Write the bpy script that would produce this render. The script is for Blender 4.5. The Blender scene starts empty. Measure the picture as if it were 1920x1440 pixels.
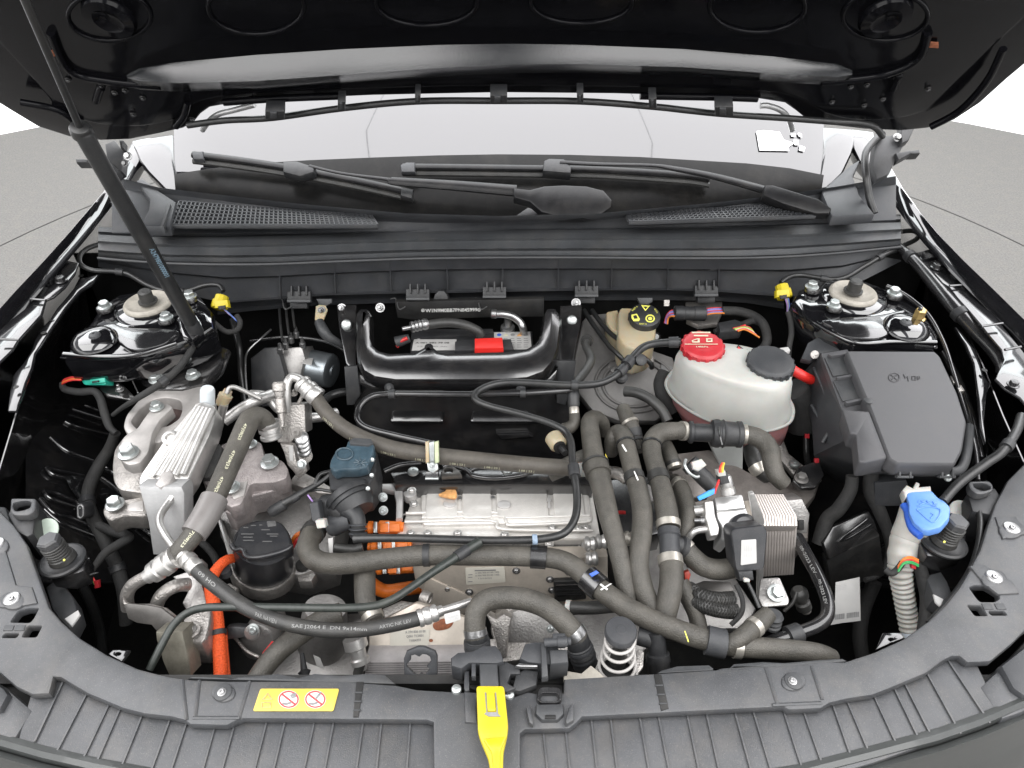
import bpy, bmesh, math, random
from mathutils import Vector as V, Matrix
from mathutils.geometry import delaunay_2d_cdt
R = math.radians
rng = random.Random(7)
sc = bpy.context.scene
col = sc.collection
# ---------------------------------------------------------------- camera, world, lamps
FPX, TH = 1300.0, R(40)
CAM = V((0, 0, 1.6))
FW, UP, RT = V((0, math.cos(TH), -math.sin(TH))), V((0, math.sin(TH), math.cos(TH))), V((1, 0, 0))
cd = bpy.data.cameras.new('camera'); cam = bpy.data.objects.new('camera', cd); col.objects.link(cam)
cam.location = CAM; cam.rotation_euler = (R(90) - TH, 0, 0)
cd.sensor_width = 36; cd.lens = FPX / 1920 * 36; cd.clip_start = 0.02; cd.clip_end = 200
sc.camera = cam
w = bpy.data.worlds.new('World'); sc.world = w; w.use_nodes = True
bg = w.node_tree.nodes['Background']; bg.inputs[0].default_value = (0.93, 0.95, 1, 1); bg.inputs[1].default_value = 0.55
sc.view_settings.view_transform = 'Standard'; sc.view_settings.look = 'None'
sc.view_settings.exposure = 0; sc.view_settings.gamma = 1
def area(name, loc, sx, sy, radiance, color=(1, 1, 1), rot=(0, 0, 0)):
    l = bpy.data.lights.new(name, 'AREA'); l.shape = 'RECTANGLE'; l.size = sx; l.size_y = sy
    l.energy = radiance * math.pi * sx * sy; l.color = color
    o = bpy.data.objects.new(name, l); o.location = loc; o.rotation_euler = rot; col.objects.link(o)
LUM = 5.4
for x, wd in ((-2.66, 3.5), (0, 1.812), (2.66, 3.5)):      # ceiling soft boxes of the studio, in columns with narrow gaps
    area('ceiling_softbox', (x, 2.3, 3.9), wd, 3.2, LUM, (1, 0.985, 1))
    area('ceiling_softbox', (x, 5.2, 3.9), wd, 2.5, LUM * 1.15, (0.95, 0.99, 1))
for x in (-2.56, 2.4):     # front row: two boxes with a dark gap between them
    area('ceiling_softbox', (x, -1.5, 3.9), 4.0, 4.2, LUM, (1, 0.99, 0.98))
# ---------------------------------------------------------------- pixel -> place helpers (measured on the photo)
def D(u, v): return FW + RT * ((u - 960) / FPX) - UP * ((v - 720) / FPX)
def P(u, v, z):
    d = D(u, v); return CAM + d * ((z - CAM.z) / d.z)
def PY(u, v, y):
    d = D(u, v); return CAM + d * ((y - CAM.y) / d.y)
def PLN(u, v, z, sx=0, sy=0):          # a plane through one measured point with slopes dz/dx, dz/dy
    return (P(u, v, z), V((-sx, -sy, 1)).normalized())
def PFACE(u, v, z, tilt=0, yaw=0):      # an upright plane facing the viewer's side, leaning back by tilt
    n = V((math.sin(R(yaw)) * math.cos(R(tilt)), -math.cos(R(yaw)) * math.cos(R(tilt)), math.sin(R(tilt))))
    return (P(u, v, z), n)
def ON(u, v, pl):
    d = D(u, v); return CAM + d * ((pl[0] - CAM).dot(pl[1]) / d.dot(pl[1]))
def S(p): return (p - CAM).dot(FW) / FPX
def W(q): return q if isinstance(q, V) else P(*q)
# ---------------------------------------------------------------- materials
MATS = {}
def mat(name, c, rough=0.5, metal=0.0, coat=0.0, ior=1.5, noise=0.25, nscale=60, bump=0.0, bscale=400, dust=0.0, sss=0.0, wear=None, trans=0.0):
    m = bpy.data.materials.new(name); m.use_nodes = True
    nt = m.node_tree; b = nt.nodes['Principled BSDF']; L = nt.links.new
    b.inputs['Roughness'].default_value = rough; b.inputs['Metallic'].default_value = metal
    b.inputs['IOR'].default_value = ior; b.inputs['Coat Weight'].default_value = coat; b.inputs['Coat Roughness'].default_value = 0.03
    if sss: b.inputs['Subsurface Weight'].default_value = sss; b.inputs['Subsurface Scale'].default_value = 0.01
    if trans: b.inputs['Transmission Weight'].default_value = trans
    tc = nt.nodes.new('ShaderNodeTexCoord')
    n1 = nt.nodes.new('ShaderNodeTexNoise'); n1.inputs['Scale'].default_value = nscale; n1.inputs['Detail'].default_value = 6
    n1.inputs['Roughness'].default_value = 0.7
    L(tc.outputs['Object'], n1.inputs['Vector'])
    rp = nt.nodes.new('ShaderNodeValToRGB'); rp.color_ramp.elements[0].position = 0.3; rp.color_ramp.elements[1].position = 0.72
    k0, k1 = 1 - noise, 1 + noise
    rp.color_ramp.elements[0].color = (c[0] * k0, c[1] * k0, c[2] * k0, 1)
    c2 = wear or tuple(min(1, x * k1) for x in c)
    rp.color_ramp.elements[1].color = (*c2, 1)
    L(n1.outputs['Fac'], rp.inputs['Fac'])
    src = rp.outputs['Color']
    if dust:
        n3 = nt.nodes.new('ShaderNodeTexNoise'); n3.inputs['Scale'].default_value = 900; n3.inputs['Detail'].default_value = 2
        L(tc.outputs['Object'], n3.inputs['Vector'])
        r3 = nt.nodes.new('ShaderNodeMapRange'); r3.inputs['From Min'].default_value = 0.60; r3.inputs['From Max'].default_value = 0.74
        r3.inputs['To Max'].default_value = dust
        L(n3.outputs['Fac'], r3.inputs['Value'])
        mx = nt.nodes.new('ShaderNodeMix'); mx.data_type = 'RGBA'
        L(r3.outputs['Result'], mx.inputs['Factor']); L(src, mx.inputs['A']); mx.inputs['B'].default_value = (0.33, 0.30, 0.26, 1)
        src = mx.outputs['Result']
        n4 = nt.nodes.new('ShaderNodeTexNoise'); n4.inputs['Scale'].default_value = 17; n4.inputs['Detail'].default_value = 7; n4.inputs['Roughness'].default_value = 0.75
        L(tc.outputs['Object'], n4.inputs['Vector'])
        r4 = nt.nodes.new('ShaderNodeMapRange'); r4.inputs['From Min'].default_value = 0.48; r4.inputs['From Max'].default_value = 0.72
        r4.inputs['To Max'].default_value = min(0.5, dust * 1.3)
        L(n4.outputs['Fac'], r4.inputs['Value'])
        m4 = nt.nodes.new('ShaderNodeMix'); m4.data_type = 'RGBA'
        L(r4.outputs['Result'], m4.inputs['Factor']); L(src, m4.inputs['A']); m4.inputs['B'].default_value = (0.15, 0.135, 0.115, 1)
        src = m4.outputs['Result']
    L(src, b.inputs['Base Color'])
    rr = nt.nodes.new('ShaderNodeMapRange'); rr.inputs['To Min'].default_value = max(0.02, rough * 0.8); rr.inputs['To Max'].default_value = min(1, rough * 1.25)
    L(n1.outputs['Fac'], rr.inputs['Value']); L(rr.outputs['Result'], b.inputs['Roughness'])
    if bump:
        n2 = nt.nodes.new('ShaderNodeTexNoise'); n2.inputs['Scale'].default_value = bscale; n2.inputs['Detail'].default_value = 3
        L(tc.outputs['Object'], n2.inputs['Vector'])
        bp = nt.nodes.new('ShaderNodeBump'); bp.inputs['Strength'].default_value = bump; bp.inputs['Distance'].default_value = 0.002
        L(n2.outputs['Fac'], bp.inputs['Height']); L(bp.outputs['Normal'], b.inputs['Normal'])
    MATS[name] = m
    return m
mat('wiper_black', (0.010, 0.010, 0.011), 0.38, ior=1.35, noise=0.3, dust=0.06)
mat('black_plastic', (0.022, 0.023, 0.025), 0.45, noise=0.3, bump=0.15, bscale=1500, dust=0.10)
mat('grey_plastic', (0.042, 0.044, 0.047), 0.48, noise=0.22, nscale=25, bump=0.12, bscale=1600, dust=0.10)
mat('panel_plastic', (0.056, 0.058, 0.062), 0.36, noise=0.3, nscale=11, bump=0.22, bscale=1300, dust=0.2)
mat('cowl_plastic', (0.034, 0.036, 0.040), 0.5, noise=0.25, nscale=18, bump=0.15, bscale=1500, dust=0.10)
mat('bonnet_black', (0.004, 0.004, 0.005), 0.12, ior=1.22, noise=0.3, bump=0.02, bscale=60)
mat('gloss_black', (0.006, 0.006, 0.007), 0.07, coat=1.0, ior=1.75, noise=0.3, bump=0.03, bscale=60)
mat('inner_black', (0.011, 0.011, 0.012), 0.16, coat=0.6, ior=1.8, noise=0.4, bump=0.5, bscale=30, dust=0.10)
mat('flange_black', (0.012, 0.012, 0.013), 0.14, coat=0.5, ior=1.75, noise=0.3)
mat('pit_black', (0.008, 0.008, 0.008), 0.6, noise=0.5, bump=0.2, bscale=80, dust=0.08)
mat('satin_black', (0.012, 0.012, 0.013), 0.24, ior=1.9, noise=0.4, nscale=40, bump=0.04, bscale=300, dust=0.08)
mat('rubber', (0.060, 0.056, 0.048), 0.5, noise=0.38, nscale=45, bump=0.5, bscale=650, dust=0.18)
mat('rubber_dark', (0.030, 0.030, 0.029), 0.42, noise=0.3, nscale=50, bump=0.2, bscale=900, dust=0.10)
mat('tube_black', (0.018, 0.0185, 0.019), 0.32, noise=0.3, bump=0.1, bscale=600, dust=0.06)
mat('tape', (0.022, 0.022, 0.022), 0.75, noise=0.4, nscale=120, bump=0.5, bscale=500, dust=0.06)
mat('cast_alu', (0.40, 0.38, 0.36), 0.36, metal=0.75, noise=0.32, nscale=45, bump=0.7, bscale=420, dust=0.2)
mat('bright_alu', (0.52, 0.51, 0.495), 0.32, metal=0.75, noise=0.2, nscale=30, bump=0.12, bscale=600)
mat('grey_alu', (0.34, 0.33, 0.32), 0.38, metal=0.7, noise=0.25, nscale=30, bump=0.3, bscale=400, dust=0.10)
mat('beige_steel', (0.50, 0.45, 0.39), 0.4, metal=0.4, noise=0.25, nscale=12, bump=0.08, bscale=300, dust=0.10)
mat('pink_alu', (0.36, 0.325, 0.32), 0.42, metal=0.55, noise=0.3, nscale=45, bump=0.7, bscale=500, dust=0.16)
mat('zinc', (0.46, 0.485, 0.48), 0.33, metal=0.75, noise=0.15, nscale=200)
mat('steel', (0.36, 0.36, 0.36), 0.30, metal=0.9, noise=0.25, nscale=90, bump=0.1)
mat('motor_steel', (0.30, 0.33, 0.35), 0.34, metal=0.85, noise=0.15, nscale=60)
mat('clamp_steel', (0.46, 0.435, 0.39), 0.36, metal=0.7, noise=0.18, nscale=120)
mat('brass', (0.62, 0.44, 0.18), 0.35, metal=0.9, noise=0.2)
mat('white_plastic', (0.42, 0.42, 0.395), 0.36, noise=0.08, nscale=14, sss=0.25, dust=0.05)
mat('pink_plastic', (0.36, 0.17, 0.17), 0.4, noise=0.08, nscale=20, sss=0.3)
mat('aged_plastic', (0.44, 0.40, 0.30), 0.42, noise=0.12, nscale=25, sss=0.3, wear=(0.42, 0.33, 0.19))
mat('filler_plastic', (0.42, 0.41, 0.38), 0.42, noise=0.12, nscale=30, sss=0.2, dust=0.05)
mat('cream_paint', (0.36, 0.335, 0.29), 0.5, noise=0.2, nscale=90, dust=0.3)
mat('red_plastic', (0.40, 0.02, 0.028), 0.38, noise=0.15, dust=0.03)
mat('blue_plastic', (0.12, 0.26, 0.60), 0.4, noise=0.1, dust=0.05)
mat('deep_blue', (0.03, 0.10, 0.45), 0.4, noise=0.1)
mat('teal_black', (0.035, 0.062, 0.082), 0.34, noise=0.35, nscale=60, bump=0.1, dust=0.12)
mat('yellow_plastic', (0.54, 0.43, 0.012), 0.4, noise=0.05)
mat('green_plastic', (0.02, 0.33, 0.24), 0.4, noise=0.12)
mat('orange_plastic', (0.72, 0.17, 0.02), 0.42, noise=0.15, dust=0.05)
mat('orange_braid', (0.72, 0.09, 0.015), 0.6, noise=0.3, nscale=400, bump=0.8, bscale=700)
mat('paper', (0.42, 0.415, 0.405), 0.6, noise=0.06, nscale=40)
mat('label_yellow', (0.55, 0.42, 0.07), 0.45, noise=0.06)
mat('print_black', (0.02, 0.02, 0.02), 0.6)
mat('print_grey', (0.2, 0.2, 0.2), 0.6)
mat('print_white', (0.62, 0.62, 0.60), 0.6); mat('hose_print', (0.22, 0.22, 0.215), 0.6); mat('fire_black', (0.006, 0.006, 0.006), 0.5, ior=1.3)
mat('print_yellow', (0.72, 0.70, 0.12), 0.6)
mat('print_pale', (0.50, 0.49, 0.36), 0.6)
mat('print_blue', (0.16, 0.24, 0.30), 0.6)
mat('print_red', (0.6, 0.05, 0.05), 0.6)
mat('wire_red', (0.55, 0.03, 0.03), 0.4); mat('wire_blue', (0.12, 0.2, 0.55), 0.4); mat('wire_violet', (0.35, 0.22, 0.5), 0.4)
mat('wire_orange', (0.65, 0.2, 0.03), 0.4); mat('wire_green', (0.03, 0.3, 0.08), 0.4); mat('wire_yellow', (0.6, 0.5, 0.05), 0.4)
mat('sealant', (0.62, 0.32, 0.12), 0.5, noise=0.4, nscale=150)
mat('rust', (0.22, 0.07, 0.03), 0.7, noise=0.5, nscale=200)
mat('carpet', (0.100, 0.097, 0.092), 0.9, noise=0.38, nscale=110, bump=0.6, bscale=220, dust=0.25)
mat('seam', (0.05, 0.05, 0.05), 0.9)
mat('studio_white', (0.82, 0.82, 0.82), 0.8, noise=0.01)
mat('screen_glass', (0.012, 0.012, 0.014), 0.03, ior=1.98, noise=0.1)
mat('frit_reflection', (0.006, 0.006, 0.006), 0.3, ior=1.2, noise=0.2, dust=0.05)
mat('sticker_white', (0.85, 0.85, 0.85), 0.5, noise=0.03)
# ---------------------------------------------------------------- object plumbing
def wl(o): return V(o['_w']) if o is not None else V((0, 0, 0))
def link(o, wloc, parent):
    col.objects.link(o); o['_w'] = tuple(wloc)
    if parent is not None: o.parent = parent; o.location = wloc - wl(parent)
    else: o.location = wloc
    return o
def thing(name, label, cat, at, group=None):
    o = bpy.data.objects.new(name, None); o.empty_display_size = 0.03
    link(o, W(at), None); return tag(o, label, cat, group)
def tag(o, label, cat, group=None):
    o['label'] = label; o['category'] = cat
    if group: o['group'] = group
    return o
def finish(me, name, m, parent, ang=38, bevel=0, kind=None, seg=2, label=None):
    n = len(me.vertices); c = V((0, 0, 0))
    for v in me.vertices: c += v.co
    c /= max(1, n)
    me.transform(Matrix.Translation(-c))
    me.materials.append(MATS[m])
    for p in me.polygons: p.use_smooth = True
    me.set_sharp_from_angle(angle=R(ang))
    o = bpy.data.objects.new(name, me)
    link(o, c, parent)
    if bevel:
        b = o.modifiers.new('edge', 'BEVEL'); b.width = bevel; b.segments = seg; b.limit_method = 'ANGLE'; b.angle_limit = R(35); b.harden_normals = False
    if kind: o['kind'] = kind
    if label: o['label'] = label
    return o
class M:
    def __init__(s): s.v = []; s.f = []
    def add(s, vs, fs):
        k = len(s.v); s.v += [tuple(x) for x in vs]; s.f += [tuple(i + k for i in f) for f in fs]; return s
    def build(s, name, m, parent=None, **kw):
        me = bpy.data.meshes.new(name); me.from_pydata(s.v, [], s.f); me.update()
        bm = bmesh.new(); bm.from_mesh(me); bmesh.ops.recalc_face_normals(bm, faces=bm.faces); bm.to_mesh(me); bm.free()
        return finish(me, name, m, parent, **kw)
    def sweep(s, pts, rad, n=12, caps=True, flat=1.0, upv=None):
        N = len(pts); ts = []
        for i in range(N): ts.append((pts[min(i + 1, N - 1)] - pts[max(i - 1, 0)]).normalized())
        a = upv or (V((0, 0, 1)) if abs(ts[0].z) < 0.9 else V((0, 1, 0)))
        nrm = (a - ts[0] * a.dot(ts[0])).normalized(); vs = []
        for i in range(N):
            nrm = (nrm - ts[i] * nrm.dot(ts[i])).normalized(); bi = ts[i].cross(nrm)
            for k in range(n):
                t = 2 * math.pi * k / n
                vs.append(pts[i] + nrm * (math.cos(t) * rad[i] * flat) + bi * (math.sin(t) * rad[i]))
        fs = [(i * n + k, i * n + (k + 1) % n, (i + 1) * n + (k + 1) % n, (i + 1) * n + k) for i in range(N - 1) for k in range(n)]
        if caps: fs += [tuple(range(n))[::-1], tuple((N - 1) * n + k for k in range(n))]
        return s.add(vs, fs)
    def lathe(s, p, ax, prof, n=24):       # prof: (height, radius) in metres
        pts = [p + ax * h for h, r in prof]
        x = ax.orthogonal().normalized(); y = ax.cross(x); vs = []
        for (h, r), c in zip(prof, pts):
            for k in range(n):
                t = 2 * math.pi * k / n; vs.append(c + x * (math.cos(t) * r) + y * (math.sin(t) * r))
        N = len(prof)
        fs = [(i * n + k, i * n + (k + 1) % n, (i + 1) * n + (k + 1) % n, (i + 1) * n + k) for i in range(N - 1) for k in range(n)]
        fs += [tuple(range(n))[::-1], tuple((N - 1) * n + k for k in range(n))]
        return s.add(vs, fs)
    def box(s, c, ex, ey, ez):             # centre and three half-axis vectors
        vs = [c + ex * i + ey * j + ez * k for i in (-1, 1) for j in (-1, 1) for k in (-1, 1)]
        return s.add(vs, [(0, 1, 3, 2), (4, 6, 7, 5), (0, 4, 5, 1), (2, 3, 7, 6), (0, 2, 6, 4), (1, 5, 7, 3)])
    def loft(s, rings, caps=True):
        n = len(rings[0]); vs = [q for r in rings for q in r]
        fs = [(i * n + k, i * n + (k + 1) % n, (i + 1) * n + (k + 1) % n, (i + 1) * n + k) for i in range(len(rings) - 1) for k in range(n)]
        if caps: fs += [tuple(range(n))[::-1], tuple((len(rings) - 1) * n + k for k in range(n))]
        return s.add(vs, fs)
    def grid(s, rows, th=0.004, dirn=V((0, 0, -1))):
        a, b = len(rows), len(rows[0])
        vs = [q for r in rows for q in r] + [q + dirn * th for r in rows for q in r]; o = a * b; fs = []
        for i in range(a - 1):
            for j in range(b - 1):
                q = (i * b + j, i * b + j + 1, (i + 1) * b + j + 1, (i + 1) * b + j)
                fs.append(q); fs.append(tuple(x + o for x in q[::-1]))
        for j in range(b - 1):
            fs.append((j, j + o, j + 1 + o, j + 1)); k = (a - 1) * b + j; fs.append((k + 1, k + 1 + o, k + o, k))
        for i in range(a - 1):
            fs.append(((i + 1) * b, (i + 1) * b + o, i * b + o, i * b)); k = i * b + b - 1; fs.append((k, k + o, k + b + o, k + b))
        return s.add(vs, fs)
def cr(pts, sub=6, closed=False):          # Catmull-Rom through tuples or vectors
    pts = [tuple(p) for p in pts]; n = len(pts); out = []; dim = len(pts[0])
    rngi = n if closed else n - 1
    for i in range(rngi):
        g = (lambda k: pts[k % n]) if closed else (lambda k: pts[max(0, min(n - 1, k))])
        a, b, c, d = g(i - 1), g(i), g(i + 1), g(i + 2)
        for j in range(sub):
            t = j / sub
            out.append(tuple(0.5 * (2 * b[k] + (c[k] - a[k]) * t + (2 * a[k] - 5 * b[k] + 4 * c[k] - d[k]) * t * t + (3 * b[k] - a[k] - 3 * c[k] + d[k]) * t ** 3) for k in range(dim)))
    if not closed: out.append(pts[-1])
    return out
def rnd(poly, r, n=4):                     # round the corners of a pixel polygon
    out = []; N = len(poly)
    for i in range(N):
        p = V(poly[i][:2]); a = V(poly[i - 1][:2]); b = V(poly[(i + 1) % N][:2])
        da, db = (a - p), (b - p); k = min(r, da.length * 0.45, db.length * 0.45)
        A, B = p + da.normalized() * k, p + db.normalized() * k
        for j in range(n + 1):
            t = j / n; q = A * (1 - t) ** 2 + p * 2 * t * (1 - t) + B * t * t; out.append((q.x, q.y))
    return out
def plate(name, m, poly, pl, th, parent=None, bevel=0.0015, holes=(), r=0, sm=False, up=0.0, **kw):
    """A solid plate: pixel outline laid on plane pl, thickness th behind it, rounded edges, real holes."""
    if r: poly = rnd(poly, r)
    if sm: poly = cr(poly, 5, True)
    p0, n = pl; p0 = p0 + n * up; pl = (p0, n)
    e1 = (RT - n * RT.dot(n)).normalized(); e2 = n.cross(e1)
    def loc2(q):
        d = ON(q[0], q[1], pl) - p0; return (d.dot(e1), d.dot(e2))
    b = min(bevel, th * 0.45); k = b * 0.3
    vs, fs, fills = [], [], ([], [])
    for i, pg in enumerate([poly] + list(holes)):
        xy = []
        for q in pg:
            x = V(loc2(q))
            if not xy or (x - xy[-1]).length > 1e-5: xy.append(x)
        if (xy[0] - xy[-1]).length < 1e-5: xy.pop()
        N = len(xy); ar = sum(xy[j - 1].x * xy[j].y - xy[j].x * xy[j - 1].y for j in range(N))
        if (ar < 0) == (i == 0): xy.reverse()
        off = []
        for j in range(N):          # inward mitre of each corner
            d0 = (xy[j] - xy[j - 1]).normalized(); d1 = (xy[(j + 1) % N] - xy[j]).normalized()
            n0, n1 = V((-d0.y, d0.x)), V((-d1.y, d1.x)); mi = n0 + n1
            mi = mi / max(0.35, mi.dot(n0)) if mi.length > 1e-6 else n0
            lim = min((xy[j] - xy[j - 1]).length, (xy[(j + 1) % N] - xy[j]).length) * .8 + b * .15
            off.append(mi * min(1, lim / max(b, 1e-9)))
        base = len(vs); h = th / 2
        for o_, z in ((b, h), (k, h - k), (0, h - b), (0, b - h), (k, k - h), (b, -h)):
            vs += [(p.x + q.x * o_, p.y + q.y * o_, z) for p, q in zip(xy, off)]
        for r_ in range(5):
            for j in range(N):
                A = base + r_ * N; j2 = (j + 1) % N; fs.append((A + j, A + N + j, A + N + j2, A + j2))
        fills[0].append([base + j for j in range(N)]); fills[1].append([base + 5 * N + j for j in range(N)])
    for side in (0, 1):
        ids = [x for lp in fills[side] for x in lp]; at = {x: i for i, x in enumerate(ids)}
        ed = [(at[lp[j - 1]], at[lp[j]]) for lp in fills[side] for j in range(len(lp))]
        cv, ce, cf, ov, oe, of = delaunay_2d_cdt([V(vs[x][:2]) for x in ids], ed, [], 0, 1e-7)
        loops = [[vs[x] for x in lp] for lp in fills[side]]
        def within(x, y):
            c = False
            for lp in loops:
                for j in range(len(lp)):
                    p, q = lp[j - 1], lp[j]
                    if (p[1] > y) != (q[1] > y) and x < (q[0] - p[0]) * (y - p[1]) / (q[1] - p[1]) + p[0]: c = not c
            return c
        z = vs[ids[0]][2]; new = len(vs); mp = []
        for i, c in enumerate(cv):
            if ov[i]: mp.append(ids[ov[i][0]])
            else: mp.append(len(vs)); vs.append((c.x, c.y, z))
        for f in cf:
            if not within(sum(cv[x].x for x in f) / len(f), sum(cv[x].y for x in f) / len(f)): continue
            f = [mp[x] for x in f]
            if len(set(f)) > 2: fs.append(tuple(f if side == 0 else f[::-1]))
    me = bpy.data.meshes.new(name); me.from_pydata(vs, [], fs); me.update()
    bm = bmesh.new(); bm.from_mesh(me); bmesh.ops.remove_doubles(bm, verts=bm.verts, dist=1e-6); bmesh.ops.recalc_face_normals(bm, faces=bm.faces); bm.to_mesh(me); bm.free()
    mx = Matrix((e1, e2, n)).transposed().to_4x4(); mx.translation = p0 - n * (th / 2)
    me.transform(mx); me.name = name; me.materials.clear()
    return finish(me, name, m, parent, **kw)
def box4(poly, pl, th, name, m, parent=None, **kw): return plate(name, m, poly, pl, th, parent, **kw)
def rect(u0, v0, u1, v1): return [(u0, v0), (u1, v0), (u1, v1), (u0, v1)]
def circ(u, v, a, b=None, n=20, rot=0):
    b = b or a; c, s = math.cos(R(rot)), math.sin(R(rot)); o = []
    for k in range(n):
        t = 2 * math.pi * k / n; x, y = a * math.cos(t), b * math.sin(t); o.append((u + x * c - y * s, v + x * s + y * c))
    return o
class Path:
    def __init__(s, px, d, sub=6):
        pts = [W(q) for q in px]
        ds = list(d) if isinstance(d, (list, tuple)) else [d] * len(pts)
        q = cr([(*p, dd * S(p) / 2) for p, dd in zip(pts, ds)], sub)
        s.p = [V(x[:3]) for x in q]; s.r = [x[3] for x in q]
        L = [0]
        for a, b in zip(s.p, s.p[1:]): L.append(L[-1] + (b - a).length)
        s.L = L; s.len = L[-1]
    def at(s, t):
        x = t * s.len
        for i in range(len(s.L) - 1):
            if s.L[i + 1] >= x:
                k = (x - s.L[i]) / max(1e-9, s.L[i + 1] - s.L[i]); return s.p[i].lerp(s.p[i + 1], k), s.r[i] * (1 - k) + s.r[i + 1] * k
        return s.p[-1], s.r[-1]
    def near(s, u, v):                      # parameter of the point seen closest to a pixel
        d = D(u, v).normalized(); best = min(range(len(s.p)), key=lambda i: ((s.p[i] - CAM).cross(d)).length / (s.p[i] - CAM).length)
        return s.L[best] / s.len
    def tube(s, name, m, parent=None, n=14, **kw): return M().sweep(s.p, s.r, n).build(name, m, parent, ang=60, **kw)
    def band(s, t, length, extra, name, m, parent=None, lip=False, n=16, **kw):
        h = length / s.len / 2; K = 6; pts = []; rs = []
        for i in range(K + 1):
            p, r = s.at(max(0, min(1, t - h + 2 * h * i / K))); pts.append(p); rs.append(r + extra)
        if lip:
            pts = [pts[0] * 1, *pts, pts[-1] * 1]; rs = [rs[0] - extra * 0.9, *rs, rs[-1] - extra * 0.9]
            pts[0] = pts[0] + (pts[1] - pts[2]) * 0.05; pts[-1] = pts[-1] + (pts[-2] - pts[-3]) * 0.05
        return M().sweep(pts, rs, n).build(name, m, parent, **kw)
def hose(name, label, cat, px, d, m='rubber', group=None, bands=(), sub=6, part='pipe'):
    """A hose as a thing; bands = (u, v, length_px, extra_px, name, material)."""
    pa = Path(px, d, sub)
    if not bands:
        o = pa.tube(name, m); tag(o, label, cat, group)
        return o, pa
    t = thing(name, label, cat, pa.p[len(pa.p) // 2], group)
    pa.tube(part, m, t)
    for (u, v, ln, ex, nm, mm) in bands:
        k = pa.near(u, v); p, r = pa.at(k); s = S(p); pa.band(k, ln * s, ex * s, nm, mm, t, lip=True)
    return t, pa
def hosep(px, d, name, m, parent, sub=6): pa = Path(px, d, sub); pa.tube(name, m, parent); return pa
def rod(a, b, prof, name, m, parent=None, n=24, **kw):   # turned piece along a->b: (t, r_px)
    a, b = W(a), W(b); ax = (b - a); L = ax.length; ax.normalize(); s = (S(a) + S(b)) / 2
    return M().lathe(a, ax, [(t * L, r * s) for t, r in prof], n).build(name, m, parent, ang=35, **kw)
def turn(u, v, z, prof, name, m, parent=None, ax=(0, 0, 1), n=28, **kw):  # turned piece standing at a point: (h_px, r_px)
    p = P(u, v, z); s = S(p)
    return M().lathe(p, V(ax).normalized(), [(h * s, r * s) for h, r in prof], n).build(name, m, parent, ang=35, **kw)
TEXTS = {}
def text(s, a, b, h, pl, m, parent=None, name='lettering', up=0.0006):
    """Raised thin print: baseline from pixel a to pixel b on plane pl, letter height h px."""
    n = pl[1]; A, B = ON(*a, pl) + n * up, ON(*b, pl) + n * up
    if s not in TEXTS:
        cu = bpy.data.curves.new('t', 'FONT'); cu.body = s; cu.size = 1; cu.resolution_u = 2; cu.offset = 0.014
        o = bpy.data.objects.new('t', cu); TEXTS[s] = bpy.data.meshes.new_from_object(o); bpy.data.objects.remove(o); bpy.data.curves.remove(cu)
    me = TEXTS[s].copy()
    xs = [v.co.x for v in me.vertices]; wid = max(xs) - min(xs); x0 = min(xs)
    e1 = (B - A); L = e1.length; e1.normalize(); e2 = n.cross(e1); k = L / wid; hh = h * S(A) / 0.72
    for v in me.vertices:
        x, y = v.co.x, v.co.y; v.co = A + e1 * ((x - x0) * k) + e2 * (y * hh)
    me.name = name; me.materials.clear()
    return finish(me, name, m, parent)
BOLTS = {}
def bolt(q, d, m='zinc', parent=None, kind='hex', ax=None, name='bolt'):
    """A screw head of d px across its washer standing on point q (pixel+height or place)."""
    key = (kind, m)
    if key not in BOLTS:
        b = M()
        if kind == 'hex':
            b.lathe(V((0, 0, 0)), V((0, 0, 1)), [(0, .5), (.07, .5), (.1, .44)], 20)
            b.lathe(V((0, 0, .09)), V((0, 0, 1)), [(0, .36), (.3, .36), (.36, .31)], 6)
            b.lathe(V((0, 0, .449)), V((0, 0, 1)), [(0, .16), (.02, .15)], 12)
        elif kind == 'torx':
            b.lathe(V((0, 0, 0)), V((0, 0, 1)), [(0, .5), (.06, .5), (.08, .34), (.28, .32), (.34, .24), (.34, .13), (.22, .11)], 20)
        elif kind == 'nut':
            b.lathe(V((0, 0, 0)), V((0, 0, 1)), [(0, .5), (.08, .48)], 20)
            b.lathe(V((0, 0, .08)), V((0, 0, 1)), [(0, .36), (.26, .36), (.3, .3)], 6)
            b.lathe(V((0, 0, .38)), V((0, 0, 1)), [(0, .18), (.4, .18), (.44, .14)], 12)
        else:
            b.lathe(V((0, 0, 0)), V((0, 0, 1)), [(0, .5), (.05, .5), (.22, .42), (.3, .25), (.3, .12), (.2, .1)], 20)
        o = b.build(name, m, None, ang=30); BOLTS[key] = (o.data, o['_w'][2])
        bpy.data.objects.remove(o)
    me, hz = BOLTS[key]; axv = V(ax).normalized() if ax is not None else V((0, 0, 1))
    p = W(q); k = d * S(p); p = p + axv * (hz * k); o = bpy.data.objects.new(name, me); link(o, p, parent)
    rot = V((0, 0, 1)).rotation_difference(axv) @ Matrix.Rotation(rng.random() * 3, 3, 'Z').to_quaternion()
    o.rotation_mode = 'QUATERNION'; o.rotation_quaternion = rot
    o.scale = (k, k, k)
    return o
NRM = V((0, -0.77, 0.64))   # leaning towards the viewer
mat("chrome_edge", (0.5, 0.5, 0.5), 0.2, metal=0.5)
mat("satin_bead", (0.012, 0.013, 0.014), 0.11, coat=0.0, ior=1.62, noise=0.3, nscale=30, bump=0.10, bscale=600)
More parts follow.
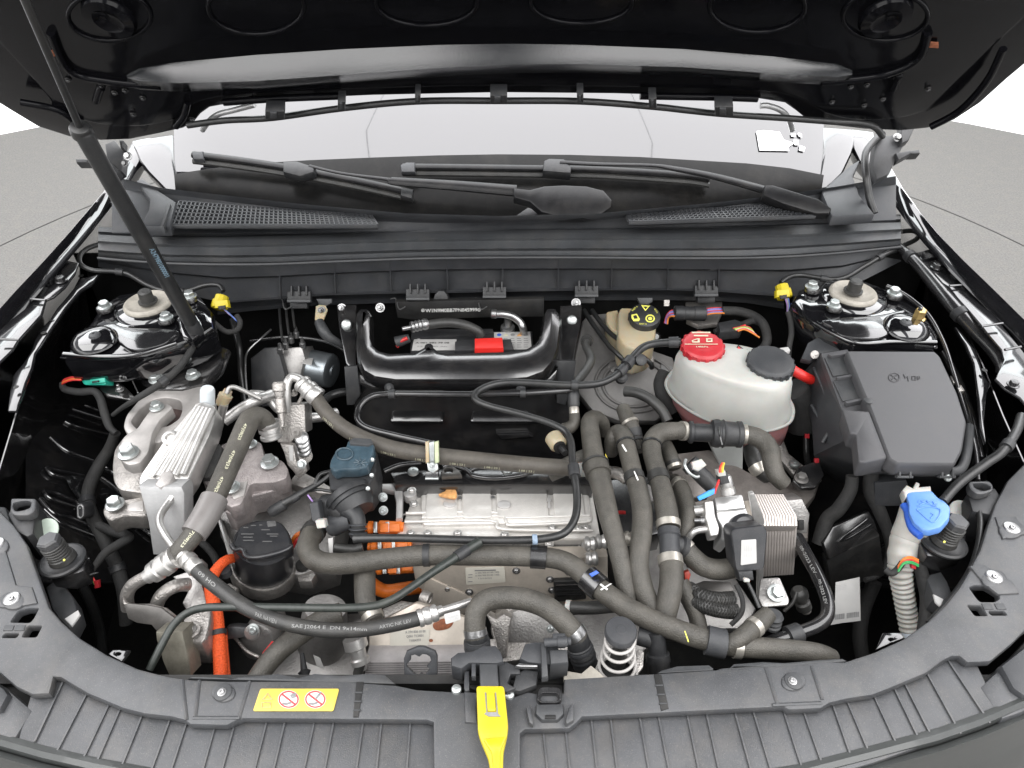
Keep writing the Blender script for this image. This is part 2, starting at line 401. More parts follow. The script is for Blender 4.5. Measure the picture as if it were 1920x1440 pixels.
# ---------------------------------------------------------------- setting
def struct(o): o['kind'] = 'structure'; return o
def disc(name, r0, r1, z, m, c=(0, 1.9)):
    n = 96; vs = []; fs = []
    for i in range(n):
        t = 2 * math.pi * i / n
        for r in (r0, r1): vs.append((c[0] + r * math.cos(t), c[1] + r * math.sin(t), z))
    for i in range(n): a, b = 2 * i, 2 * ((i + 1) % n); fs.append((a, a + 1, b + 1, b))
    return M().add(vs, fs).build(name, m)
struct(disc('floor', 2.62, 30, 0, 'carpet'))
struct(disc('turntable_floor', 0.02, 2.612, 0, 'carpet'))
struct(disc('floor_seam', 2.6, 2.63, -0.004, 'seam'))
def wall():
    n = 72; r = 5.5; rings = []
    prof = [(0.0, -0.35), (0.02, -0.2), (0.08, -0.08), (0.2, -0.01), (0.4, 0), (2.9, 0)]
    c = (0, 0.3); vs = []; fs = []
    for z, dr in prof:
        for i in range(n):
            t = 2 * math.pi * i / n; vs.append((c[0] + (r + dr) * math.cos(t), c[1] + (r + dr) * math.sin(t), z - 0.003))
    for j in range(len(prof) - 1):
        for i in range(n): fs.append((j * n + i, j * n + (i + 1) % n, (j + 1) * n + (i + 1) % n, (j + 1) * n + i))
    return M().add(vs, fs).build('studio_wall', 'studio_white')
struct(wall())
# ---------------------------------------------------------------- the car body
car = thing('car', 'black car seen from the front with its bonnet open over the engine bay', 'car', (960, 760, 0.0))
car.location.z = 0
def cpart(o, lab=None):
    if lab: o['label'] = lab
    return o
# bonnet: a thick inclined panel hinged at the rear, underside facing the viewer
HY, HZ, HS = 1.19, 1.205, 1.5          # hinge line and slope
HPL = (V((0, HY, HZ)), V((0, -HS, -1)).normalized())
bon_out = [(-150, 80), (-60, 160), (20, 210), (70, 240), (130, 259), (190, 266), (245, 264), (300, 253), (345, 243), (365, 232), (378, 216), (395, 204), (440, 196), (520, 190), (700, 182), (935, 177), (1150, 179), (1330, 184), (1420, 188), (1470, 196), (1490, 210), (1510, 226), (1560, 238), (1620, 245), (1690, 248), (1740, 243), (1790, 228), (1840, 195), (1890, 150), (1950, 100), (2080, 0)]
# points off the frame's top are continued on the panel itself, up to the front edge of the bonnet
def hp(a, b): # a across, b up the panel in metres
    e2 = V((0, -1, HS)).normalized(); return V((a, HY, HZ)) + e2 * b
def proj(p):
    d = p - CAM; k = d.dot(FW); return (960 + d.dot(RT) / k * FPX, 720 - d.dot(UP) / k * FPX)
up_pts = [hp(0.83, 0.42), hp(0.80, 0.66), hp(0.70, 0.86), hp(0.5, 0.95), hp(0.2, 0.99), hp(-0.2, 0.99), hp(-0.5, 0.95), hp(-0.70, 0.86), hp(-0.80, 0.66), hp(-0.84, 0.42)]
bonnet_poly = bon_out[1:-1] + [proj(p) for p in up_pts]
bonnet = plate('bonnet', 'bonnet_black', bonnet_poly, HPL, 0.03, car, bevel=0.008, label='open black bonnet seen from below')
ip = (HPL[0] + HPL[1] * 0.012, HPL[1])
inner = [(60, 150), (100, 205), (170, 232), (250, 240), (330, 226), (380, 192), (520, 176), (935, 164), (1380, 172), (1490, 186), (1560, 220), (1640, 228), (1730, 212), (1790, 160)] + [proj(hp(x, y)) for x, y in ((0.74, 0.42), (0.70, 0.66), (0.6, 0.8), (0.4, 0.88), (-0.4, 0.88), (-0.6, 0.8), (-0.70, 0.66), (-0.75, 0.42))]
plate('inner_panel', 'bonnet_black', inner, ip, 0.02, bonnet, bevel=0.007, sm=True)
# the long bright stiffening bead across the underside
us = [238, 262, 330, 480, 650, 830, 960, 1080, 1280, 1450, 1570, 1598]
up_e = [140, 128, 117, 103, 92, 84, 82, 84, 92, 106, 120, 132]
lo_e = [146, 152, 156, 152, 140, 127, 121, 120, 126, 138, 144, 140]
def shelf():
    rr = []
    T = [0, .05, .12, .25, .4, .55, .7, .85, .95, 1]
    for t in T:
        row = []
        for i, (u, a, b) in enumerate(zip(us, up_e, lo_e)):
            e = 0.2 if i in (0, len(us) - 1) else 1
            A, B = ON(u, a, ip), ON(u, b, ip)
            # lower edge stands out from the panel: the face between looks up and forward
            dd = D(u, b); k_ = dd.z / dd.y; T_ = math.tan(R(26))
            Bo = PY(u, b, (A.y - T_ * (A.z - CAM.z)) / (1 - T_ * k_))
            q = A.lerp(Bo, t) + V((0, -0.5, 0.85)) * (0.0008 * math.sin(math.pi * t) * e)
            row.append(q)
        rr.append(row)
    row = []
    for i, (u, a, b) in enumerate(zip(us, up_e, lo_e)):
        B = ON(u, b + 16, ip); row.append(B)
    rr.append(row)
    return M().grid(rr, 0.006, V((0, 0.75, 0.6))).build('stiffening_bead', 'satin_bead', bonnet, ang=18)
shelf()
for (u, v, a, b) in ((205, 30, 78, 46), (480, 12, 90, 52), (1190, 18, 0, 0), (800, 4, 95, 44), (1090, 4, 95, 40), (1420, 12, 90, 48), (1660, 30, 80, 46)):
    if not a: continue
    for k, (f, dd) in enumerate(((1, 3),)):
        px = [(u + a * f * math.cos(t), v + b * f * math.sin(t)) for t in [2 * math.pi * i / 28 for i in range(29)]]
        pts = [ON(x, y, ip) + ip[1] * 0.0004 for x, y in px]
        M().sweep(pts, [0.0032] * len(pts), 8, caps=False).build('pressed_ring', 'bonnet_black', bonnet, ang=70)
    if u in (205, 1660): M().lathe(ON(u, v, ip), HPL[1], [(0, 0.035), (0.008, 0.032), (0.010, 0.02), (0.004, 0.012)], 20).build('pressed_dish', 'bonnet_black', bonnet)
for (u, v, s) in ((103, 101, 10), (1750, 85, 10)):
    plate('tape_patch', 'rust', [(u - s, v - 6), (u + s, v - 5), (u + s, v + 6), (u - s, v + 5)], ip, 0.002, bonnet, up=0.004)
for (u, v) in ((190, 160), (215, 172), (235, 168), (268, 182), (350, 206), (360, 222), (1595, 162), (1625, 158), (1680, 145), (1655, 185), (1620, 196), (250, 213), (1560, 190), (128, 148), (1740, 165)):
    bolt(ON(u, v, ip) + ip[1] * 0.001, 11, 'satin_black', bonnet, 'hex', ax=HPL[1])
for px in ([(180, 188), (188, 165), (192, 162)], [(1675, 165), (1684, 142), (1688, 140)], [(40, 190), (110, 205), (150, 236)], [(1745, 236), (1800, 205), (1850, 150), (1880, 90)], [(95, 60), (130, 130), (200, 150), (300, 160)], [(1740, 60), (1720, 110), (1650, 140), (1540, 152)], [(420, 190), (520, 183), (640, 178)], [(1200, 178), (1330, 180), (1420, 183)], [(330, 235), (345, 215), (352, 190)]):
    pts = [ON(x, y, ip) + ip[1] * 0.002 for x, y in cr(px, 6)]
    M().sweep(pts, [0.006] * len(pts), 8).build('pressed_rib', 'bonnet_black', bonnet, ang=60)
# weatherstrip tubing with clips along the bonnet's rear edge
we = [(352, 235), (420, 226), (510, 221), (640, 203), (780, 190), (935, 189), (1090, 190), (1225, 200), (1290, 207), (1360, 214), (1480, 222), (1560, 228), (1610, 231), (1640, 238), (1655, 256)]
wp = [ON(u, v, (HPL[0] + HPL[1] * .02, HPL[1])) for u, v in we]
q = [V(x) for x in cr(wp, 6)]
wash = thing('washer_hose', 'thin black washer hose clipped along the rear edge of the raised bonnet', 'hose', wp[7])
M().sweep(q, [0.0055] * len(q), 10).build('tube', 'tube_black', wash, ang=60)
for (u, v, a, b) in ((515, 217, 18, 8), (640, 200, 7, 9), (783, 187, 5, 8), (935, 187, 16, 8), (1088, 185, 6, 8), (1224, 194, 7, 9), (1358, 210, 17, 9)):
    plate('hose_clip', 'black_plastic', rect(u - a, v - b, u + a, v + b), (HPL[0] + HPL[1] * 0.045, HPL[1]), 0.022, wash, bevel=0.002)
    plate('hose_clip', 'grey_plastic', rect(u - a * .5, v - b * .6, u + a * .2, v + b * .7), (HPL[0] + HPL[1] * 0.048, HPL[1]), 0.006, wash, bevel=0.001)
# openings near the corners of the bonnet's rear edge (bright arches)
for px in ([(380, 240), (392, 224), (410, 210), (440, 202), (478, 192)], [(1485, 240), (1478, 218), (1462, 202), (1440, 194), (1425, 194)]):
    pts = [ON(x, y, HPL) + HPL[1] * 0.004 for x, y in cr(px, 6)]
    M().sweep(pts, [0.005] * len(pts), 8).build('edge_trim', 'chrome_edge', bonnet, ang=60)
mat("pillar_paint", (0.02, 0.02, 0.022), 0.14, coat=0.3, ior=1.85, noise=0.1)
mat("seal_rubber", (0.044, 0.047, 0.051), 0.46, noise=0.25, nscale=14, bump=0.2, bscale=900, dust=0.14)
# ---------------------------------------------------------------- windscreen, pillars, cowl
WS = (V((0, 1.2, 1.035)), V((0, -0.577, 1)).normalized())
def WSU(h): return (WS[0] + WS[1] * h, WS[1])
ws_poly = [(322, 150), (327, 300), (334, 352), (480, 366), (700, 398), (935, 404), (1180, 396), (1400, 372), (1536, 348), (1543, 290), (1548, 150), (935, 100)]
screen = plate('windscreen', 'screen_glass', ws_poly, WS, 0.006, car, bevel=0.001)
plate('screen_frit_reflection', 'frit_reflection', [(326, 326), (400, 315), (480, 306), (580, 300), (700, 295), (820, 291), (935, 289), (1070, 290), (1200, 294), (1400, 306), (1480, 315), (1545, 328), (1540, 360), (1400, 392), (1180, 420), (935, 428), (700, 424), (480, 396), (330, 372)], WSU(0.001), 0.004, screen, bevel=0.0005)  # black frit band, extended upward to paint in the bonnet's dark reflection
# paper permit remains on the glass
for pg in ([(1418, 246), (1432, 244), (1462, 247), (1470, 262), (1490, 268), (1478, 276), (1480, 283), (1424, 282)], [(1483, 250), (1492, 250), (1491, 256), (1484, 256)], [(1496, 249), (1503, 250), (1504, 258), (1497, 255)], [(1488, 262), (1497, 263), (1498, 272), (1490, 272)], [(1500, 272), (1510, 276), (1508, 284), (1498, 282)]):
    plate('sticker', 'sticker_white', pg, WSU(0.003), 0.0008, screen, bevel=0.0002)
# scuttle behind the seal
def rowsN(us, vs, zs): return [P(u, v, z) for u, v, z in zip(us, vs, zs)]
US = [210, 300, 420, 560, 760, 935, 1120, 1320, 1460, 1580, 1680]
sc_rows = [
    rowsN(US, [330, 352, 366, 382, 400, 405, 400, 382, 366, 348, 330], [1.06] * 11),
    rowsN(US, [352, 362, 376, 392, 408, 412, 408, 390, 374, 356, 346], [1.045] * 11),
    rowsN(US, [400, 400, 404, 408, 414, 416, 412, 404, 398, 390, 384], [1.03] * 11),
    rowsN(US, [436, 436, 436, 436, 432, 428, 426, 424, 420, 416, 412], [1.015] * 11),
]
scut = M().grid(sc_rows, 0.004, V((0, 0.3, -1))).build('scuttle_cover', 'cowl_plastic', car, ang=50)
def grille(pts4, nx, ny, z):
    A, B, C, Dd = [P(u, v, z) for u, v in pts4]        # top-left, top-right, bottom-right, bottom-left
    up = (B - A).cross(Dd - A).normalized()
    if up.z < 0: up = -up
    b = M()
    def bar(p, q, wd):
        ax = (q - p) / 2; side = ax.cross(up).normalized() * wd; b.box((p + q) / 2, ax, side, up * 0.004)
    for i in range(nx + 1):
        t = i / nx; bar(A.lerp(B, t), Dd.lerp(C, t), 0.0011)
    for j in range(ny + 1):
        t = j / ny; bar(A.lerp(Dd, t), B.lerp(C, t), 0.0011)
    g = b.build('intake_grille', 'cowl_plastic', scut); g['kind'] = 'stuff'
    k = M().add([A - up * .006, B - up * .006, C - up * .006, Dd - up * .006], [(0, 1, 2, 3)])
    k.build('grille_backing', 'pit_black', scut)
    fr = [A, B, C, Dd, A]
    for p, q in zip(fr, fr[1:]): pass
    pts = [V(x) for x in cr([tuple(p) for p in (A, A.lerp(B, .5), B, C, C.lerp(Dd, .5), Dd)], 6, True)]
    pts2 = []
    for p, q in zip(fr, fr[1:]): pts2 += [p.lerp(q, i / 6) for i in range(6)]
    M().sweep(pts2 + [pts2[0]], [0.003] * (len(pts2) + 1), 6, caps=False).build('grille_frame', 'grey_plastic', scut)
grille([(337, 380), (698, 407), (708, 424), (318, 424)], 44, 6, 1.045)
grille([(1174, 402), (1500, 384), (1528, 406), (1180, 418)], 40, 5, 1.045)
# small pieces of trim at the ends of the scuttle
for pg in ([(255, 338), (268, 334), (300, 358), (330, 378), (318, 424), (262, 424), (278, 392), (280, 372)], [(1540, 358), (1590, 312), (1612, 300), (1600, 330), (1612, 365), (1640, 400), (1560, 405)]):
    plate('end_trim', 'cowl_plastic', pg, PLN(pg[0][0], pg[0][1], 1.055), 0.02, scut, bevel=0.004)
plate('end_rib', 'grey_plastic', [(300, 424), (312, 390), (316, 380), (320, 382), (306, 424)], PLN(310, 400, 1.06), 0.015, scut)
# pillars
for nm, pg, side in (('a', [(245, 262), (325, 250), (327, 300), (337, 348), (330, 369), (308, 352), (277, 320), (262, 300)], -1),
                     ('b', [(1540, 236), (1600, 240), (1604, 262), (1598, 285), (1580, 323), (1553, 350), (1541, 352), (1532, 330), (1544, 280)], 1)):
    pl = (P(pg[5][0], pg[5][1], 1.03), V((side * -0.10, -0.30, 1)).normalized())
    plate('pillar', 'pillar_paint', pg, pl, 0.03, car, bevel=0.008)
    pg2 = [(232, 290), (248, 262), (285, 255), (268, 296), (262, 300), (245, 330), (222, 352)] if side < 0 else [(1592, 240), (1640, 246), (1650, 300), (1640, 330), (1612, 300), (1600, 275)]
    plate('wing_corner', 'gloss_black', pg2, (pl[0] - V((0, 0, 0.012)), pl[1]), 0.03, car, bevel=0.006)
# ---------------------------------------------------------------- bulkhead panel with rubber seal
UB = [184, 240, 320, 420, 520, 640, 780, 935, 1090, 1240, 1380, 1480, 1580, 1640, 1689]
top = [425, 428, 430, 430, 427, 423, 419.5, 417, 415.5, 414, 411, 407, 404, 402.5, 402]
bd = [484, 489, 494, 496, 495, 490, 485, 483, 483, 484, 484, 481, 474, 468, 463]
bot = [500, 520, 545, 568, 562, 552, 547, 545, 544, 544, 548, 556, 545, 515, 490]
def brow(f, z): return [P(u, f(i), z) for i, u in enumerate(UB)]
sr = [brow(lambda i: top[i], 1.012), brow(lambda i: top[i] + 4, 1.016), brow(lambda i: top[i] + 9, 1.014), brow(lambda i: top[i] + 11, 1.006), brow(lambda i: top[i] + 13.5, 1.006), brow(lambda i: top[i] + 16, 1.014),
      brow(lambda i: top[i] + (bd[i] - top[i]) * .45, 1.012), brow(lambda i: top[i] + (bd[i] - top[i]) * .52, 1.006), brow(lambda i: top[i] + (bd[i] - top[i]) * .74, 1.001), brow(lambda i: top[i] + (bd[i] - top[i]) * .80, 0.994), brow(lambda i: bd[i] - 4, 0.985)]
bulk = thing('bulkhead_cover', 'wide dark grey plastic bulkhead cover with a rubber lip under the wipers', 'panel', (935, 500, 0.95))
sealm = M().grid(sr, 0.006, V((0, 0.5, -0.8))).build('rubber_seal', 'seal_rubber', bulk, ang=32)
pts = [V(x) for x in cr([tuple(P(u, v, 0.986)) for u, v in zip(UB, bd)], 5)]
M().sweep(pts, [0.0026] * len(pts), 8).build('seal_bead', 'grey_plastic', bulk, ang=60)
zb = [0.955, 0.93, 0.915, 0.90, 0.90, 0.90, 0.90, 0.90, 0.90, 0.90, 0.90, 0.90, 0.92, 0.94, 0.955]
pr = [brow(lambda i: bd[i] + 1, 0.978), [P(u, bd[i] + (bot[i] - bd[i]) * .33, 0.978 - (0.978 - zb[i]) * .30) for i, u in enumerate(UB)],
      [P(u, bd[i] + (bot[i] - bd[i]) * .38, 0.978 - (0.978 - zb[i]) * .44) for i, u in enumerate(UB)], [P(u, bot[i], zb[i]) for i, u in enumerate(UB)]]
face = M().grid(pr, 0.004, V((0, 1, 0))).build('cover_face', 'cowl_plastic', bulk, ang=22)
for u in (525, 628, 732, 838, 943, 1047, 1147, 1252, 1347):
    i = max(k for k in range(len(UB)) if UB[k] <= u); t = (u - UB[i]) / (UB[i + 1] - UB[i])
    b0, b1 = bd[i] + (bd[i + 1] - bd[i]) * t, bot[i] + (bot[i + 1] - bot[i]) * t
    A, B = P(u, b0 + 4, 0.972), P(u + (2 if u < 935 else -1), b1 - 1, 0.902)
    ax = (B - A) / 2; n = V((0, -0.8, 0.5)).normalized()
    M().box((A + B) / 2 + n * 0.001, ax, V((0.0011, 0, 0)), n * 0.0045).build('rib', 'cowl_plastic', bulk)
pts = [P(u, v, z) for u, v, z in cr([(318, 490, .972), (400, 498, .968), (440, 515, .955), (500, 512, .953), (560, 509, .951)], 6)]
M().sweep(pts, [0.0025] * len(pts), 8).build('rib', 'grey_plastic', bulk)
pts = [P(u, v, z) for u, v, z in cr([(1530, 487, .968), (1500, 493, .965), (1460, 503, .955), (1400, 503, .953), (1330, 505, .951)], 6)]
M().sweep(pts, [0.0025] * len(pts), 8).build('rib', 'grey_plastic', bulk)
# ledge and lower lip in lengths between the clips
led = [(408, 566, 583), (470, 561, 576), (520, 557, 572), (560, 552, 567), (700, 548, 562), (812, 546, 560), (845, 546, 560), (935, 544, 558), (1060, 542, 556), (1150, 541, 556), (1260, 541, 556), (1340, 543, 557), (1400, 548, 561), (1470, 553, 572)]
rws = [[P(u, a - 8, .898) for u, a, b in led], [P(u, a, .905) for u, a, b in led], [P(u, a + 3, .906) for u, a, b in led], [P(u, a + 4, .895) for u, a, b in led], [P(u, b - 2, .880) for u, a, b in led], [P(u, b, .882) for u, a, b in led], [P(u, b + 7, .872) for u, a, b in led]]
M().grid(rws, 0.004, V((0, 1, 0))).build('ledge', 'cowl_plastic', bulk, ang=28)
for u, v in ((560, 560), (783, 556), (927, 552), (1100, 550), (1325, 549)):
    c = plate('clip', 'black_plastic', rect(u - 22, v - 14, u + 22, v + 6), PFACE(u, v, .905, 35), 0.014, bulk, bevel=0.0015)
    plate('clip_tongue', 'black_plastic', rect(u - 17, v + 6, u + 16, v + 19), PFACE(u, v + 8, .893, 30), 0.014, c, bevel=0.002)
    plate('clip_bar', 'grey_plastic', rect(u - 22, v + 2, u + 22, v + 7), PFACE(u, v + 4, .912, 35), 0.01, c, bevel=0.001)
    for k in (-14, 0, 14):
        plate('clip_rib', 'black_plastic', rect(u + k - 1.5, v - 24, u + k + 1.5, v - 6), PFACE(u, v - 12, .918, 35), 0.01, c, bevel=0.0005)
for u, v in ((524, 563), (733, 565), (738, 563), (891, 563)):
    if u == 733: continue
    pts = [P(x, y, .90) for x, y in cr([(u - 6, v - 2), (u + 2, v - 4), (u + 6, v + 2), (u + 8, v + 12), (u + 12, v + 17), (u + 22, v + 12)], 5)]
    M().sweep(pts, [0.0011] * len(pts), 6).build('wire_spring', 'steel', bulk)
plate('arch_cutout', 'black_plastic', [(811, 566), (815, 552), (822, 545), (832, 545), (838, 552), (843, 566)], PFACE(826, 555, .908, 25), 0.03, bulk, bevel=0.003)
for u, v in ((1210, 558), (608, 560)):
    plate('hook', 'grey_plastic', [(u - 16, v), (u + 14, v), (u + 14, v + 8), (u + 4, v + 14), (u - 10, v + 12)], PFACE(u, v, .90, 35), 0.012, bulk, bevel=0.002)
# side blocks that close the cover's ends
for pg, z in (([(194, 495), (232, 502), (262, 545), (258, 560), (224, 560), (210, 545)], .93), ([(1640, 500), (1690, 470), (1682, 500), (1672, 525), (1650, 530), (1622, 512)], .93)):
    plate('end_block', 'black_plastic', pg, PFACE(*pg[0], z, 30), 0.05, bulk, bevel=0.006)
# ---------------------------------------------------------------- wipers
def wiperset(name, blade, d, caps, conn, arm, armd, plates):
    root = bpy.data.objects.new(name, None); link(root, ON(*conn[0], WSU(0.02)), car)
    pa = [ON(u, v, WSU(0.020)) for u, v in cr(blade, 6)]
    bl = M().sweep(pa, [d / 2 * S(p) for p in pa], 10, flat=0.7).build('wiper_blade', 'wiper_black', root, ang=40)
    pb = [p + V((0, -0.006, -0.010)) for p in pa]
    M().sweep(pb, [d / 3 * S(p) for p in pb], 8).build('wiper_rubber', 'rubber_dark', root, ang=40)
    pc = [ON(u, v, WSU(0.04)) for u, v in cr(arm, 6)]
    rr = [x[2] for x in cr([(0, 0, k) for k in armd], 6)]
    M().sweep(pc, [k / 2 * S(p) for k, p in zip(rr, pc)], 10, flat=0.6).build('wiper_arm', 'wiper_black', root, ang=40)
    for nm, pg, h, th, mm in plates: plate(nm, mm, pg, WSU(h), th, root, bevel=0.004)
    return root
wiperset('wiper', [(362, 290), (450, 301), (560, 318), (680, 341), (774, 362)], 17, 0, [(560, 315)], [(580, 311), (640, 325), (725, 336), (740, 340), (850, 348), (968, 358)], [8, 8, 10, 17, 21, 24], [
    ('end_cap', [(358, 284), (380, 282), (381, 298), (362, 298)], 0.03, 0.014, 'cowl_plastic'),
    ('end_cap', [(752, 350), (775, 356), (772, 372), (750, 366)], 0.03, 0.014, 'black_plastic'),
    ('connector', [(530, 302), (556, 301), (590, 312), (588, 322), (562, 330), (530, 322)], 0.042, 0.022, 'black_plastic'),
    ('arm_head', [(963, 351), (993, 355), (1020, 348), (1057, 346), (1100, 348), (1132, 356), (1148, 374), (1146, 388), (1126, 402), (1092, 407), (1050, 406), (1015, 397), (993, 378), (963, 370)], 0.06, 0.02, 'wiper_black')])
wiperset('wiper', [(755, 313), (860, 314), (1000, 316), (1120, 318), (1280, 328), (1330, 335)], 17, 0, [(1045, 313)], [(1050, 304), (1120, 308), (1220, 310), (1262, 316), (1340, 331), (1440, 358), (1500, 376), (1558, 396)], [11, 11, 9, 14, 18, 23, 24, 16], [
    ('end_cap', [(750, 308), (762, 303), (778, 303), (778, 322), (752, 322)], 0.03, 0.014, 'cowl_plastic'),
    ('connector', [(1020, 300), (1030, 296), (1058, 297), (1072, 312), (1070, 324), (1018, 320)], 0.042, 0.024, 'black_plastic'),
    ('arm_cover', [(1435, 346), (1450, 346), (1535, 372), (1560, 390), (1556, 400), (1530, 400), (1470, 382), (1432, 366)], 0.06, 0.02, 'wiper_black')])
for pg in ([(948, 417), (990, 388), (1016, 397), (985, 418)], [(1105, 405), (1128, 402), (1124, 418), (1104, 418)]):
    plate('wiper_linkage', 'black_plastic', pg, WSU(0.02), 0.02, car, bevel=0.003)
# ---------------------------------------------------------------- wings with their bolted flanges
def wing(sign, edge, flange, flange2, rail, boltsq, z=1.0):
    fl = plate('wing_flange', 'flange_black', flange, PLN(*flange[0], z, 0, 0.05), 0.006, wg[sign], bevel=0.002)
    return fl
wg = {}
for sign, nm in ((-1, 'front_wing'), (1, 'front_wing')):
    wg[sign] = None
zl = lambda v: 1.005 - (v - 500) * 0.00012
def skin(edge, gap, drop):
    """Wing skin: rolled edge along the pixel line, then falling outwards to the side of the car."""
    a = [P(u, v, z) for u, v, z in edge]; s = -1 if edge[0][0] < 960 else 1
    rows = [[p + V((-s * gap, 0, -0.02)) for p in a], [p + V((-s * gap * .5, 0, -0.004)) for p in a], a, [p + V((s * 0.005, 0, -0.003)) for p in a], [p + V((s * 0.018, 0, -0.03)) for p in a], [p + V((s * 0.05, 0, -0.09)) for p in a], [p + V((s * 0.09, 0, -0.16)) for p in a], [p + V((s * 0.10, 0, -0.5)) for p in a], [p + V((s * 0.06, 0, -0.75)) for p in a]]
    return M().grid(rows, 0.002, V((-s, 0, 0))).build('front_wing', 'gloss_black', car, ang=50)
el = [(236, 300, 1.06), (205, 348, 1.045), (165, 395, 1.035), (130, 436, 1.025), (80, 492, 1.015), (30, 545, 1.005), (-30, 612, .99), (-110, 720, .97), (-170, 840, .955), (-220, 960, .94)]
er = [(1652, 285, 1.06), (1690, 352, 1.045), (1722, 395, 1.035), (1758, 438, 1.025), (1806, 488, 1.015), (1860, 540, 1.005), (1925, 604, .99), (2010, 710, .97), (2080, 830, .955), (2130, 950, .94)]
wl_, wr_ = skin(el, 0.014, 0), skin(er, 0.014, 0)
FL = [(95, 502), (115, 486), (147, 492), (140, 512), (122, 537), (100, 556), (86, 562), (78, 590), (56, 614), (34, 638), (24, 655), (0, 678), (-40, 730), (-80, 790), (-110, 780), (-70, 715), (0, 622), (47, 560), (75, 527)]
fl = plate('wing_flange', 'flange_black', FL, PLN(100, 520, .985, 0, 0.04), 0.005, wl_, bevel=0.002)
FRl = [(1720, 473), (1737, 468), (1752, 465), (1775, 482), (1822, 537), (1878, 608), (1914, 652), (1960, 712), (2000, 790), (1960, 800), (1912, 745), (1884, 728), (1866, 710), (1876, 690), (1883, 674), (1878, 655), (1856, 630), (1838, 607), (1815, 580), (1795, 558), (1780, 538), (1752, 522), (1745, 507), (1727, 486)]
fr = plate('wing_flange', 'flange_black', FRl, PLN(1760, 500, .985, 0, 0.04), 0.005, wr_, bevel=0.002)
for q, f in (((115, 527, .986), fl), ((1756, 502, .986), fr), ((1899, 722, .978), fr)): bolt(q, 22, 'satin_black', f)
for f, lines, z in ((fl, [((86, 563), (48, 560)), ((75, 527), (96, 532)), ((36, 637), (0, 636))], .988), (fr, [((1780, 536), (1820, 534)), ((1840, 612), (1880, 606)), ((1884, 656), (1914, 650)), ((1728, 488), (1772, 480))], .988)):
    for a, b in lines:
        A, B = ON(*a, (P(*a, z), V((0, -0.04, 1)).normalized())), P(*b, z)
        M().sweep([A, B], [0.002, 0.002], 6).build('pressed_rib', 'flange_black', f)
# inner rails of the body beneath the flanges
RL = [(160, 520), (186, 513), (172, 532), (150, 545), (124, 576), (104, 606), (94, 620), (76, 648), (66, 662), (60, 690), (48, 718), (40, 745), (30, 770), (14, 770), (18, 735), (27, 700), (44, 680), (57, 660), (66, 636), (80, 612), (92, 600), (106, 578), (120, 562), (138, 540), (147, 522)]
rl = plate('inner_rail', 'flange_black', RL, PLN(100, 600, .965, 0, 0.05), 0.006, car, bevel=0.002)
RRr = [(1791, 612), (1803, 622), (1828, 655), (1838, 680), (1846, 706), (1858, 722), (1850, 738), (1846, 790), (1848, 830), (1838, 800), (1834, 740), (1826, 680), (1810, 645)]
rr_ = plate('inner_rail', 'flange_black', RRr, PLN(1820, 650, .955, 0, 0.05), 0.006, car, bevel=0.002)
for c in ((97, 599), (82, 624), (30, 726), (152, 517)):
    turn(c[0], c[1], .9645 + (0.05 * 0), [(0, 5), (.6, 5)], 'rail_hole', 'pit_black', rl, n=14)
turn(1846, 694, .958, [(0, 5), (.6, 5)], 'rail_hole', 'pit_black', rr_, n=14)
# black inner sides of the engine bay, falling from the rails to the floor
def side(top, name='inner_wing'):
    a = [P(*q) for q in top]; s_ = -1 if a[0].x < 0 else 1
    a = [V((p.x, min(1.115, p.y), p.z)) for p in a]
    f = [s_ * min(1, (i + .2) / 2) for i in range(len(a))]
    return M().grid([a, [p + V((k * .03, 0, -.06)) for p, k in zip(a, f)], [p + V((k * .085, 0, -.20)) for p, k in zip(a, f)], [p + V((k * .09, 0, -.42)) for p, k in zip(a, f)], [V((p.x + k * .08, p.y, .33)) for p, k in zip(a, f)]], 0.004, V((s_, 0, 0)) * 0.5).build(name, 'inner_black', car, ang=50)
sl = side([(200, 424, .97), (188, 445, .965), (150, 540, .95), (100, 615, .94), (60, 680, .93), (30, 780, .91), (0, 880, .88), (-30, 960, .86), (-40, 1100, .85)])
sr_ = side([(1690, 420, .97), (1706, 445, .965), (1745, 530, .95), (1800, 600, .94), (1840, 680, .93), (1880, 780, .91), (1925, 880, .88), (1950, 960, .86), (1950, 1100, .85)])
# the other wheel arch, with its own pressed ribs
def zar(u): return .745 - (1800 - u) * .0007
M().grid([[P(u, v, zar(u) + .004 * math.sin(v * .08 + u * .02)) for u in (1520, 1580, 1640, 1700, 1750, 1800, 1850)] for v in (735, 800, 860, 920, 980, 1040, 1100)], .005).build('arch_panel', 'inner_black', sr_, ang=60)
for px in ([(1832, 820), (1815, 850), (1800, 900)], [(1846, 800), (1850, 860), (1830, 905)], [(1640, 1030), (1680, 1010), (1700, 1000)], [(1646, 1080), (1690, 1090), (1740, 1070)]):
    pts = [P(u, v, zar(u) + .003) for u, v in cr(px, 6)]
    M().sweep(pts, [0.0042] * len(pts), 8).build('pressed_rib', 'gloss_black', sr_, ang=60)
def zarch(u): return .745 - (u - 90) * .0007
mat('rib_black', (0.014, 0.014, 0.015), 0.12, coat=0.7, ior=2.1, noise=0.3)
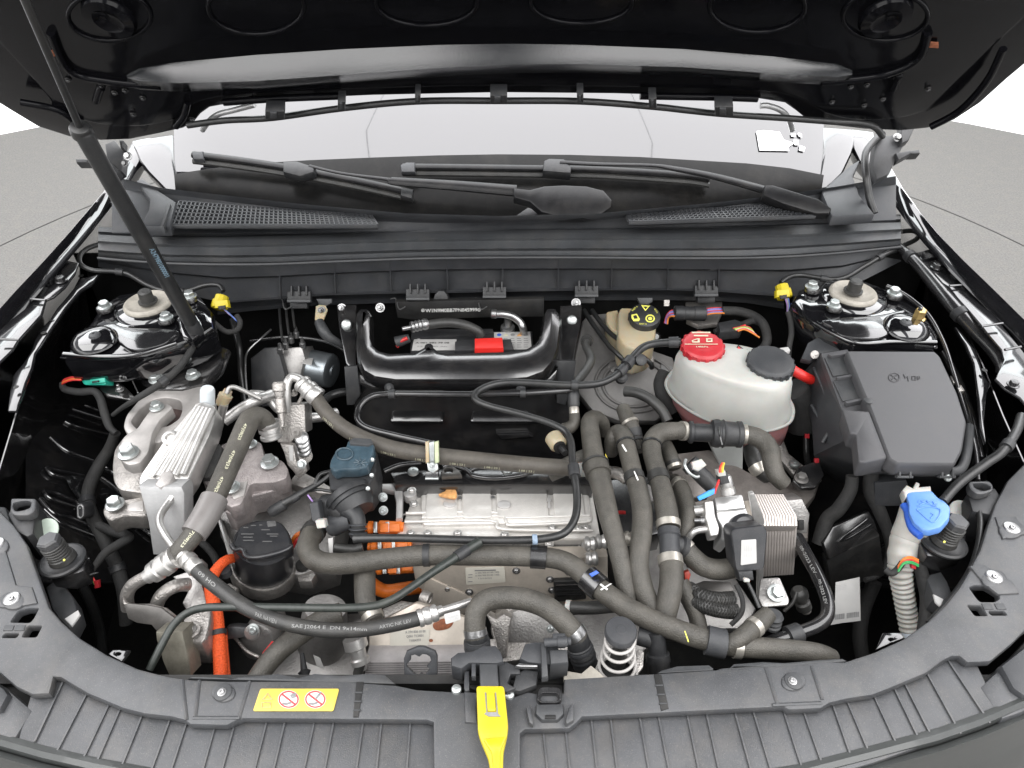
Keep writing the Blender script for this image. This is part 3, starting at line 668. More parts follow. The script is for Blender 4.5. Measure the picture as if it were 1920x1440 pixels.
# wide pressed ribs on the driver-side arch
for px in ([(95, 820), (125, 845), (182, 867), (215, 888)], [(122, 790), (145, 800), (212, 816)], [(135, 767), (160, 775), (196, 786)], [(158, 759), (180, 768), (200, 772)],
           [(87, 877), (110, 882), (160, 893), (130, 897), (100, 890), (87, 877)], [(82, 921), (105, 925), (140, 940), (150, 946)], [(82, 921), (95, 935), (140, 950)], [(75, 935), (100, 962), (135, 972), (165, 985), (190, 1003)],
           [(83, 955), (110, 978), (150, 995), (190, 1010)], [(300, 1010), (280, 1000), (262, 985)], [(190, 895), (205, 905), (230, 925), (255, 945)], [(195, 880), (225, 890), (250, 915)]):
    pts = [P(u, v, zarch(u) + .003) for u, v in cr(px, 6)]
    M().sweep(pts, [0.0042] * len(pts), 8).build('pressed_rib', 'rib_black', sl, ang=60)
rw_ = []
for v in (735, 780, 830, 880, 930, 980, 1030, 1090):
    rw_.append([P(u, v, zarch(u) + .004 * math.sin(v * .09 + u * .02)) for u in (48, 90, 130, 170, 210, 250, 300, 350)])
M().grid(rw_, .005).build('arch_panel', 'inner_black', sl, ang=60)
plate('arch_gusset', 'flange_black', [(120, 893), (140, 890), (166, 895), (165, 925), (150, 940), (132, 915)], PLN(140, 910, .725, -.5, 0), 0.004, sl, bevel=0.0015)
plate('arch_gusset', 'flange_black', [(184, 928), (190, 915), (203, 913), (216, 918), (240, 940), (225, 940), (205, 925), (192, 925)], PLN(205, 925, .72, .1, -.1), 0.02, sl, bevel=0.002)
# firewall and floor of the bay
M().grid([[V((x, y, z)) for x in (-.80, -.4, 0, .4, .80)] for y, z in ((1.12, .97), (1.125, .7), (1.13, .33))], 0.004, V((0, 1, 0))).build('firewall', 'fire_black', car, ang=40)
M().grid([[V((x, y, .33)) for x in (-.87, -.4, 0, .4, .87)] for y in (1.14, .8, .36)], 0.01).build('bay_floor', 'pit_black', car)
M().grid([[V((x, y, z)) for x in (-.78, -.4, 0, .4, .78)] for y, z in ((.375, .872), (.36, .33))], 0.01, V((0, -1, 0))).build('front_bulkhead', 'pit_black', car)
# ---------------------------------------------------------------- strut towers
def tower(poly, ring, bolts, nut, bump, embs, z):
    t = plate('strut_tower', 'gloss_black', poly, PLN(ring[0], ring[1], z, 0, 0.05), 0.06, car, bevel=0.012)
    u, v = ring
    turn(u, v + 8, z - .004, [(0, 62), (4, 60), (8, 54)], 'mount_collar', 'gloss_black', t, n=36)
    turn(u, v + 3, z + .004, [(0, 43), (3, 43), (6, 41), (8, 38), (6, 33), (4, 28), (4, 18)], 'mount_ring', 'cream_paint', t, n=36)
    turn(u, v - 2, z + .012, [(0, 17), (4, 17), (4, 13), (22, 12), (25, 9)], 'mount_cap', 'rubber_dark', t, n=20)
    for q in bolts: 
        turn(q[0], q[1] + 7, z + .002, [(0, 14), (6, 13.5), (8, 12)], 'bolt_boss', 'satin_black', t, n=20)
        bolt((q[0], q[1], z + .009), 25, 'zinc', t)
    for px, r in embs:
        pg = cr(px, 5, True)
        plate('pressed_pad', 'flange_black', pg, PLN(px[0][0], px[0][1], z + .004, 0, .05), 0.012, t, bevel=0.004)
    turn(bump[0], bump[1] + 12, z, [(0, 42), (6, 40), (14, 32), (17, 24), (18, 8)], 'pressed_dome', 'gloss_black', t, n=32)
    bolt((bump[0], bump[1] + 2, z + .014), 22, 'grey_plastic', t, 'pan')
    return t
tl = tower([(168, 600), (185, 570), (222, 548), (300, 540), (372, 548), (398, 580), (400, 610), (372, 628), (340, 640), (270, 662), (200, 668), (116, 668), (140, 632)], (278, 568), [(197, 575), (356, 556), (312, 596)], None, (178, 628),
           [([(190, 610), (212, 604), (240, 612), (330, 617), (322, 632), (300, 646), (250, 655), (222, 640), (205, 622)], 0)], .955)
tr = tower([(1486, 560), (1497, 538), (1560, 528), (1640, 530), (1690, 546), (1728, 574), (1752, 602), (1765, 630), (1755, 648), (1680, 643), (1604, 646), (1552, 622), (1515, 595)], (1599, 549), [(1522, 538), (1676, 550), (1563, 573)], None, (1698, 604),
           [([(1545, 598), (1640, 590), (1690, 580), (1698, 584), (1672, 600), (1670, 622), (1640, 634), (1580, 628), (1560, 612)], 0)], .955)
nutt = thing('brass_fitting', 'small brass hexagon stud screwed into the strut tower beside the fuse box', 'fitting', (1722, 602, .962))
turn(1722, 602, .962, [(0, 11), (7, 11), (8, 9)], 'nut_base', 'brass', nutt, n=6); turn(1722, 595, .970, [(0, 10), (16, 10), (18, 8)], 'nut_body', 'brass', nutt, n=6); turn(1725, 581, .985, [(0, 4), (5, 4), (6, 2)], 'stud', 'satin_black', nutt, n=12)
for px, z, t in (([(116, 670), (200, 676), (270, 668), (330, 650), (372, 634)], .93, tl), ([(1516, 602), (1552, 628), (1604, 650), (1680, 650), (1755, 652)], .93, tr), ([(120, 664), (200, 669), (260, 664), (330, 643)], .95, tl), ([(1530, 606), (1600, 642), (1680, 641), (1755, 642)], .95, tr)):
    pts = [P(u, v, z) for u, v in cr(px, 6)]; M().sweep(pts, [0.004] * len(pts), 8).build('welded_flange', 'gloss_black', t, ang=60)
# lower console of the left tower with two bolts
cons = plate('tower_console', 'inner_black', [(250, 690), (290, 672), (350, 655), (400, 640), (430, 652), (415, 690), (390, 715), (340, 730), (290, 730), (262, 712)], PLN(340, 690, .885, 0, .1), 0.02, tl, bevel=0.008)
plate('pressed_pad', 'gloss_black', [(250, 682), (300, 668), (340, 655), (345, 668), (300, 684), (262, 702), (248, 698)], PLN(300, 675, .90, 0, .1), 0.01, cons, bevel=0.004)
for q in ((362, 705, .892), (293, 712, .89)): bolt(q, 27, 'zinc', cons)
# bonnet hinges
for s, pgs in ((-1, [[(196, 270), (214, 262), (232, 285), (228, 320), (212, 330), (200, 300)], [(140, 297), (160, 297), (172, 302), (172, 306), (160, 304), (142, 304)], [(160, 300), (205, 303), (222, 318), (216, 330), (180, 306)], [(222, 262), (230, 262), (229, 274), (225, 276)]]),
               (1, [[(1642, 262), (1662, 254), (1690, 250), (1700, 262), (1684, 292), (1668, 325), (1645, 336), (1636, 310)], [(1706, 283), (1724, 279), (1726, 287), (1708, 288)], [(1680, 286), (1708, 281), (1710, 286), (1685, 300)], [(1690, 225), (1712, 205), (1728, 212), (1705, 262), (1692, 268)]])):
    h = bpy.data.objects.new('bonnet_hinge', None); link(h, P(pgs[0][0][0], pgs[0][0][1], 1.10), car)
    for k, pg in enumerate(pgs): plate(('hinge_arm', 'stop_pin', 'hinge_bracket', 'hinge_link')[k], 'black_plastic', pg, (P(*pgs[0][0], 1.12), V((0, -0.5, 0.85)).normalized()), 0.02, h, bevel=0.003, up=0.004 * k)
    c = pgs[0][2]; bolt(P(c[0] - 8 * s, c[1] + 8, 1.125), 16, 'steel', h, 'hex', ax=NRM); bolt(P(c[0] - 2 * s, c[1] + 22, 1.11), 12, 'satin_black', h, 'hex', ax=NRM)
# side glimpses: black gap between wing and body
mat("bumper_black", (0.05, 0.053, 0.052), 0.3, coat=0.3, noise=0.1)
mat("coil_paint", (0.36, 0.345, 0.33), 0.4, noise=0.12)
mat("mint_plastic", (0.5, 0.58, 0.5), 0.45, noise=0.12)
# ---------------------------------------------------------------- front panel over the radiator
ZP = 0.900
FP = PLN(960, 1300, ZP)
inner_l = [(-60, 905), (0, 958), (26, 985), (50, 1020), (68, 1070), (92, 1138), (117, 1167), (150, 1196), (200, 1227), (258, 1253), (312, 1267), (354, 1273)]
inner_r = [(1545, 1240), (1585, 1240), (1640, 1222), (1695, 1197), (1740, 1165), (1772, 1135), (1800, 1100), (1812, 1080), (1838, 1030), (1852, 985), (1866, 945), (1890, 900), (1940, 850)]
step_l = [(100, 1269), (113, 1270), (163, 1300), (230, 1328), (270, 1338), (322, 1344), (345, 1350), (356, 1358), (425, 1360), (440, 1352), (455, 1347), (800, 1350), (812, 1354), (813, 1470)]
step_r = [(976, 1470), (976, 1375), (985, 1368), (1068, 1366), (1080, 1356), (1092, 1344), (1470, 1325), (1480, 1331), (1540, 1328), (1556, 1318), (1590, 1310), (1637, 1303), (1670, 1290), (1737, 1262), (1770, 1238), (1786, 1230), (1800, 1230), (1815, 1242)]
edge_mid = [(354, 1273), (420, 1276), (632, 1276), (745, 1284), (782, 1292), (870, 1297), (900, 1297), (950, 1310), (990, 1296), (1010, 1300), (1056, 1298), (1058, 1272), (1230, 1262), (1480, 1246), (1545, 1240)]
outer_r = [(1815, 1242), (1858, 1240), (1900, 1205), (1920, 1185), (2040, 1100), (2120, 950), (2060, 850)]
outer_l = [(-190, 850), (-260, 1000), (-120, 1160), (-30, 1220), (0, 1262), (30, 1288), (60, 1302)]
holes = [rnd([(36, 1140), (50, 1146), (68, 1140), (71, 1146), (62, 1166), (22, 1168), (17, 1164)], 3)]
def hol(pts): return rnd(pts, 3)
HO = [hol([(20, 1166), (34, 1146), (50, 1141), (72, 1141), (62, 1160), (56, 1167)]), hol([(42, 1194), (52, 1174), (78, 1174), (68, 1194)]), hol([(4, 1195), (9, 1188), (35, 1188), (31, 1195)]),
      hol([(1818, 1102), (1828, 1098), (1852, 1098), (1872, 1110), (1873, 1122), (1864, 1128), (1838, 1128), (1832, 1122)]), hol([(1814, 1135), (1840, 1136), (1851, 1154), (1828, 1154)]), hol([(1854, 1146), (1882, 1146), (1888, 1153), (1858, 1153)])]
fp = plate('radiator_cover', 'panel_plastic', inner_l + edge_mid[1:] + inner_r[1:] + outer_r[::-1][0:0] + [(2060, 850), (2120, 950), (2040, 1100), (1920, 1185), (1900, 1205), (1858, 1240), (1815, 1242)] + step_r[::-1][1:] + step_l[::-1] + [(92, 1300), (60, 1302), (30, 1288), (0, 1262), (-120, 1160), (-260, 1000), (-190, 850)], FP, 0.012, car, bevel=0.003, holes=HO)
low = [(60, 1290), (100, 1262), (230, 1318), (360, 1345), (800, 1338), (830, 1342), (960, 1342), (990, 1350), (1090, 1335), (1470, 1316), (1640, 1292), (1740, 1252), (1800, 1220), (1830, 1240), (1880, 1345), (1640, 1430), (1500, 1470), (1000, 1500), (400, 1490), (180, 1444), (30, 1400)]
plate('ribbed_tray', 'panel_plastic', low, PLN(960, 1400, ZP - .012), 0.01, fp, bevel=0.002)
RIB = [((119, 1280), (66, 1392)), ((163, 1303), (103, 1419)), ((207, 1318), (153, 1432)), ((227, 1328), (179, 1438)), ((269, 1338), (226, 1445)), ((321, 1345), (283, 1450)), ((350, 1358), (320, 1450)), ((404, 1362), (378, 1455)), ((443, 1350), (414, 1455)), ((502, 1349), (475, 1455)), ((536, 1349), (511, 1455)), ((591, 1349), (568, 1455)), ((627, 1350), (607, 1455)), ((682, 1350), (667, 1455)), ((716, 1351), (705, 1455)), ((770, 1351), (762, 1455)),
       ((1018, 1370), (1028, 1460)), ((1060, 1368), (1070, 1460)), ((1108, 1345), (1120, 1455)), ((1144, 1343), (1158, 1455)), ((1198, 1340), (1218, 1455)), ((1233, 1338), (1256, 1455)), ((1287, 1336), (1312, 1455)), ((1323, 1334), (1350, 1455)), ((1376, 1331), (1410, 1455)), ((1410, 1329), (1448, 1455)), ((1468, 1332), (1505, 1447)), ((1505, 1332), (1543, 1440)), ((1560, 1320), (1598, 1429)), ((1587, 1314), (1632, 1420)), ((1637, 1304), (1685, 1407)), ((1677, 1294), (1727, 1397)), ((1695, 1282), (1750, 1390)), ((1737, 1263), (1800, 1377)), ((1777, 1240), (1855, 1357))]
pw = PLN(960, 1400, ZP - .012)
for a, b in RIB:
    A, B = ON(*a, pw), ON(*b, pw); A.z += .0005; B.z += .0005
    ax = (B - A) / 2; sd = ax.cross(V((0, 0, 1))).normalized()
    # each rib: a low ridge beside a narrow groove wall
    M().box((A + B) / 2, ax, sd * 0.0009, V((0, 0, 0.0016))).build('rib', 'panel_plastic', fp)
# bumper skin along the lower edge
be = [(-60, 1370), (0, 1390), (80, 1413), (180, 1436), (320, 1462), (560, 1485), (960, 1495), (1300, 1480), (1500, 1448), (1640, 1412), (1760, 1380), (1840, 1352), (1920, 1318), (2000, 1270)]
rw = []
for dv, z in ((-16, .889), (-4, .893), (8, .890), (14, .884), (16, .878), (20, .883), (30, .886), (44, .872), (80, .82)):
    rw.append([P(u, v + dv, z) for u, v in be])
for dz, dy in ((.12, -.05), (.35, -.07), (.55, -.04), (.62, .02)): rw.append([q + V((0, dy, -dz)) for q in rw[8][:]] if dz else [])
M().grid(rw, 0.003, V((0, 0.3, -1))).build('bumper_edge', 'bumper_black', car, ang=30)
for ca in ([(-220, 960, .94), (-215, 1080, .925), (-190, 1200, .91), (-130, 1300, .895), (-60, 1362, .889)], [(2130, 950, .94), (2140, 1060, .925), (2120, 1160, .91), (2070, 1220, .895), (2000, 1262, .889)]):
    a = [P(*q) for q in ca]; s_ = -1 if ca[0][0] < 0 else 1
    M().grid([a] + [[p + V((s_ * dx * (1 - i / 4), -dy * i / 4, -dz)) for i, p in enumerate(a)] for dx, dy, dz in ((.03, .02, .05), (.08, .05, .16), (.09, .06, .4), (.06, .02, .64))], .003, V((-s_, 1, 0))).build('front_corner', 'gloss_black', car, ang=50)
# headlamp corner wells
for pg, s in (([(-40, 1225), (14, 1262), (80, 1324), (70, 1348), (22, 1400), (-60, 1378)], -1), ([(1822, 1282), (1838, 1280), (1880, 1352), (1930, 1330), (2000, 1290), (1940, 1180), (1878, 1250)], 1)):
    plate('lamp_well', 'pit_black', pg, PLN(960, 1400, ZP - .035), 0.02, fp, bevel=0.003)
plate('lamp_block', 'panel_plastic', [(-40, 1260), (14, 1288), (62, 1330), (20, 1398), (-60, 1380)], PLN(960, 1400, ZP - .010), 0.03, fp, bevel=0.006)
plate('lamp_block', 'panel_plastic', [(1836, 1286), (1880, 1246), (1935, 1215), (1990, 1290), (1920, 1336), (1880, 1350)], PLN(960, 1400, ZP - .010), 0.03, fp, bevel=0.006)
plate('lamp_housing', 'cowl_plastic', [(-60, 1245), (8, 1288), (16, 1300), (0, 1330), (-60, 1340)], PLN(960, 1400, ZP - .002), 0.02, fp, bevel=0.006)
plate('lamp_housing', 'cowl_plastic', [(1876, 1246), (1935, 1200), (2000, 1260), (1940, 1318), (1900, 1290)], PLN(960, 1400, ZP - .002), 0.02, fp, bevel=0.006)
# lip behind the panel, fasteners, raised pads
for pg in ([(352, 1272), (358, 1268), (420, 1270), (490, 1266), (520, 1262), (560, 1270), (590, 1262), (640, 1266), (690, 1262), (720, 1264), (742, 1282), (632, 1280)], [(1232, 1262), (1240, 1256), (1270, 1248), (1330, 1246), (1345, 1258), (1362, 1258), (1376, 1244), (1430, 1240), (1470, 1242), (1540, 1236), (1580, 1234), (1590, 1240), (1480, 1250)]):
    plate('rear_lip', 'grey_plastic', pg, PLN(960, 1270, ZP - .006), 0.012, fp, bevel=0.002)
for q in ((418, 1298), (1488, 1277)):
    k = plate('screw_pad', 'panel_plastic', circ(q[0], q[1], 23, 18), PLN(*q, ZP + .002), 0.008, fp, bevel=0.002)
    turn(q[0], q[1], ZP + .002, [(0, 17), (2, 16), (3, 12)], 'washer', 'grey_plastic', k); bolt((q[0] - 2, q[1], ZP + .004), 16, 'steel', k, 'torx')
for q in ((22, 1123), (-8, 1020), (1864, 1082), (1897, 990)):
    k = plate('screw_pad', 'panel_plastic', circ(q[0], q[1] + 2, 24, 17), PLN(*q, ZP + .003), 0.008, fp, bevel=0.002)
    turn(q[0], q[1], ZP + .003, [(0, 15), (2, 14), (3, 11)], 'washer', 'steel', k); bolt((q[0], q[1], ZP + .005), 15, 'steel', k, 'torx')
for pg in ([(345, 1276), (436, 1276), (452, 1338), (360, 1352), (345, 1345)], [(1440, 1256), (1528, 1250), (1545, 1318), (1480, 1322), (1466, 1318)]):
    pass
for px in ([(342, 1275), (350, 1350)], [(374, 1276), (366, 1345)], [(468, 1278), (448, 1346)], [(1522, 1250), (1542, 1312)], [(1436, 1252), (1458, 1322)], [(1448, 1322), (1540, 1318)], [(362, 1346), (450, 1346)]):
    A, B = ON(*px[0], FP), ON(*px[1], FP); M().sweep([A, B], [.0018, .0018], 6).build('pressed_rib', 'panel_plastic', fp)
for pg in ([(668, 1278), (682, 1278), (672, 1344), (662, 1344)], [(1226, 1264), (1240, 1264), (1254, 1328), (1240, 1332)]):
    A, B = V(pg[0]), V(pg[3])
    g = plate('slot', 'pit_black', pg, PLN(*pg[0], ZP), 0.004, fp, bevel=0.0006, up=.0012)
    for t in (.3, .55, .8): c = A.lerp(B, t); plate('slot_bar', 'grey_plastic', rect(c.x - 1, c.y - 1.5, c.x + 13, c.y + 1.5), PLN(c.x, c.y, ZP), .003, g, bevel=.0005, up=.002)
for c in ((15, 1176), (36, 1176)):
    plate('shallow_pad', 'grey_plastic', [(c[0] - 10, c[1] + 6), (c[0] - 6, c[1] - 4), (c[0] + 12, c[1] - 4), (c[0] + 8, c[1] + 6)], FP, .003, fp, bevel=.0006, up=.001)
for c in ((1852, 1137), (1876, 1137)):
    plate('shallow_pad', 'grey_plastic', [(c[0] - 12, c[1] - 6), (c[0] + 6, c[1] - 6), (c[0] + 12, c[1] + 5), (c[0] - 6, c[1] + 5)], FP, .003, fp, bevel=.0006, up=.001)
for pg in ([(-60, 1000), (10, 1030), (30, 1096), (60, 1100), (70, 1130), (20, 1140), (-80, 1130)], [(1818, 1060), (1845, 1058), (1900, 1090), (1912, 1112), (1872, 1114), (1846, 1094)], [(1866, 968), (1905, 968), (1928, 1000), (1880, 1010)]):
    plate('raised_pad', 'panel_plastic', pg, FP, .006, fp, bevel=.002, up=.0025)
# braces under the side arms
for pts, m in (([(-10, 990), (20, 1070), (40, 1150)], 'grey_plastic'), ([(1906, 960), (1880, 1040), (1840, 1090)], 'grey_plastic')):
    pass
# yellow warning sticker
yl = plate('warning_sticker', 'label_yellow', rnd([(488, 1291), (636, 1291), (625, 1333), (474, 1333)], 4), FP, .0012, fp, bevel=.0003, up=.0014, label='yellow warning sticker with two red prohibition signs')
YP = (FP[0] + V((0, 0, .0014)), FP[1])
def ringp(u, v, a, b, wd, m, parent, pl, up=.0008, rot=0):
    plate('printed_ring', m, circ(u, v, a, b, 28, rot), pl, .0005, parent, bevel=.0001, up=up, holes=[circ(u, v, a - wd, b - wd, 28, rot)])
for (u, v) in ((541, 1311), (591, 1311)):
    plate('printed_disc', 'print_white', circ(u, v, 20, 17, 28), YP, .0005, yl, bevel=.0001, up=.0005)
    ringp(u, v, 19, 16, 2.6, 'print_red', yl, YP, .001)
    plate('printed_bar', 'print_red', [(u - 13, v - 8), (u - 10, v - 10), (u + 13, v + 8), (u + 10, v + 10)], YP, .0005, yl, bevel=.0001, up=.0012)
    plate('printed_figure', 'print_grey', [(u - 12, v + 6), (u - 2, v + 6), (u + 6, v + 4), (u + 4, v + 8), (u - 4, v + 11), (u - 12, v + 9)], YP, .0005, yl, bevel=.0001, up=.0014)
plate('printed_jerrycan', 'print_grey', [(544, 1304), (549, 1299), (556, 1300), (554, 1307), (547, 1309)], YP, .0005, yl, bevel=.0001, up=.0016)
plate('printed_wand', 'print_grey', [(590, 1310), (600, 1297), (603, 1298), (593, 1311)], YP, .0005, yl, bevel=.0001, up=.0016)
for h in (0,): plate('printed_triangle', 'sealant', [(502, 1298), (512, 1312), (490, 1312)], YP, .0005, yl, bevel=.0001, up=.0008, holes=[[(501.5, 1302), (507, 1310), (495, 1310)]])
plate('printed_frame', 'sealant', rect(490, 1316, 508, 1327), YP, .0005, yl, bevel=.0001, up=.0008, holes=[rect(492, 1318, 506, 1325)])
# small silver lugs beside the panel
for pg in ([(202, 1226), (212, 1218), (243, 1218), (228, 1240)], [(1642, 1218), (1656, 1186), (1690, 1186), (1697, 1196), (1670, 1206)]):
    plate('mounting_lug', 'flange_black', pg, PLN(*pg[0], .885), .006, car, bevel=.0015, holes=[circ(sum(p[0] for p in pg) / len(pg), sum(p[1] for p in pg) / len(pg), 5, 3, 10)])
# ---------------------------------------------------------------- bonnet latch, lever, spring, bumpers
lt = thing('bonnet_latch', 'grey and black bonnet latch mechanism behind the yellow release lever', 'latch', (950, 1290, .86))
Z = .915
plate('latch_block', 'cowl_plastic', [(845, 1232), (858, 1222), (885, 1220), (905, 1210), (930, 1209), (940, 1222), (945, 1240), (932, 1244), (880, 1243), (865, 1254), (846, 1248)], PLN(900, 1230, Z), .03, lt, bevel=.003)
plate('latch_stem', 'grey_plastic', [(898, 1243), (933, 1243), (936, 1290), (900, 1290)], PLN(915, 1265, Z), .02, lt, bevel=.003)
plate('latch_pawl', 'black_plastic', [(934, 1242), (950, 1240), (975, 1252), (976, 1264), (958, 1264), (952, 1280), (968, 1290), (950, 1298), (936, 1290)], PLN(950, 1265, Z - .006), .014, lt, bevel=.002)
plate('latch_pawl', 'black_plastic', [(968, 1262), (985, 1254), (1010, 1258), (1006, 1284), (975, 1296), (960, 1294)], PLN(980, 1270, Z - .008), .014, lt, bevel=.002)
plate('latch_spring_arm', 'steel', [(966, 1248), (974, 1243), (1008, 1246), (1008, 1250), (976, 1250)], PLN(980, 1248, Z), .006, lt, bevel=.001)
plate('latch_body', 'cowl_plastic', [(974, 1234), (984, 1206), (1000, 1202), (1040, 1203), (1048, 1216), (1064, 1216), (1066, 1240), (1035, 1246), (990, 1242)], PLN(1010, 1225, Z), .035, lt, bevel=.003)
plate('latch_lug', 'grey_plastic', [(1014, 1205), (1024, 1205), (1028, 1268), (1016, 1270)], PLN(1020, 1235, Z + .006), .012, lt, bevel=.002)
plate('latch_box', 'grey_plastic', [(1030, 1217), (1064, 1216), (1066, 1242), (1032, 1245)], PLN(1040, 1230, Z + .006), .03, lt, bevel=.003)
rod((1020, 1205, Z + .012), (1070, 1202, Z + .012), [(0, 8), (.5, 8), (.5, 10), (.85, 10), (.9, 7), (1, 7)], 'switch_barrel', 'cowl_plastic', lt)
plate('switch_cap', 'cowl_plastic', [(1036, 1186), (1060, 1186), (1062, 1198), (1036, 1200)], PLN(1050, 1192, Z + .016), .02, lt, bevel=.002)
plate('latch_plate', 'pit_black', [(975, 1244), (1056, 1244), (1056, 1300), (960, 1310), (905, 1300), (880, 1290), (882, 1250)], PLN(960, 1280, .87), .02, lt, bevel=.003)
plate('latch_rail', 'cowl_plastic', [(871, 1258), (880, 1258), (880, 1294), (873, 1296), (870, 1290)], PLN(875, 1275, Z - .01), .01, lt, bevel=.001)
plate('latch_rail', 'cowl_plastic', [(884, 1243), (892, 1243), (892, 1268), (884, 1268)], PLN(888, 1255, Z), .01, lt, bevel=.001)
plate('catch_pocket', 'satin_black', rnd([(1005, 1312), (1008, 1292), (1016, 1286), (1046, 1287), (1054, 1294), (1054, 1314), (1044, 1318), (1014, 1318)], 5), PLN(1030, 1300, .906), .02, lt, bevel=.003, holes=[rnd([(1012, 1310), (1016, 1300), (1044, 1300), (1048, 1310), (1040, 1314), (1018, 1314)], 3)])
plate('catch_base', 'grey_plastic', [(1005, 1319), (1056, 1318), (1058, 1338), (1046, 1350), (1016, 1350), (1004, 1338)], PLN(1030, 1330, .906), .012, lt, bevel=.003)
for pg in ([(986, 1326), (994, 1322), (1000, 1350), (1000, 1360), (992, 1354)], [(1066, 1330), (1074, 1316), (1076, 1350), (1062, 1358), (1060, 1350)]): plate('catch_wing', 'panel_plastic', pg, PLN(1030, 1340, .908), .008, lt, bevel=.002)
plate('catch_slot', 'pit_black', rect(1022, 1340, 1042, 1347), PLN(1030, 1343, .906), .004, lt, bevel=.0005, up=.001)
bolt((955, 1303, .90), 20, 'zinc', lt, 'pan'); bolt((856, 1293, .90), 20, 'zinc', lt, 'pan')
plate('base_shoulder', 'panel_plastic', [(870, 1296), (895, 1298), (893, 1330), (895, 1356), (872, 1354)], PLN(880, 1330, ZP + .003), .006, lt, bevel=.002)
lv = thing('release_lever', 'bright yellow plastic bonnet release lever reaching over the front panel', 'lever', (920, 1360, .90))
YLP = PLN(915, 1330, .925, 0, -.05)
plate('lever_blade', 'yellow_plastic', rnd([(893, 1285), (945, 1285), (947, 1300), (953, 1360), (951, 1378), (944, 1408), (942, 1470), (925, 1470), (915, 1420), (900, 1384), (896, 1370)], 6), YLP, .008, lv, bevel=.0025)
plate('lever_spine', 'yellow_plastic', rnd([(905, 1384), (950, 1380), (938, 1408), (936, 1470), (928, 1470), (922, 1410)], 5), YLP, .004, lv, bevel=.002, up=.004)
plate('lever_tongue', 'yellow_plastic', rnd([(912, 1298), (927, 1298), (930, 1333), (914, 1333)], 5), YLP, .003, lv, bevel=.001, up=.002)
plate('embossed_mark', 'print_grey', [(909, 1298), (911.5, 1298), (914, 1335), (931, 1335), (928, 1298), (930, 1298), (934, 1338), (939, 1343), (916, 1343), (908, 1338), (912, 1335)], YLP, .001, lv, bevel=.0002, up=.0012)
sp = thing('spring_stop', 'round rubber bonnet stop on a pale coil spring beside the latch', 'spring', (1157, 1268, .86))
c0, c1 = P(1156, 1268, .862), P(1163, 1196, .915)
pts = []; rr = []
for i in range(181):
    t = i / 180; c = c0.lerp(c1, t); r = (40 - 13 * min(1, t * 1.3)) * S(c); a = -1.2 + t * 2 * math.pi * 5.2; tt = max(0, (t - .1) / .9)
    c = c0.lerp(c1, tt)
    pts.append(c + V((math.cos(a) * r, math.sin(a) * r, 0))); rr.append(3.2 * S(c))
M().sweep(pts, rr, 8).build('coil_spring', 'coil_paint', sp, ang=60)
turn(1163, 1190, .912, [(0, 26), (2, 30), (14, 30), (17, 28), (18, 14), (18, 10), (19, 9)], 'rubber_disc', 'cowl_plastic', sp, n=32)
turn(1158, 1240, .862, [(0, 16), (30, 14), (60, 12)], 'stop_post', 'rubber_dark', sp)
turn(1156, 1270, .856, [(0, 40), (4, 40), (5, 22)], 'spring_seat', 'pit_black', sp)
plate('seat_plate', 'cream_paint', [(1056, 1256), (1090, 1262), (1108, 1247), (1120, 1256), (1142, 1276), (1057, 1276)], PLN(1090, 1265, .885), .006, sp, bevel=.0015)
plate('seat_plate', 'cast_alu', [(1196, 1216), (1208, 1222), (1206, 1250), (1194, 1266), (1185, 1262)], PLN(1200, 1240, .87), .006, sp, bevel=.0015)
br = thing('radiator_bracket', 'grey plastic bracket with a notched window in front of the fins', 'bracket', (790, 1290, .86))
plate('bracket_plate', 'cowl_plastic', [(759, 1300), (757, 1236), (762, 1222), (784, 1213), (794, 1213), (816, 1222), (820, 1232), (819, 1300), (814, 1300), (814, 1276), (764, 1276), (764, 1300)], PFACE(790, 1250, .87, 40), .006, br, bevel=.001,
      holes=[[(763, 1245), (770, 1238), (770, 1230), (778, 1228), (786, 1232), (792, 1227), (800, 1228), (806, 1232), (808, 1240), (800, 1250), (806, 1256), (800, 1262), (796, 1268), (790, 1264), (784, 1268), (776, 1264), (768, 1256), (762, 1250)]])
def bumpstop(c, rot, grp):
    t = thing('bump_stop', grp, 'bump stop', (c[0], c[1], .85), 'adjustable rubber bonnet stops')
    u, v = c
    plate('stop_bracket', 'satin_black', [(u - 44 * rot - 4, v + 2), (u - 36, v - 14), (u + 30, v - 22), (u + 44 * 1, v - 8), (u + 40, v + 24), (u + 8, v + 34), (u - 30, v + 30)], PLN(u, v, .872), .03, t, bevel=.003)
    turn(u, v + 6, .874, [(0, 40), (4, 40), (6, 36), (3, 30), (3, 24)], 'stop_collar', 'black_plastic', t, n=32, ax=(0, 0.05, 1))
    prof = [(0, 24), (10, 22)]
    for i in range(5): prof += [(12 + i * 6, 19), (14 + i * 6, 20.5), (16 + i * 6, 20.5), (17.5 + i * 6, 18.5)]
    turn(u, v + 2, .876, prof, 'stop_thread', 'rubber_dark', t, ax=(rot * 0.12, .05, 1))
    p = P(u, v + 2, .876); s = S(p); ax = V((rot * 0.12, .05, 1)).normalized()
    M().lathe(p + ax * (42 * s), ax, [(0, 18), (0.1 * 0, 18)] and [(0, 19 * s), (12 * s, 20 * s), (16 * s, 17 * s)], 6).build('stop_head', 'panel_plastic', t, ang=20)
    plate('paint_dot', 'print_yellow', circ(u + 2, v + 4, 2.2, 2.2, 8), PFACE(u, v - 2, .884, 45), .001, t, bevel=.0002, up=.026)
    return t
bumpstop((118, 1046), -1, 'black screw-in bonnet stop in the corner by the ribbed wheel arch')
bumpstop((1769, 1012), 1, 'black screw-in bonnet stop beside the blue washer cap')
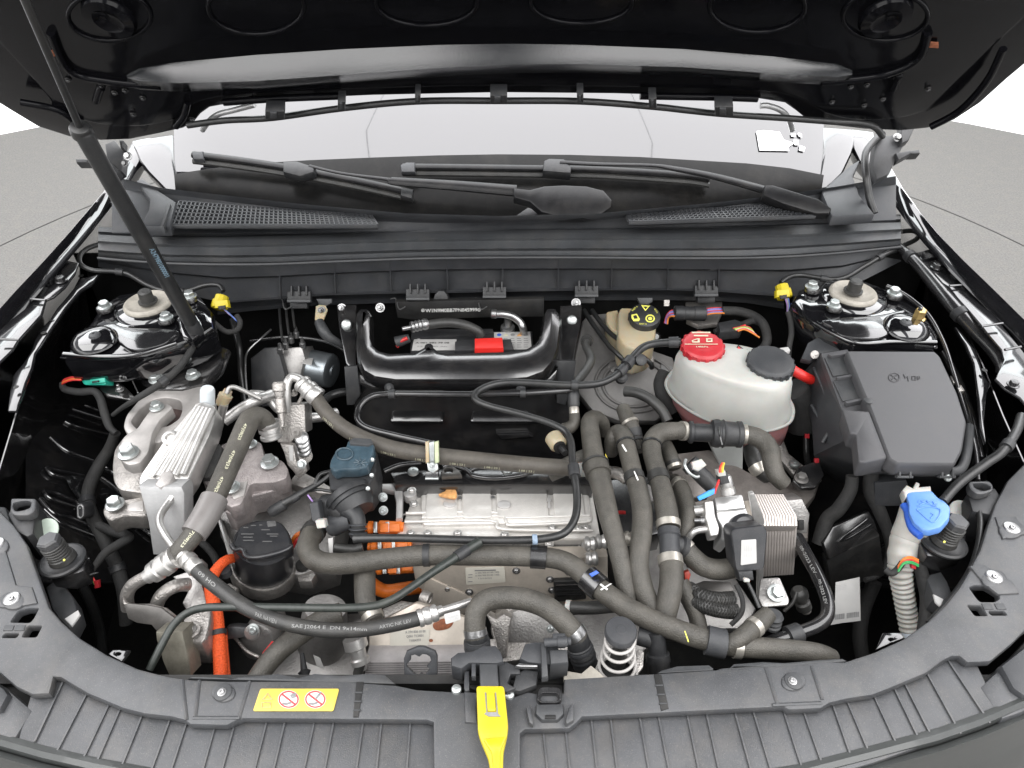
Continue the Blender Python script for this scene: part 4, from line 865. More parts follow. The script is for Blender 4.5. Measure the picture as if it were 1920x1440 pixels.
for c, lab, mm in (((86, 996), 'pale mint plastic plug behind the bonnet stop by the wheel arch', 'mint_plastic'), ((1803, 962), 'milky plastic plug behind the bonnet stop by the washer cap', 'white_plastic')):
    tag(turn(c[0], c[1], .865, [(-4, 20), (0, 24), (2, 24), (4, 20)], 'plug', mm, None, ax=(0, -.5, 1)), lab, 'plug')
def duct(pg, hl, body, lab):
    t = thing('rail_socket', lab, 'socket', (pg[0][0], pg[0][1], .88))
    plate('socket_rim', 'panel_plastic', rnd(pg, 6), PLN(*pg[0], .905), .012, t, bevel=.0025, holes=[rnd(hl, 8)])
    plate('socket_body', 'black_plastic', body, PLN(*body[0], .893), .06, t, bevel=.003, holes=[rnd(hl, 8)])
duct([(20, 936), (26, 934), (68, 934), (66, 958), (52, 966), (28, 966), (18, 960)], [(26, 942), (44, 938), (58, 940), (56, 952), (44, 956), (28, 958), (24, 950)], [(14, 964), (26, 938), (68, 938), (62, 1000), (50, 1006), (30, 996)], 'open rectangular black socket above the mint plug')
duct([(1816, 902), (1855, 901), (1863, 910), (1862, 920), (1846, 926), (1832, 926), (1818, 916)], [(1824, 906), (1846, 905), (1857, 911), (1856, 917), (1840, 920), (1828, 914)], [(1814, 926), (1832, 920), (1866, 914), (1880, 935), (1858, 965), (1824, 958)], 'open rectangular black socket at the end of the wing cable')
# wing-side reinforcements around the sockets
for pg, z in (([(-60, 940), (10, 950), (22, 985), (44, 1030), (52, 1075), (66, 1090), (70, 1130), (86, 1150), (60, 1150), (20, 1100), (-20, 1050)], .872), ([(1826, 1060), (1846, 1016), (1866, 1000), (1880, 1030), (1840, 1096), (1800, 1116), (1790, 1110)], .872)):
    plate('inner_brace', 'grey_plastic', pg, PLN(*pg[0], z), .02, fp, bevel=.003)
for pg in ([(84, 1100), (110, 1082), (138, 1120), (146, 1150), (130, 1180), (108, 1158), (96, 1140)], [(1735, 1078), (1765, 1070), (1778, 1090), (1790, 1122), (1770, 1130), (1752, 1120)]):
    plate('lamp_bracket', 'grey_plastic', pg, PLN(*pg[0], .84), .03, fp, bevel=.004)
for pg in ([(120, 1160), (146, 1143), (150, 1152), (134, 1174)], [(1750, 1113), (1770, 1123), (1764, 1137), (1754, 1128)]): plate('lug', 'paper', pg, PLN(*pg[0], .87), .004, fp)
mat("red_bright", (0.62, 0.02, 0.015), 0.4, noise=0.06)
mat("satin_tube", (0.010, 0.010, 0.011), 0.20, coat=0.3, ior=2.0, noise=0.3, nscale=60, bump=0.02, bscale=200, dust=0.07)
mat("servo_grey", (0.17, 0.165, 0.16), 0.42, metal=0.3, noise=0.2, nscale=20, dust=0.12)
# ---------------------------------------------------------------- battery, its brace and what lies under the bulkhead
bt = thing('battery', 'black car battery with white label and red terminal cover behind the tubular brace', 'battery', (880, 650, .70))
BZ = .862; BP = PLN(880, 640, BZ)
plate('battery_case', 'black_plastic', [(770, 640), (775, 622), (998, 620), (1004, 700), (766, 700)], BP, .19, bt, bevel=.003)
plate('case_rim', 'black_plastic', [(772, 622), (776, 617), (924, 616), (926, 624), (770, 634)], PLN(850, 620, BZ + .004), .01, bt, bevel=.001)
lb = plate('battery_label', 'paper', [(776, 636), (856, 636), (856, 656), (772, 657)], BP, .001, bt, bevel=.0002, up=.0014)
text('A 001 982 79 08', (779, 644.5), (842, 644.5), 4.6, (BP[0] + V((0, 0, .0014)), BP[1]), 'print_black', lb)
text('12 V  80 Ah', (783, 651), (838, 651), 3.4, (BP[0] + V((0, 0, .0014)), BP[1]), 'print_grey', lb)
ringp(784.5, 632.5, 5.4, 3, .9, 'print_white', bt, BP, .0016)
for a in (90, 210, 330):
    A = (784.5, 632.5); B = (784.5 + 5 * math.cos(R(a)), 632.5 - 2.8 * math.sin(R(a)))
    plate('emblem_spoke', 'print_white', [(A[0] - .5, A[1]), (A[0] + .5, A[1]), (B[0] + .4, B[1] + .2), (B[0] - .4, B[1] + .2)], BP, .0005, bt, bevel=.0001, up=.0016)
lb2 = plate('battery_label', 'paper', [(926, 623), (994, 622), (997, 654), (928, 656)], BP, .001, bt, bevel=.0002, up=.0014, label='white battery label with warning pictograms')
for i, m in enumerate(('deep_blue', 'print_pale', 'print_grey', 'sealant', 'print_grey')):
    u = 931 + i * 12.6
    if i in (1, 3): plate('printed_triangle', m, [(u + 5, 624.5), (u + 10, 630), (u, 630)], BP, .0004, lb2, bevel=.0001, up=.002)
    else: plate('printed_icon', m, circ(u + 5, 627.5, 4.2, 2.4, 14), BP, .0004, lb2, bevel=.0001, up=.002)
    for k in range(5): plate('printed_line', 'print_grey', rect(u + .5, 634 + k * 4, u + 8 + (k * 7 % 3), 634.9 + k * 4), BP, .0004, lb2, bevel=.0001, up=.002)
plate('terminal_cover', 'black_plastic', [(853, 640), (866, 637), (958, 635), (964, 655), (853, 657)], PLN(900, 640, BZ + .016), .016, bt, bevel=.002)
plate('red_cover', 'red_bright', [(890, 634), (942, 632), (944, 652), (890, 653)], PLN(915, 640, BZ + .03), .02, bt, bevel=.002)
plate('red_cover_fold', 'red_bright', [(890, 646), (943, 645), (944, 656), (890, 657)], PLN(915, 650, BZ + .026), .02, bt, bevel=.002)
rod((742, 642, .865), (768, 634, .87), [(0, 11), (.5, 10), (1, 8)], 'terminal_clamp', 'grey_plastic', bt); hosep([(745, 650, .86), (752, 640, .87), (764, 634, .875)], 7, 'red_lead', 'wire_red', bt)
# identification number stamped on the bar under the bulkhead
vb = thing('number_bar', 'black cross bar carrying the stamped vehicle number W1N9M0BB7PN045999', 'bar', (845, 585, .87))
VP = PFACE(845, 582, .885, 8)
plate('bar', 'pit_black', [(740, 566), (1020, 560), (1020, 594), (905, 596), (770, 600), (745, 596)], VP, .012, vb, bevel=.002)
text('W1N9M0BB7PN045999', (798, 585.5), (895, 583.5), 7.5, VP, 'print_white', vb, up=.0008)
for c in ((793, 582), (898, 581)): ringp(c[0], c[1], 3.2, 3, .9, 'print_white', vb, VP, .001); plate('stamp_dot', 'print_white', circ(c[0], c[1], 1.2, 1.2, 8), VP, .0005, vb, bevel=.0001, up=.001)
# air-conditioning pipe stubs behind the battery
a1 = thing('coolant_stub', 'black hose with a crimped steel collar lying behind the battery', 'hose', (830, 612, .88))
hosep([(800, 609, .895), (840, 605, .90), (870, 609, .90), (895, 620, .89), (902, 630, .88)], 18, 'hose', 'rubber_dark', a1)
rod((754, 617, .90), (802, 607, .897), [(0, 4), (.32, 4), (.34, 10), (.42, 11), (.48, 9.5), (.56, 11), (.62, 9.5), (.7, 11), (.76, 9.5), (.84, 11), (.92, 11), (1, 9.5)], 'crimp_collar', 'steel', a1)
a2 = thing('steel_elbow_pipe', 'bent steel pipe with union nut behind the battery label', 'pipe', (965, 600, .89))
hosep([(926, 589, .905), (942, 589, .905), (960, 593, .90), (975, 604, .89), (981, 616, .88), (982, 626, .86)], 14, 'pipe', 'steel', a2)
rod((920, 588, .906), (937, 589, .905), [(0, 6), (.1, 9), (.6, 9), (.7, 7), (1, 7)], 'union_nut', 'steel', a2, n=12)
tag(turn(952, 617, .862, [(0, 14), (6, 13), (8, 8), (20, 7), (24, 6)], 'battery_valve', 'steel', None), 'small steel stud standing between battery and bulkhead', 'stud')
# tubular brace across the bay
bz = thing('battery_brace', 'glossy black U-shaped pressed brace bolted across the battery', 'brace', (860, 690, .80))
ZB = .90
BR = [(664, 584), (672, 573), (690, 573), (697, 584), (697, 630), (702, 644), (712, 652), (730, 656), (775, 655), (790, 648), (800, 642), (810, 643), (824, 654), (840, 656), (950, 652), (985, 647), (1003, 637), (1012, 622), (1018, 584), (1024, 572), (1044, 572), (1054, 586), (1054, 612), (1050, 650), (1040, 676), (1022, 696), (990, 708), (940, 712), (740, 712), (700, 706), (678, 694), (668, 672), (664, 640)]
plate('brace_tube', 'satin_tube', BR, PLN(860, 680, ZB, 0, .25), .045, bz, bevel=.017, holes=[circ(804, 650.5, 3.6, 3, 12)])
tag_ = plate('bright_hole', 'print_white', circ(804, 650.5, 3.4, 2.8, 12), PLN(860, 680, ZB - .012, 0, .25), .001, bz, bevel=.0001)
plate('brace_shelf', 'satin_tube', [(672, 700), (700, 716), (760, 722), (980, 722), (1030, 706), (1046, 690), (1046, 716), (1030, 732), (700, 734), (672, 722)], PFACE(860, 716, .86, 25), .03, bz, bevel=.006)
ear_l = plate('brace_ear', 'satin_tube', [(630, 572), (668, 570), (668, 700), (658, 694), (648, 680), (636, 620)], PLN(650, 610, .885, 0, .35), .012, bz, bevel=.004)
ear_r = plate('brace_ear', 'satin_tube', [(1050, 572), (1092, 570), (1090, 600), (1076, 676), (1062, 690), (1046, 690)], PLN(1072, 610, .885, 0, .35), .012, bz, bevel=.004)
for q, e, k in (((650, 609, .888), ear_l, 'pan'), ((1072, 601, .888), ear_r, 'pan')): bolt(q, 21, 'zinc', e, k, ax=NRM)
for q in ((641, 578, .895), (713, 577, .895), (1080, 568, .895)): bolt(q, 18, 'steel', bz, 'nut', ax=NRM)
plate('brace_flap', 'black_plastic', [(645, 688), (670, 686), (676, 740), (662, 760), (650, 760)], PFACE(660, 720, .85, 25), .01, bz, bevel=.002)
plate('brace_flap', 'black_plastic', [(1042, 676), (1080, 677), (1076, 712), (1060, 760), (1044, 756)], PFACE(1060, 715, .85, 25), .01, bz, bevel=.002)
# big black box under the brace with recessed panels
bxp = thing('battery_tray_cover', 'large glossy black pressed cover below the brace behind the rubber hoses', 'cover', (860, 800, .45))
CP = PFACE(860, 790, .77, 12)
plate('cover_panel', 'satin_black', [(660, 716), (1068, 712), (1074, 790), (1060, 900), (700, 912), (670, 860)], CP, .03, bxp, bevel=.006)
for pg in ([(736, 766), (826, 764), (833, 790), (730, 790)], [(888, 766), (985, 766), (1012, 790), (880, 790)]):
    pl = (CP[0], V((0, -.35, .94)).normalized()); A = ON(pg[0][0], 776, CP)
    plate('recess_shelf', 'satin_tube', rnd(pg, 7), (A + CP[1] * .012, V((0, -.30, .95)).normalized()), .012, bxp, bevel=.004)
plate('pressed_ledge', 'satin_black', [(930, 814), (990, 812), (1000, 820), (940, 826)], CP, .012, bxp, bevel=.003, up=.01)
for q in ((730, 727), (953, 715), (977, 730), (952, 706)): turn(q[0], q[1], .875, [(0, 9), (3, 9), (6, 6), (8, 4)], 'pipe_clip', 'black_plastic', bxp, ax=NRM, n=14)
# ---------------------------------------------------------------- brake pump and earth strap
ab = thing('brake_pump', 'brake hydraulic pump with round grey steel motor beside the brace', 'pump', (560, 690, .70))
rod((552, 682, .80), (624, 696, .80), [(0, 30), (.05, 32), (.14, 32), (.15, 34), (.2, 34), (.22, 33), (.92, 32.5), (.97, 31), (1, 27), (1.0, 12), (1.03, 10)], 'motor_can', 'motor_steel', ab, n=40)
plate('motor_label', 'paper', [(570, 666), (588, 668), (584, 684), (566, 681)], PLN(576, 674, .835, .0, -.45), .001, ab, bevel=.0002)
plate('valve_block', 'grey_alu', [(516, 664), (540, 652), (566, 650), (572, 672), (560, 716), (536, 720), (514, 700)], PFACE(540, 680, .83, 35, -10), .05, ab, bevel=.004)
plate('control_box', 'black_plastic', [(468, 672), (494, 652), (520, 650), (534, 700), (530, 760), (490, 764), (470, 730)], PFACE(500, 700, .82, 35, -10), .06, ab, bevel=.005)
for q in ((526, 656), (536, 646), (546, 636), (556, 626), (568, 646)): rod((q[0], q[1] + 6, .85), (q[0] - 2, q[1] - 12, .87), [(0, 6), (.5, 6), (.5, 4), (1, 3)], 'union_nut', 'steel', ab, n=10)
for q in ((530, 640), (542, 628), (553, 616)): hosep([(q[0], q[1], .87), (q[0] - 4, q[1] - 30, .88), (q[0] - 6, q[1] - 60, .88)], 5, 'brake_pipe', 'tube_black', ab)
hosep([(463, 735, .82), (460, 690, .84), (464, 660, .85), (490, 634, .86), (508, 618, .86)], 4, 'bracket_edge', 'steel', ab)
es = thing('earth_strap', 'black earth cable with a pale bare lug bolted beneath the bulkhead', 'cable', (604, 600, .88))
plate('lug', 'aged_plastic', [(592, 574), (598, 571), (610, 572), (614, 580), (606, 600), (594, 608), (590, 598)], PLN(600, 590, .895, 0, .5), .005, es, bevel=.0015)
bolt((603, 582, .899), 15, 'satin_black', es, 'nut', ax=NRM)
hosep([(598, 603, .893), (606, 620, .885), (616, 632, .875), (630, 640, .865), (648, 650, .85)], [18, 21, 19, 15, 12], 'cable', 'grey_plastic', es)
# ---------------------------------------------------------------- brake fluid reservoir, servo, wiring under the bulkhead
sv = thing('brake_servo', 'large grey domed brake servo with heat shield behind the coolant tank', 'servo', (1180, 690, .70))
SP = PLN(1170, 680, .80, .05, .55)
plate('servo_shield', 'servo_grey', [(1092, 600), (1102, 588), (1150, 584), (1175, 600), (1210, 650), (1262, 668), (1275, 700), (1262, 765), (1230, 790), (1160, 790), (1110, 770), (1078, 730), (1072, 690)], SP, .03, sv, bevel=.008)
for (u, v, r) in ((1190, 720, 74), (1190, 720, 60)):
    pts = [ON(x, y, SP) + SP[1] * .002 for x, y in circ(u, v, r, r * .72, 40)]; M().sweep(pts + [pts[0]], [.003] * 41, 8, caps=False).build('shield_bead', 'servo_grey', sv, ang=60)
plate('shield_step', 'servo_grey', [(1140, 690), (1142, 678), (1168, 677), (1176, 668), (1186, 690), (1180, 704), (1150, 700)], SP, .006, sv, bevel=.002, up=.004)
turn(1186, 668, .825, [(0, 26), (10, 24), (16, 12), (22, 10)], 'master_cylinder', 'grey_alu', sv, ax=(0, -.6, .8))
turn(1211, 676, .83, [(0, 12), (10, 12), (12, 8), (12, 6)], 'bleed_port', 'cast_alu', sv, ax=(.4, -.7, .6))
turn(1228, 632, .85, [(0, 9), (8, 9), (12, 5)], 'shield_nut', 'satin_black', sv, ax=NRM)
plate('servo_sticker', 'print_grey', [(1240, 682), (1262, 688), (1258, 704), (1238, 697)], SP, .001, sv, bevel=.0002, up=.003)
for i, px in enumerate(([(1095, 582, .86), (1112, 608, .86), (1140, 646, .86), (1158, 664, .86), (1172, 678, .85)], [(1110, 582, .86), (1126, 604, .86), (1146, 626, .86), (1180, 652, .86), (1204, 668, .86), (1220, 682, .85), (1222, 690, .84)])):
    o, pa = hose('brake_pipe', ('black rigid brake pipe running down the servo shield to the master cylinder', 'second black brake pipe bending under the fluid reservoir')[i], 'pipe', px, 9, 'tube_black', 'brake pipes on the servo')
rs = thing('brake_reservoir', 'yellowed brake fluid reservoir with black warning cap under the bulkhead', 'reservoir', (1190, 630, .80))
RP = PLN(1190, 600, .885)
plate('reservoir_body', 'aged_plastic', rnd([(1160, 582), (1164, 577), (1218, 577), (1232, 588), (1230, 630), (1222, 645), (1192, 655), (1168, 645), (1158, 632)], 8), RP, .06, rs, bevel=.008)
plate('reservoir_side', 'aged_plastic', rnd([(1136, 584), (1160, 580), (1160, 625), (1146, 616), (1138, 604)], 5), PLN(1150, 600, .868), .04, rs, bevel=.005)
turn(1207, 602, .888, [(0, 27), (3, 27), (3, 29), (14, 29), (17, 28), (19, 25)], 'filler_cap', 'black_plastic', rs, ax=(0, -.25, 1), n=36)
capP = (P(1207, 593, .904), V((0, -.25, 1)).normalized())
plate('printed_triangle', 'print_yellow', [(1202, 572), (1219, 573), (1210, 583)], capP, .0006, rs, bevel=.0001, up=.0008, holes=[[(1206, 574.5), (1215, 575), (1210.5, 580)]])
plate('printed_book', 'print_yellow', [(1184, 590), (1194, 588), (1200, 598), (1198, 602), (1188, 602), (1184, 596)], capP, .0006, rs, bevel=.0001, up=.0008, holes=[[(1187, 592), (1193, 590.5), (1196, 597), (1189, 598)]])
plate('printed_disc', 'print_yellow', circ(1219, 597, 9, 7.5, 20), capP, .0006, rs, bevel=.0001, up=.0008, holes=[circ(1219, 597, 6.4, 5.2, 16)]); plate('printed_disc', 'print_yellow', circ(1219, 597, 4, 3.2, 12), capP, .0006, rs, bevel=.0001, up=.0008)
text('DOT 4', (1199, 609), (1212, 609.5), 3.6, capP, 'print_yellow', rs, up=.001); text('DOT 4', (1186, 584), (1196, 576), 3.2, capP, 'print_yellow', rs, up=.001); text('DOT 4', (1226, 580), (1231, 588), 3.2, capP, 'print_yellow', rs, up=.001)
for k in range(16):
    a = 2 * math.pi * k / 16; s = S(P(1207, 600, .89)); c = P(1207, 602, .888) + V((math.cos(a) * 29 * s, math.sin(a) * 29 * s, .006 - math.sin(a) * 0))
    M().box(c, V((.0012, 0, 0)), V((0, .0012, 0)), V((0, 0, .004))).build('cap_rib', 'black_plastic', rs)
wc = thing('wiring_plug', 'fat black wiring plug with coloured wires at both ends under the bulkhead', 'connector', (1293, 586, .88))
rod((1263, 587, .895), (1324, 588, .895), [(0, 9), (.04, 14), (.3, 14), (.32, 13), (.6, 13), (.62, 14), (.96, 14), (1, 9)], 'plug_shell', 'black_plastic', wc)
for k, m in enumerate(('wire_red', 'wire_blue', 'wire_violet', 'wire_red', 'wire_blue', 'wire_orange')):
    hosep([(1246 + k, 606 + k * .3, .875), (1250 + k * .6, 592 + k, .885), (1258, 583 + k * 2, .892), (1266, 582 + k * 2.2, .895)], 3.4, 'wire', m, wc)
    hosep([(1320, 581 + k * 2.2, .895), (1334, 578 + k * 2, .895), (1358, 577 + k * 2, .89)], 3.4, 'wire', m, wc)
hm = thing('wiring_loom', 'thick black taped wiring loom looping behind the coolant tank', 'cable', (1400, 620, .88))
hosep([(1354, 583, .89), (1385, 584, .89), (1412, 592, .89), (1428, 604, .89), (1436, 620, .885), (1438, 640, .88), (1430, 655, .87)], 17, 'loom', 'tape', hm)
hosep([(1390, 610, .885), (1410, 602, .885), (1426, 606, .885)], 12, 'loom', 'tape', hm)
hosep([(1340, 622, .88), (1370, 612, .885), (1400, 606, .885)], 10, 'loom', 'tape', hm)
plate('loom_plug', 'black_plastic', [(1346, 604), (1378, 598), (1396, 604), (1390, 618), (1350, 622)], PLN(1370, 610, .895), .02, hm, bevel=.003)
for k, m in enumerate(('wire_red', 'wire_green', 'wire_yellow', 'paper', 'wire_red', 'wire_orange')):
    hosep([(1374 + k * 2, 616 + k, .895), (1396, 612 + k * 1.2, .897), (1408 + k, 616 + k * 2, .895), (1414 + k * 2, 628 + k, .89)], 3, 'wire', m, hm)
hosep([(1360, 628, .885), (1376, 618, .89), (1398, 610, .895)], 5, 'wire', 'wire_red', hm)
plate('silver_bracket', 'cast_alu', [(1286, 566), (1354, 560), (1355, 584), (1345, 606), (1310, 610), (1288, 600)], PLN(1320, 585, .865), .01, hm, bevel=.002)
plate('silver_tab', 'cast_alu', [(1245, 562), (1256, 562), (1255, 574), (1245, 574)], PFACE(1250, 568, .885, 40), .004, hm, bevel=.001)
# yellow plugs beside the towers and their leads
for nm, c, sgn, lab in (('yellow', (414, 566), -1, 'yellow two-part plug hanging beside the tower next to the gas strut'), ('yellow', (1468, 546), 1, 'yellow two-part plug beside the tower on the fuse box side')):
    t = thing('yellow_plug', lab, 'connector', (*c, .93), 'yellow plugs beside the strut towers')
    u, v = c
    rod((u - 3 * sgn, v - 12, .95), (u + 4 * sgn, v + 14, .935), [(0, 9), (.05, 12), (.4, 12.5), (.42, 15), (.8, 15), (.95, 14), (1, 11)], 'plug_body', 'yellow_plastic', t, n=10)
    plate('plug_latch', 'yellow_plastic', [(u - 12, v - 2), (u + 12, v - 4), (u + 14, v + 10), (u - 12, v + 12)], PFACE(u, v + 4, .953, 40), .012, t, bevel=.0015)
    plate('plug_socket', 'pit_black', [(u - 6, v + 8), (u + 8, v + 6), (u + 8, v + 13), (u - 4, v + 15)], PFACE(u, v + 10, .957, 40), .004, t, bevel=.001)
    for k, m in enumerate(('wire_violet', 'paper', 'wire_blue')):
        if sgn < 0: hosep([(u + 4, v + 12, .94), (u + 14 + k, v + 22, .93), (u + 30, v + 34 + k, .92), (u + 36, v + 44, .91)], 2.4, 'wire', m, t)
        else: hosep([(u + 4 + k * 3, v + 13, .94), (u + 8 + k * 2, v + 26, .93), (u + 8 + k, v + 38, .92)], 2.4, 'wire', m, t)
def cable(lab, px, d, m='tape', clips=()):
    pa = Path(px, d); t = thing('cable', lab, 'cable', pa.p[len(pa.p) // 2]); pa.tube('sleeve', m, t)
    for (u, v) in clips:
        k = pa.near(u, v); p, r = pa.at(k); pa.band(k, .012, .002, 'cable_clip', 'black_plastic', t)
    return t
cable('thin black cable looping from the bulkhead end to the yellow plug by the gas strut', [(186, 458, .98), (164, 466, .985), (150, 480, .985), (152, 496, .98), (175, 507, .975), (215, 509, .97), (240, 514, .965), (275, 534, .96), (310, 545, .955), (350, 545, .95), (385, 535, .955), (410, 535, .955), (419, 546, .95)], 9, 'tube_black', ((225, 508), (335, 545)))
cable('black looped cable hanging below the yellow plug by the gas strut', [(389, 592, .945), (405, 608, .93), (425, 622, .92), (445, 618, .915), (450, 604, .92), (444, 592, .925)], 10, 'tape')
cable('black taped cable descending from the tower over the alloy engine mount', [(380, 590, .95), (374, 620, .94), (362, 650, .93), (335, 690, .92), (300, 720, .915), (262, 744, .91), (230, 764, .88), (212, 778, .86)], [9, 10, 12, 13, 13, 12, 9, 8], 'tape', ((304, 718),))
cable('thin black cable looping from the bulkhead end to the yellow plug by the tank', [(1690, 434, .99), (1712, 433, .99), (1722, 440, .985), (1716, 450, .985), (1690, 462, .98), (1650, 482, .975), (1620, 500, .965), (1590, 518, .96), (1560, 524, .955), (1530, 520, .955), (1500, 516, .955), (1478, 520, .955), (1464, 530, .95)], 9, 'tube_black', ((1648, 483), (1545, 524)))
cable('black cable dropping from the yellow plug behind the black tank cap', [(1477, 584, .93), (1482, 600, .92), (1484, 625, .91), (1480, 650, .90), (1478, 680, .88)], 10, 'tape')
cable('thick black bonnet cable running along the wing beside the fuse box', [(1684, 462, .98), (1712, 486, .98), (1745, 524, .975), (1785, 572, .97), (1830, 622, .96), (1862, 656, .955), (1880, 684, .95), (1878, 700, .94)], [15, 20, 24, 26, 26, 26, 26, 22], 'satin_black', ((1705, 478), (1800, 586)))
cable('thin black edging strip curving round the fuse box', [(1662, 536, .965), (1700, 555, .96), (1740, 590, .955), (1768, 640, .945), (1785, 690, .935), (1800, 740, .925), (1818, 800, .915), (1830, 850, .905), (1834, 900, .895)], 8, 'satin_black')
cable('long black cable rising from the bonnet hinge beside the windscreen pillar', [(1654, 250, 1.13), (1634, 270, 1.12), (1622, 292, 1.11), (1624, 330, 1.09), (1630, 370, 1.06), (1640, 400, 1.04)], 13, 'tube_black')
cable('stout black cable from the washer cap up to the wing edge', [(1768, 940, .92), (1800, 905, .93), (1850, 868, .945), (1880, 846, .955), (1905, 810, .96), (1915, 780, .96)], 17, 'tube_black', ((1892, 834),))
cable('long thin black cable along the bay edge from the socket to the front panel', [(1836, 960, .89), (1838, 985, .89), (1832, 1030, .885), (1815, 1075, .88), (1780, 1125, .875), (1740, 1168, .87)], 10, 'tube_black')
# green plug
gp = thing('green_plug', 'green plug with red tab on the inner wing below the tower', 'connector', (176, 704, .90))
GPn = PFACE(176, 700, .905, 45, -8)
plate('plug_body', 'green_plastic', rnd([(152, 704), (157, 690), (166, 682), (196, 680), (200, 690), (198, 722), (158, 722), (152, 714)], 3), GPn, .02, gp, bevel=.002)
plate('plug_latch', 'green_plastic', [(157, 702), (186, 697), (188, 706), (158, 710)], GPn, .006, gp, bevel=.001, up=.005)
plate('plug_latch', 'green_plastic', [(168, 712), (196, 708), (197, 717), (170, 720)], GPn, .006, gp, bevel=.001, up=.004)
plate('plug_slot', 'pit_black', [(172, 715), (184, 713), (184, 716), (172, 718)], GPn, .003, gp, bevel=.0003, up=.007)
plate('red_tab', 'red_plastic', [(190, 690), (199, 683), (201, 690), (193, 698)], GPn, .008, gp, bevel=.001, up=.005)
for k in range(4): hosep([(153, 708 + k * 1.5, .90), (135, 707 + k * 2, .90), (120, 712 + k * 2, .895), (116, 722, .89)], 3, 'wire', ('wire_red', 'wire_red', 'wire_orange', 'wire_red')[k], gp)
hosep([(116, 718, .89), (122, 730, .885), (150, 735, .88), (176, 734, .88), (188, 748, .87), (196, 775, .855), (205, 800, .845), (218, 812, .84)], [9, 13, 14, 14, 14, 15, 13, 10], 'loom', 'tape', gp)
plate('plug_bracket', 'inner_black', [(196, 700), (212, 704), (240, 730), (260, 752), (200, 744), (186, 730)], PLN(215, 730, .875, 0, .3), .008, gp, bevel=.002); bolt((225, 731, .884), 16, 'steel', gp, 'nut')
# gas strut
g0, g1 = P(362, 612, .965), V((0, 0, 0)); 
gtop = PY(150, 240, .838); gend = PY(38, -20, .76)
gs = thing('gas_strut', 'black gas strut with printed number propping the bonnet open', 'strut', g0)
def seg(a, b, prof, nm, m): return M().lathe(a, (b - a).normalized(), [(t * (b - a).length, r) for t, r in prof], 24).build(nm, m, gs, ang=35)
s0 = S(g0)
seg(g0, gtop, [(0, 10 * s0), (.02, 12 * s0), (.05, 13 * s0), (.97, 13 * s0), (.985, 12.5 * s0), (1, 9 * s0)], 'cylinder', 'tube_black')
gd = (gend - gtop); gtop2 = gend + gd * 1.1
seg(gtop, gtop2, [(0, .0042), (1, .0042)], 'piston_rod', 'tube_black')
seg(gtop - gd * .06, gtop + gd * .02, [(0, .0125), (.7, .0125), (.9, .011), (1, .008)], 'end_cap', 'tube_black')
seg(g0 - (gtop - g0) * .06, g0 + (gtop - g0) * .03, [(0, .008), (.2, .0115), (.8, .0115), (1, .010)], 'ball_socket', 'black_plastic')
bolt((345, 585, .962), 26, 'satin_black', gs, 'hex', ax=(-.6, -.4, .5)); plate('strut_mount', 'gloss_black', [(330, 598), (346, 580), (372, 590), (380, 620), (360, 636), (342, 630)], PLN(355, 605, .958, 0, .1), .02, gs, bevel=.004)
axd = (gtop - g0).normalized(); nn = (CAM - P(280, 480, 1.08)); nn = (nn - axd * nn.dot(axd)).normalized()
pmid = g0 + (gtop - g0) * .3
q0, q1 = proj(g0 + (gtop - g0) * .455), proj(g0 + (gtop - g0) * .30)
text('A2479801000001', q0, q1, 9, (pmid + nn * 13.2 * s0, nn), 'print_blue', gs, up=.0002)
mat("lid_grey", (0.062, 0.062, 0.066), 0.5, noise=0.1, nscale=12, bump=0.15, bscale=1600, dust=0.05)
mat("bracket_pale", (0.33, 0.34, 0.33), 0.4, noise=0.06)
mat("blue_white", (0.55, 0.60, 0.66), 0.4, noise=0.1)
mat("print_faint", (0.40, 0.40, 0.40), 0.6)
mat("mount_white", (0.43, 0.41, 0.395), 0.45, metal=0.5, noise=0.18, nscale=40, bump=0.2, bscale=700)
mat("rust_rubber", (0.05, 0.03, 0.027), 0.5, noise=0.6, nscale=120)
mat("front_alu", (0.42, 0.42, 0.42), 0.45, metal=0.5, noise=0.12, nscale=40, bump=0.15)
mat("dusty_blue", (0.22, 0.29, 0.38), 0.5, noise=0.35, nscale=160)
mat("pale_cap", (0.52, 0.56, 0.58), 0.4, noise=0.05)
mat("sleeve_grey", (0.16, 0.15, 0.145), 0.32, noise=0.1)
mat("dull_steel", (0.10, 0.095, 0.09), 0.4, metal=0.5, noise=0.3, nscale=30, dust=0.15)
mat("leg_steel", (0.17, 0.16, 0.13), 0.45, metal=0.4, noise=0.4, nscale=40, dust=0.2)
# ---------------------------------------------------------------- coolant tank
ct = thing('coolant_tank', 'milky white coolant tank with one red cap and one black cap', 'tank', (1370, 800, .72))
def ell(cu, cv, a, b, rot, z, n=40, sq=0.0):
    return [P(x, y, z) for x, y in circ(cu, cv, a, b, n, rot)]
RIM = [(1252, 712), (1256, 735), (1282, 760), (1327, 785), (1390, 801), (1435, 806), (1473, 795), (1485, 778), (1481, 755), (1450, 715), (1400, 690), (1340, 678), (1280, 685)]
TOPO = [(1270, 655), (1271, 672), (1290, 692), (1332, 713), (1386, 730), (1432, 738), (1466, 736), (1483, 722), (1486, 702), (1455, 667), (1405, 649), (1350, 641), (1297, 639)]
def mixp(t, k=1.0, dx=0, dy=0, z=.9):
    c = (1370, 742 + (688 - 742) * t); o = []
    for a, b in zip(RIM, TOPO):
        x, y = a[0] + (b[0] - a[0]) * t, a[1] + (b[1] - a[1]) * t
        o.append((c[0] + (x - c[0]) * k + dx, c[1] + (y - c[1]) * k + dy))
    return [P(x, y, z) for x, y in cr(o, 4, True)]
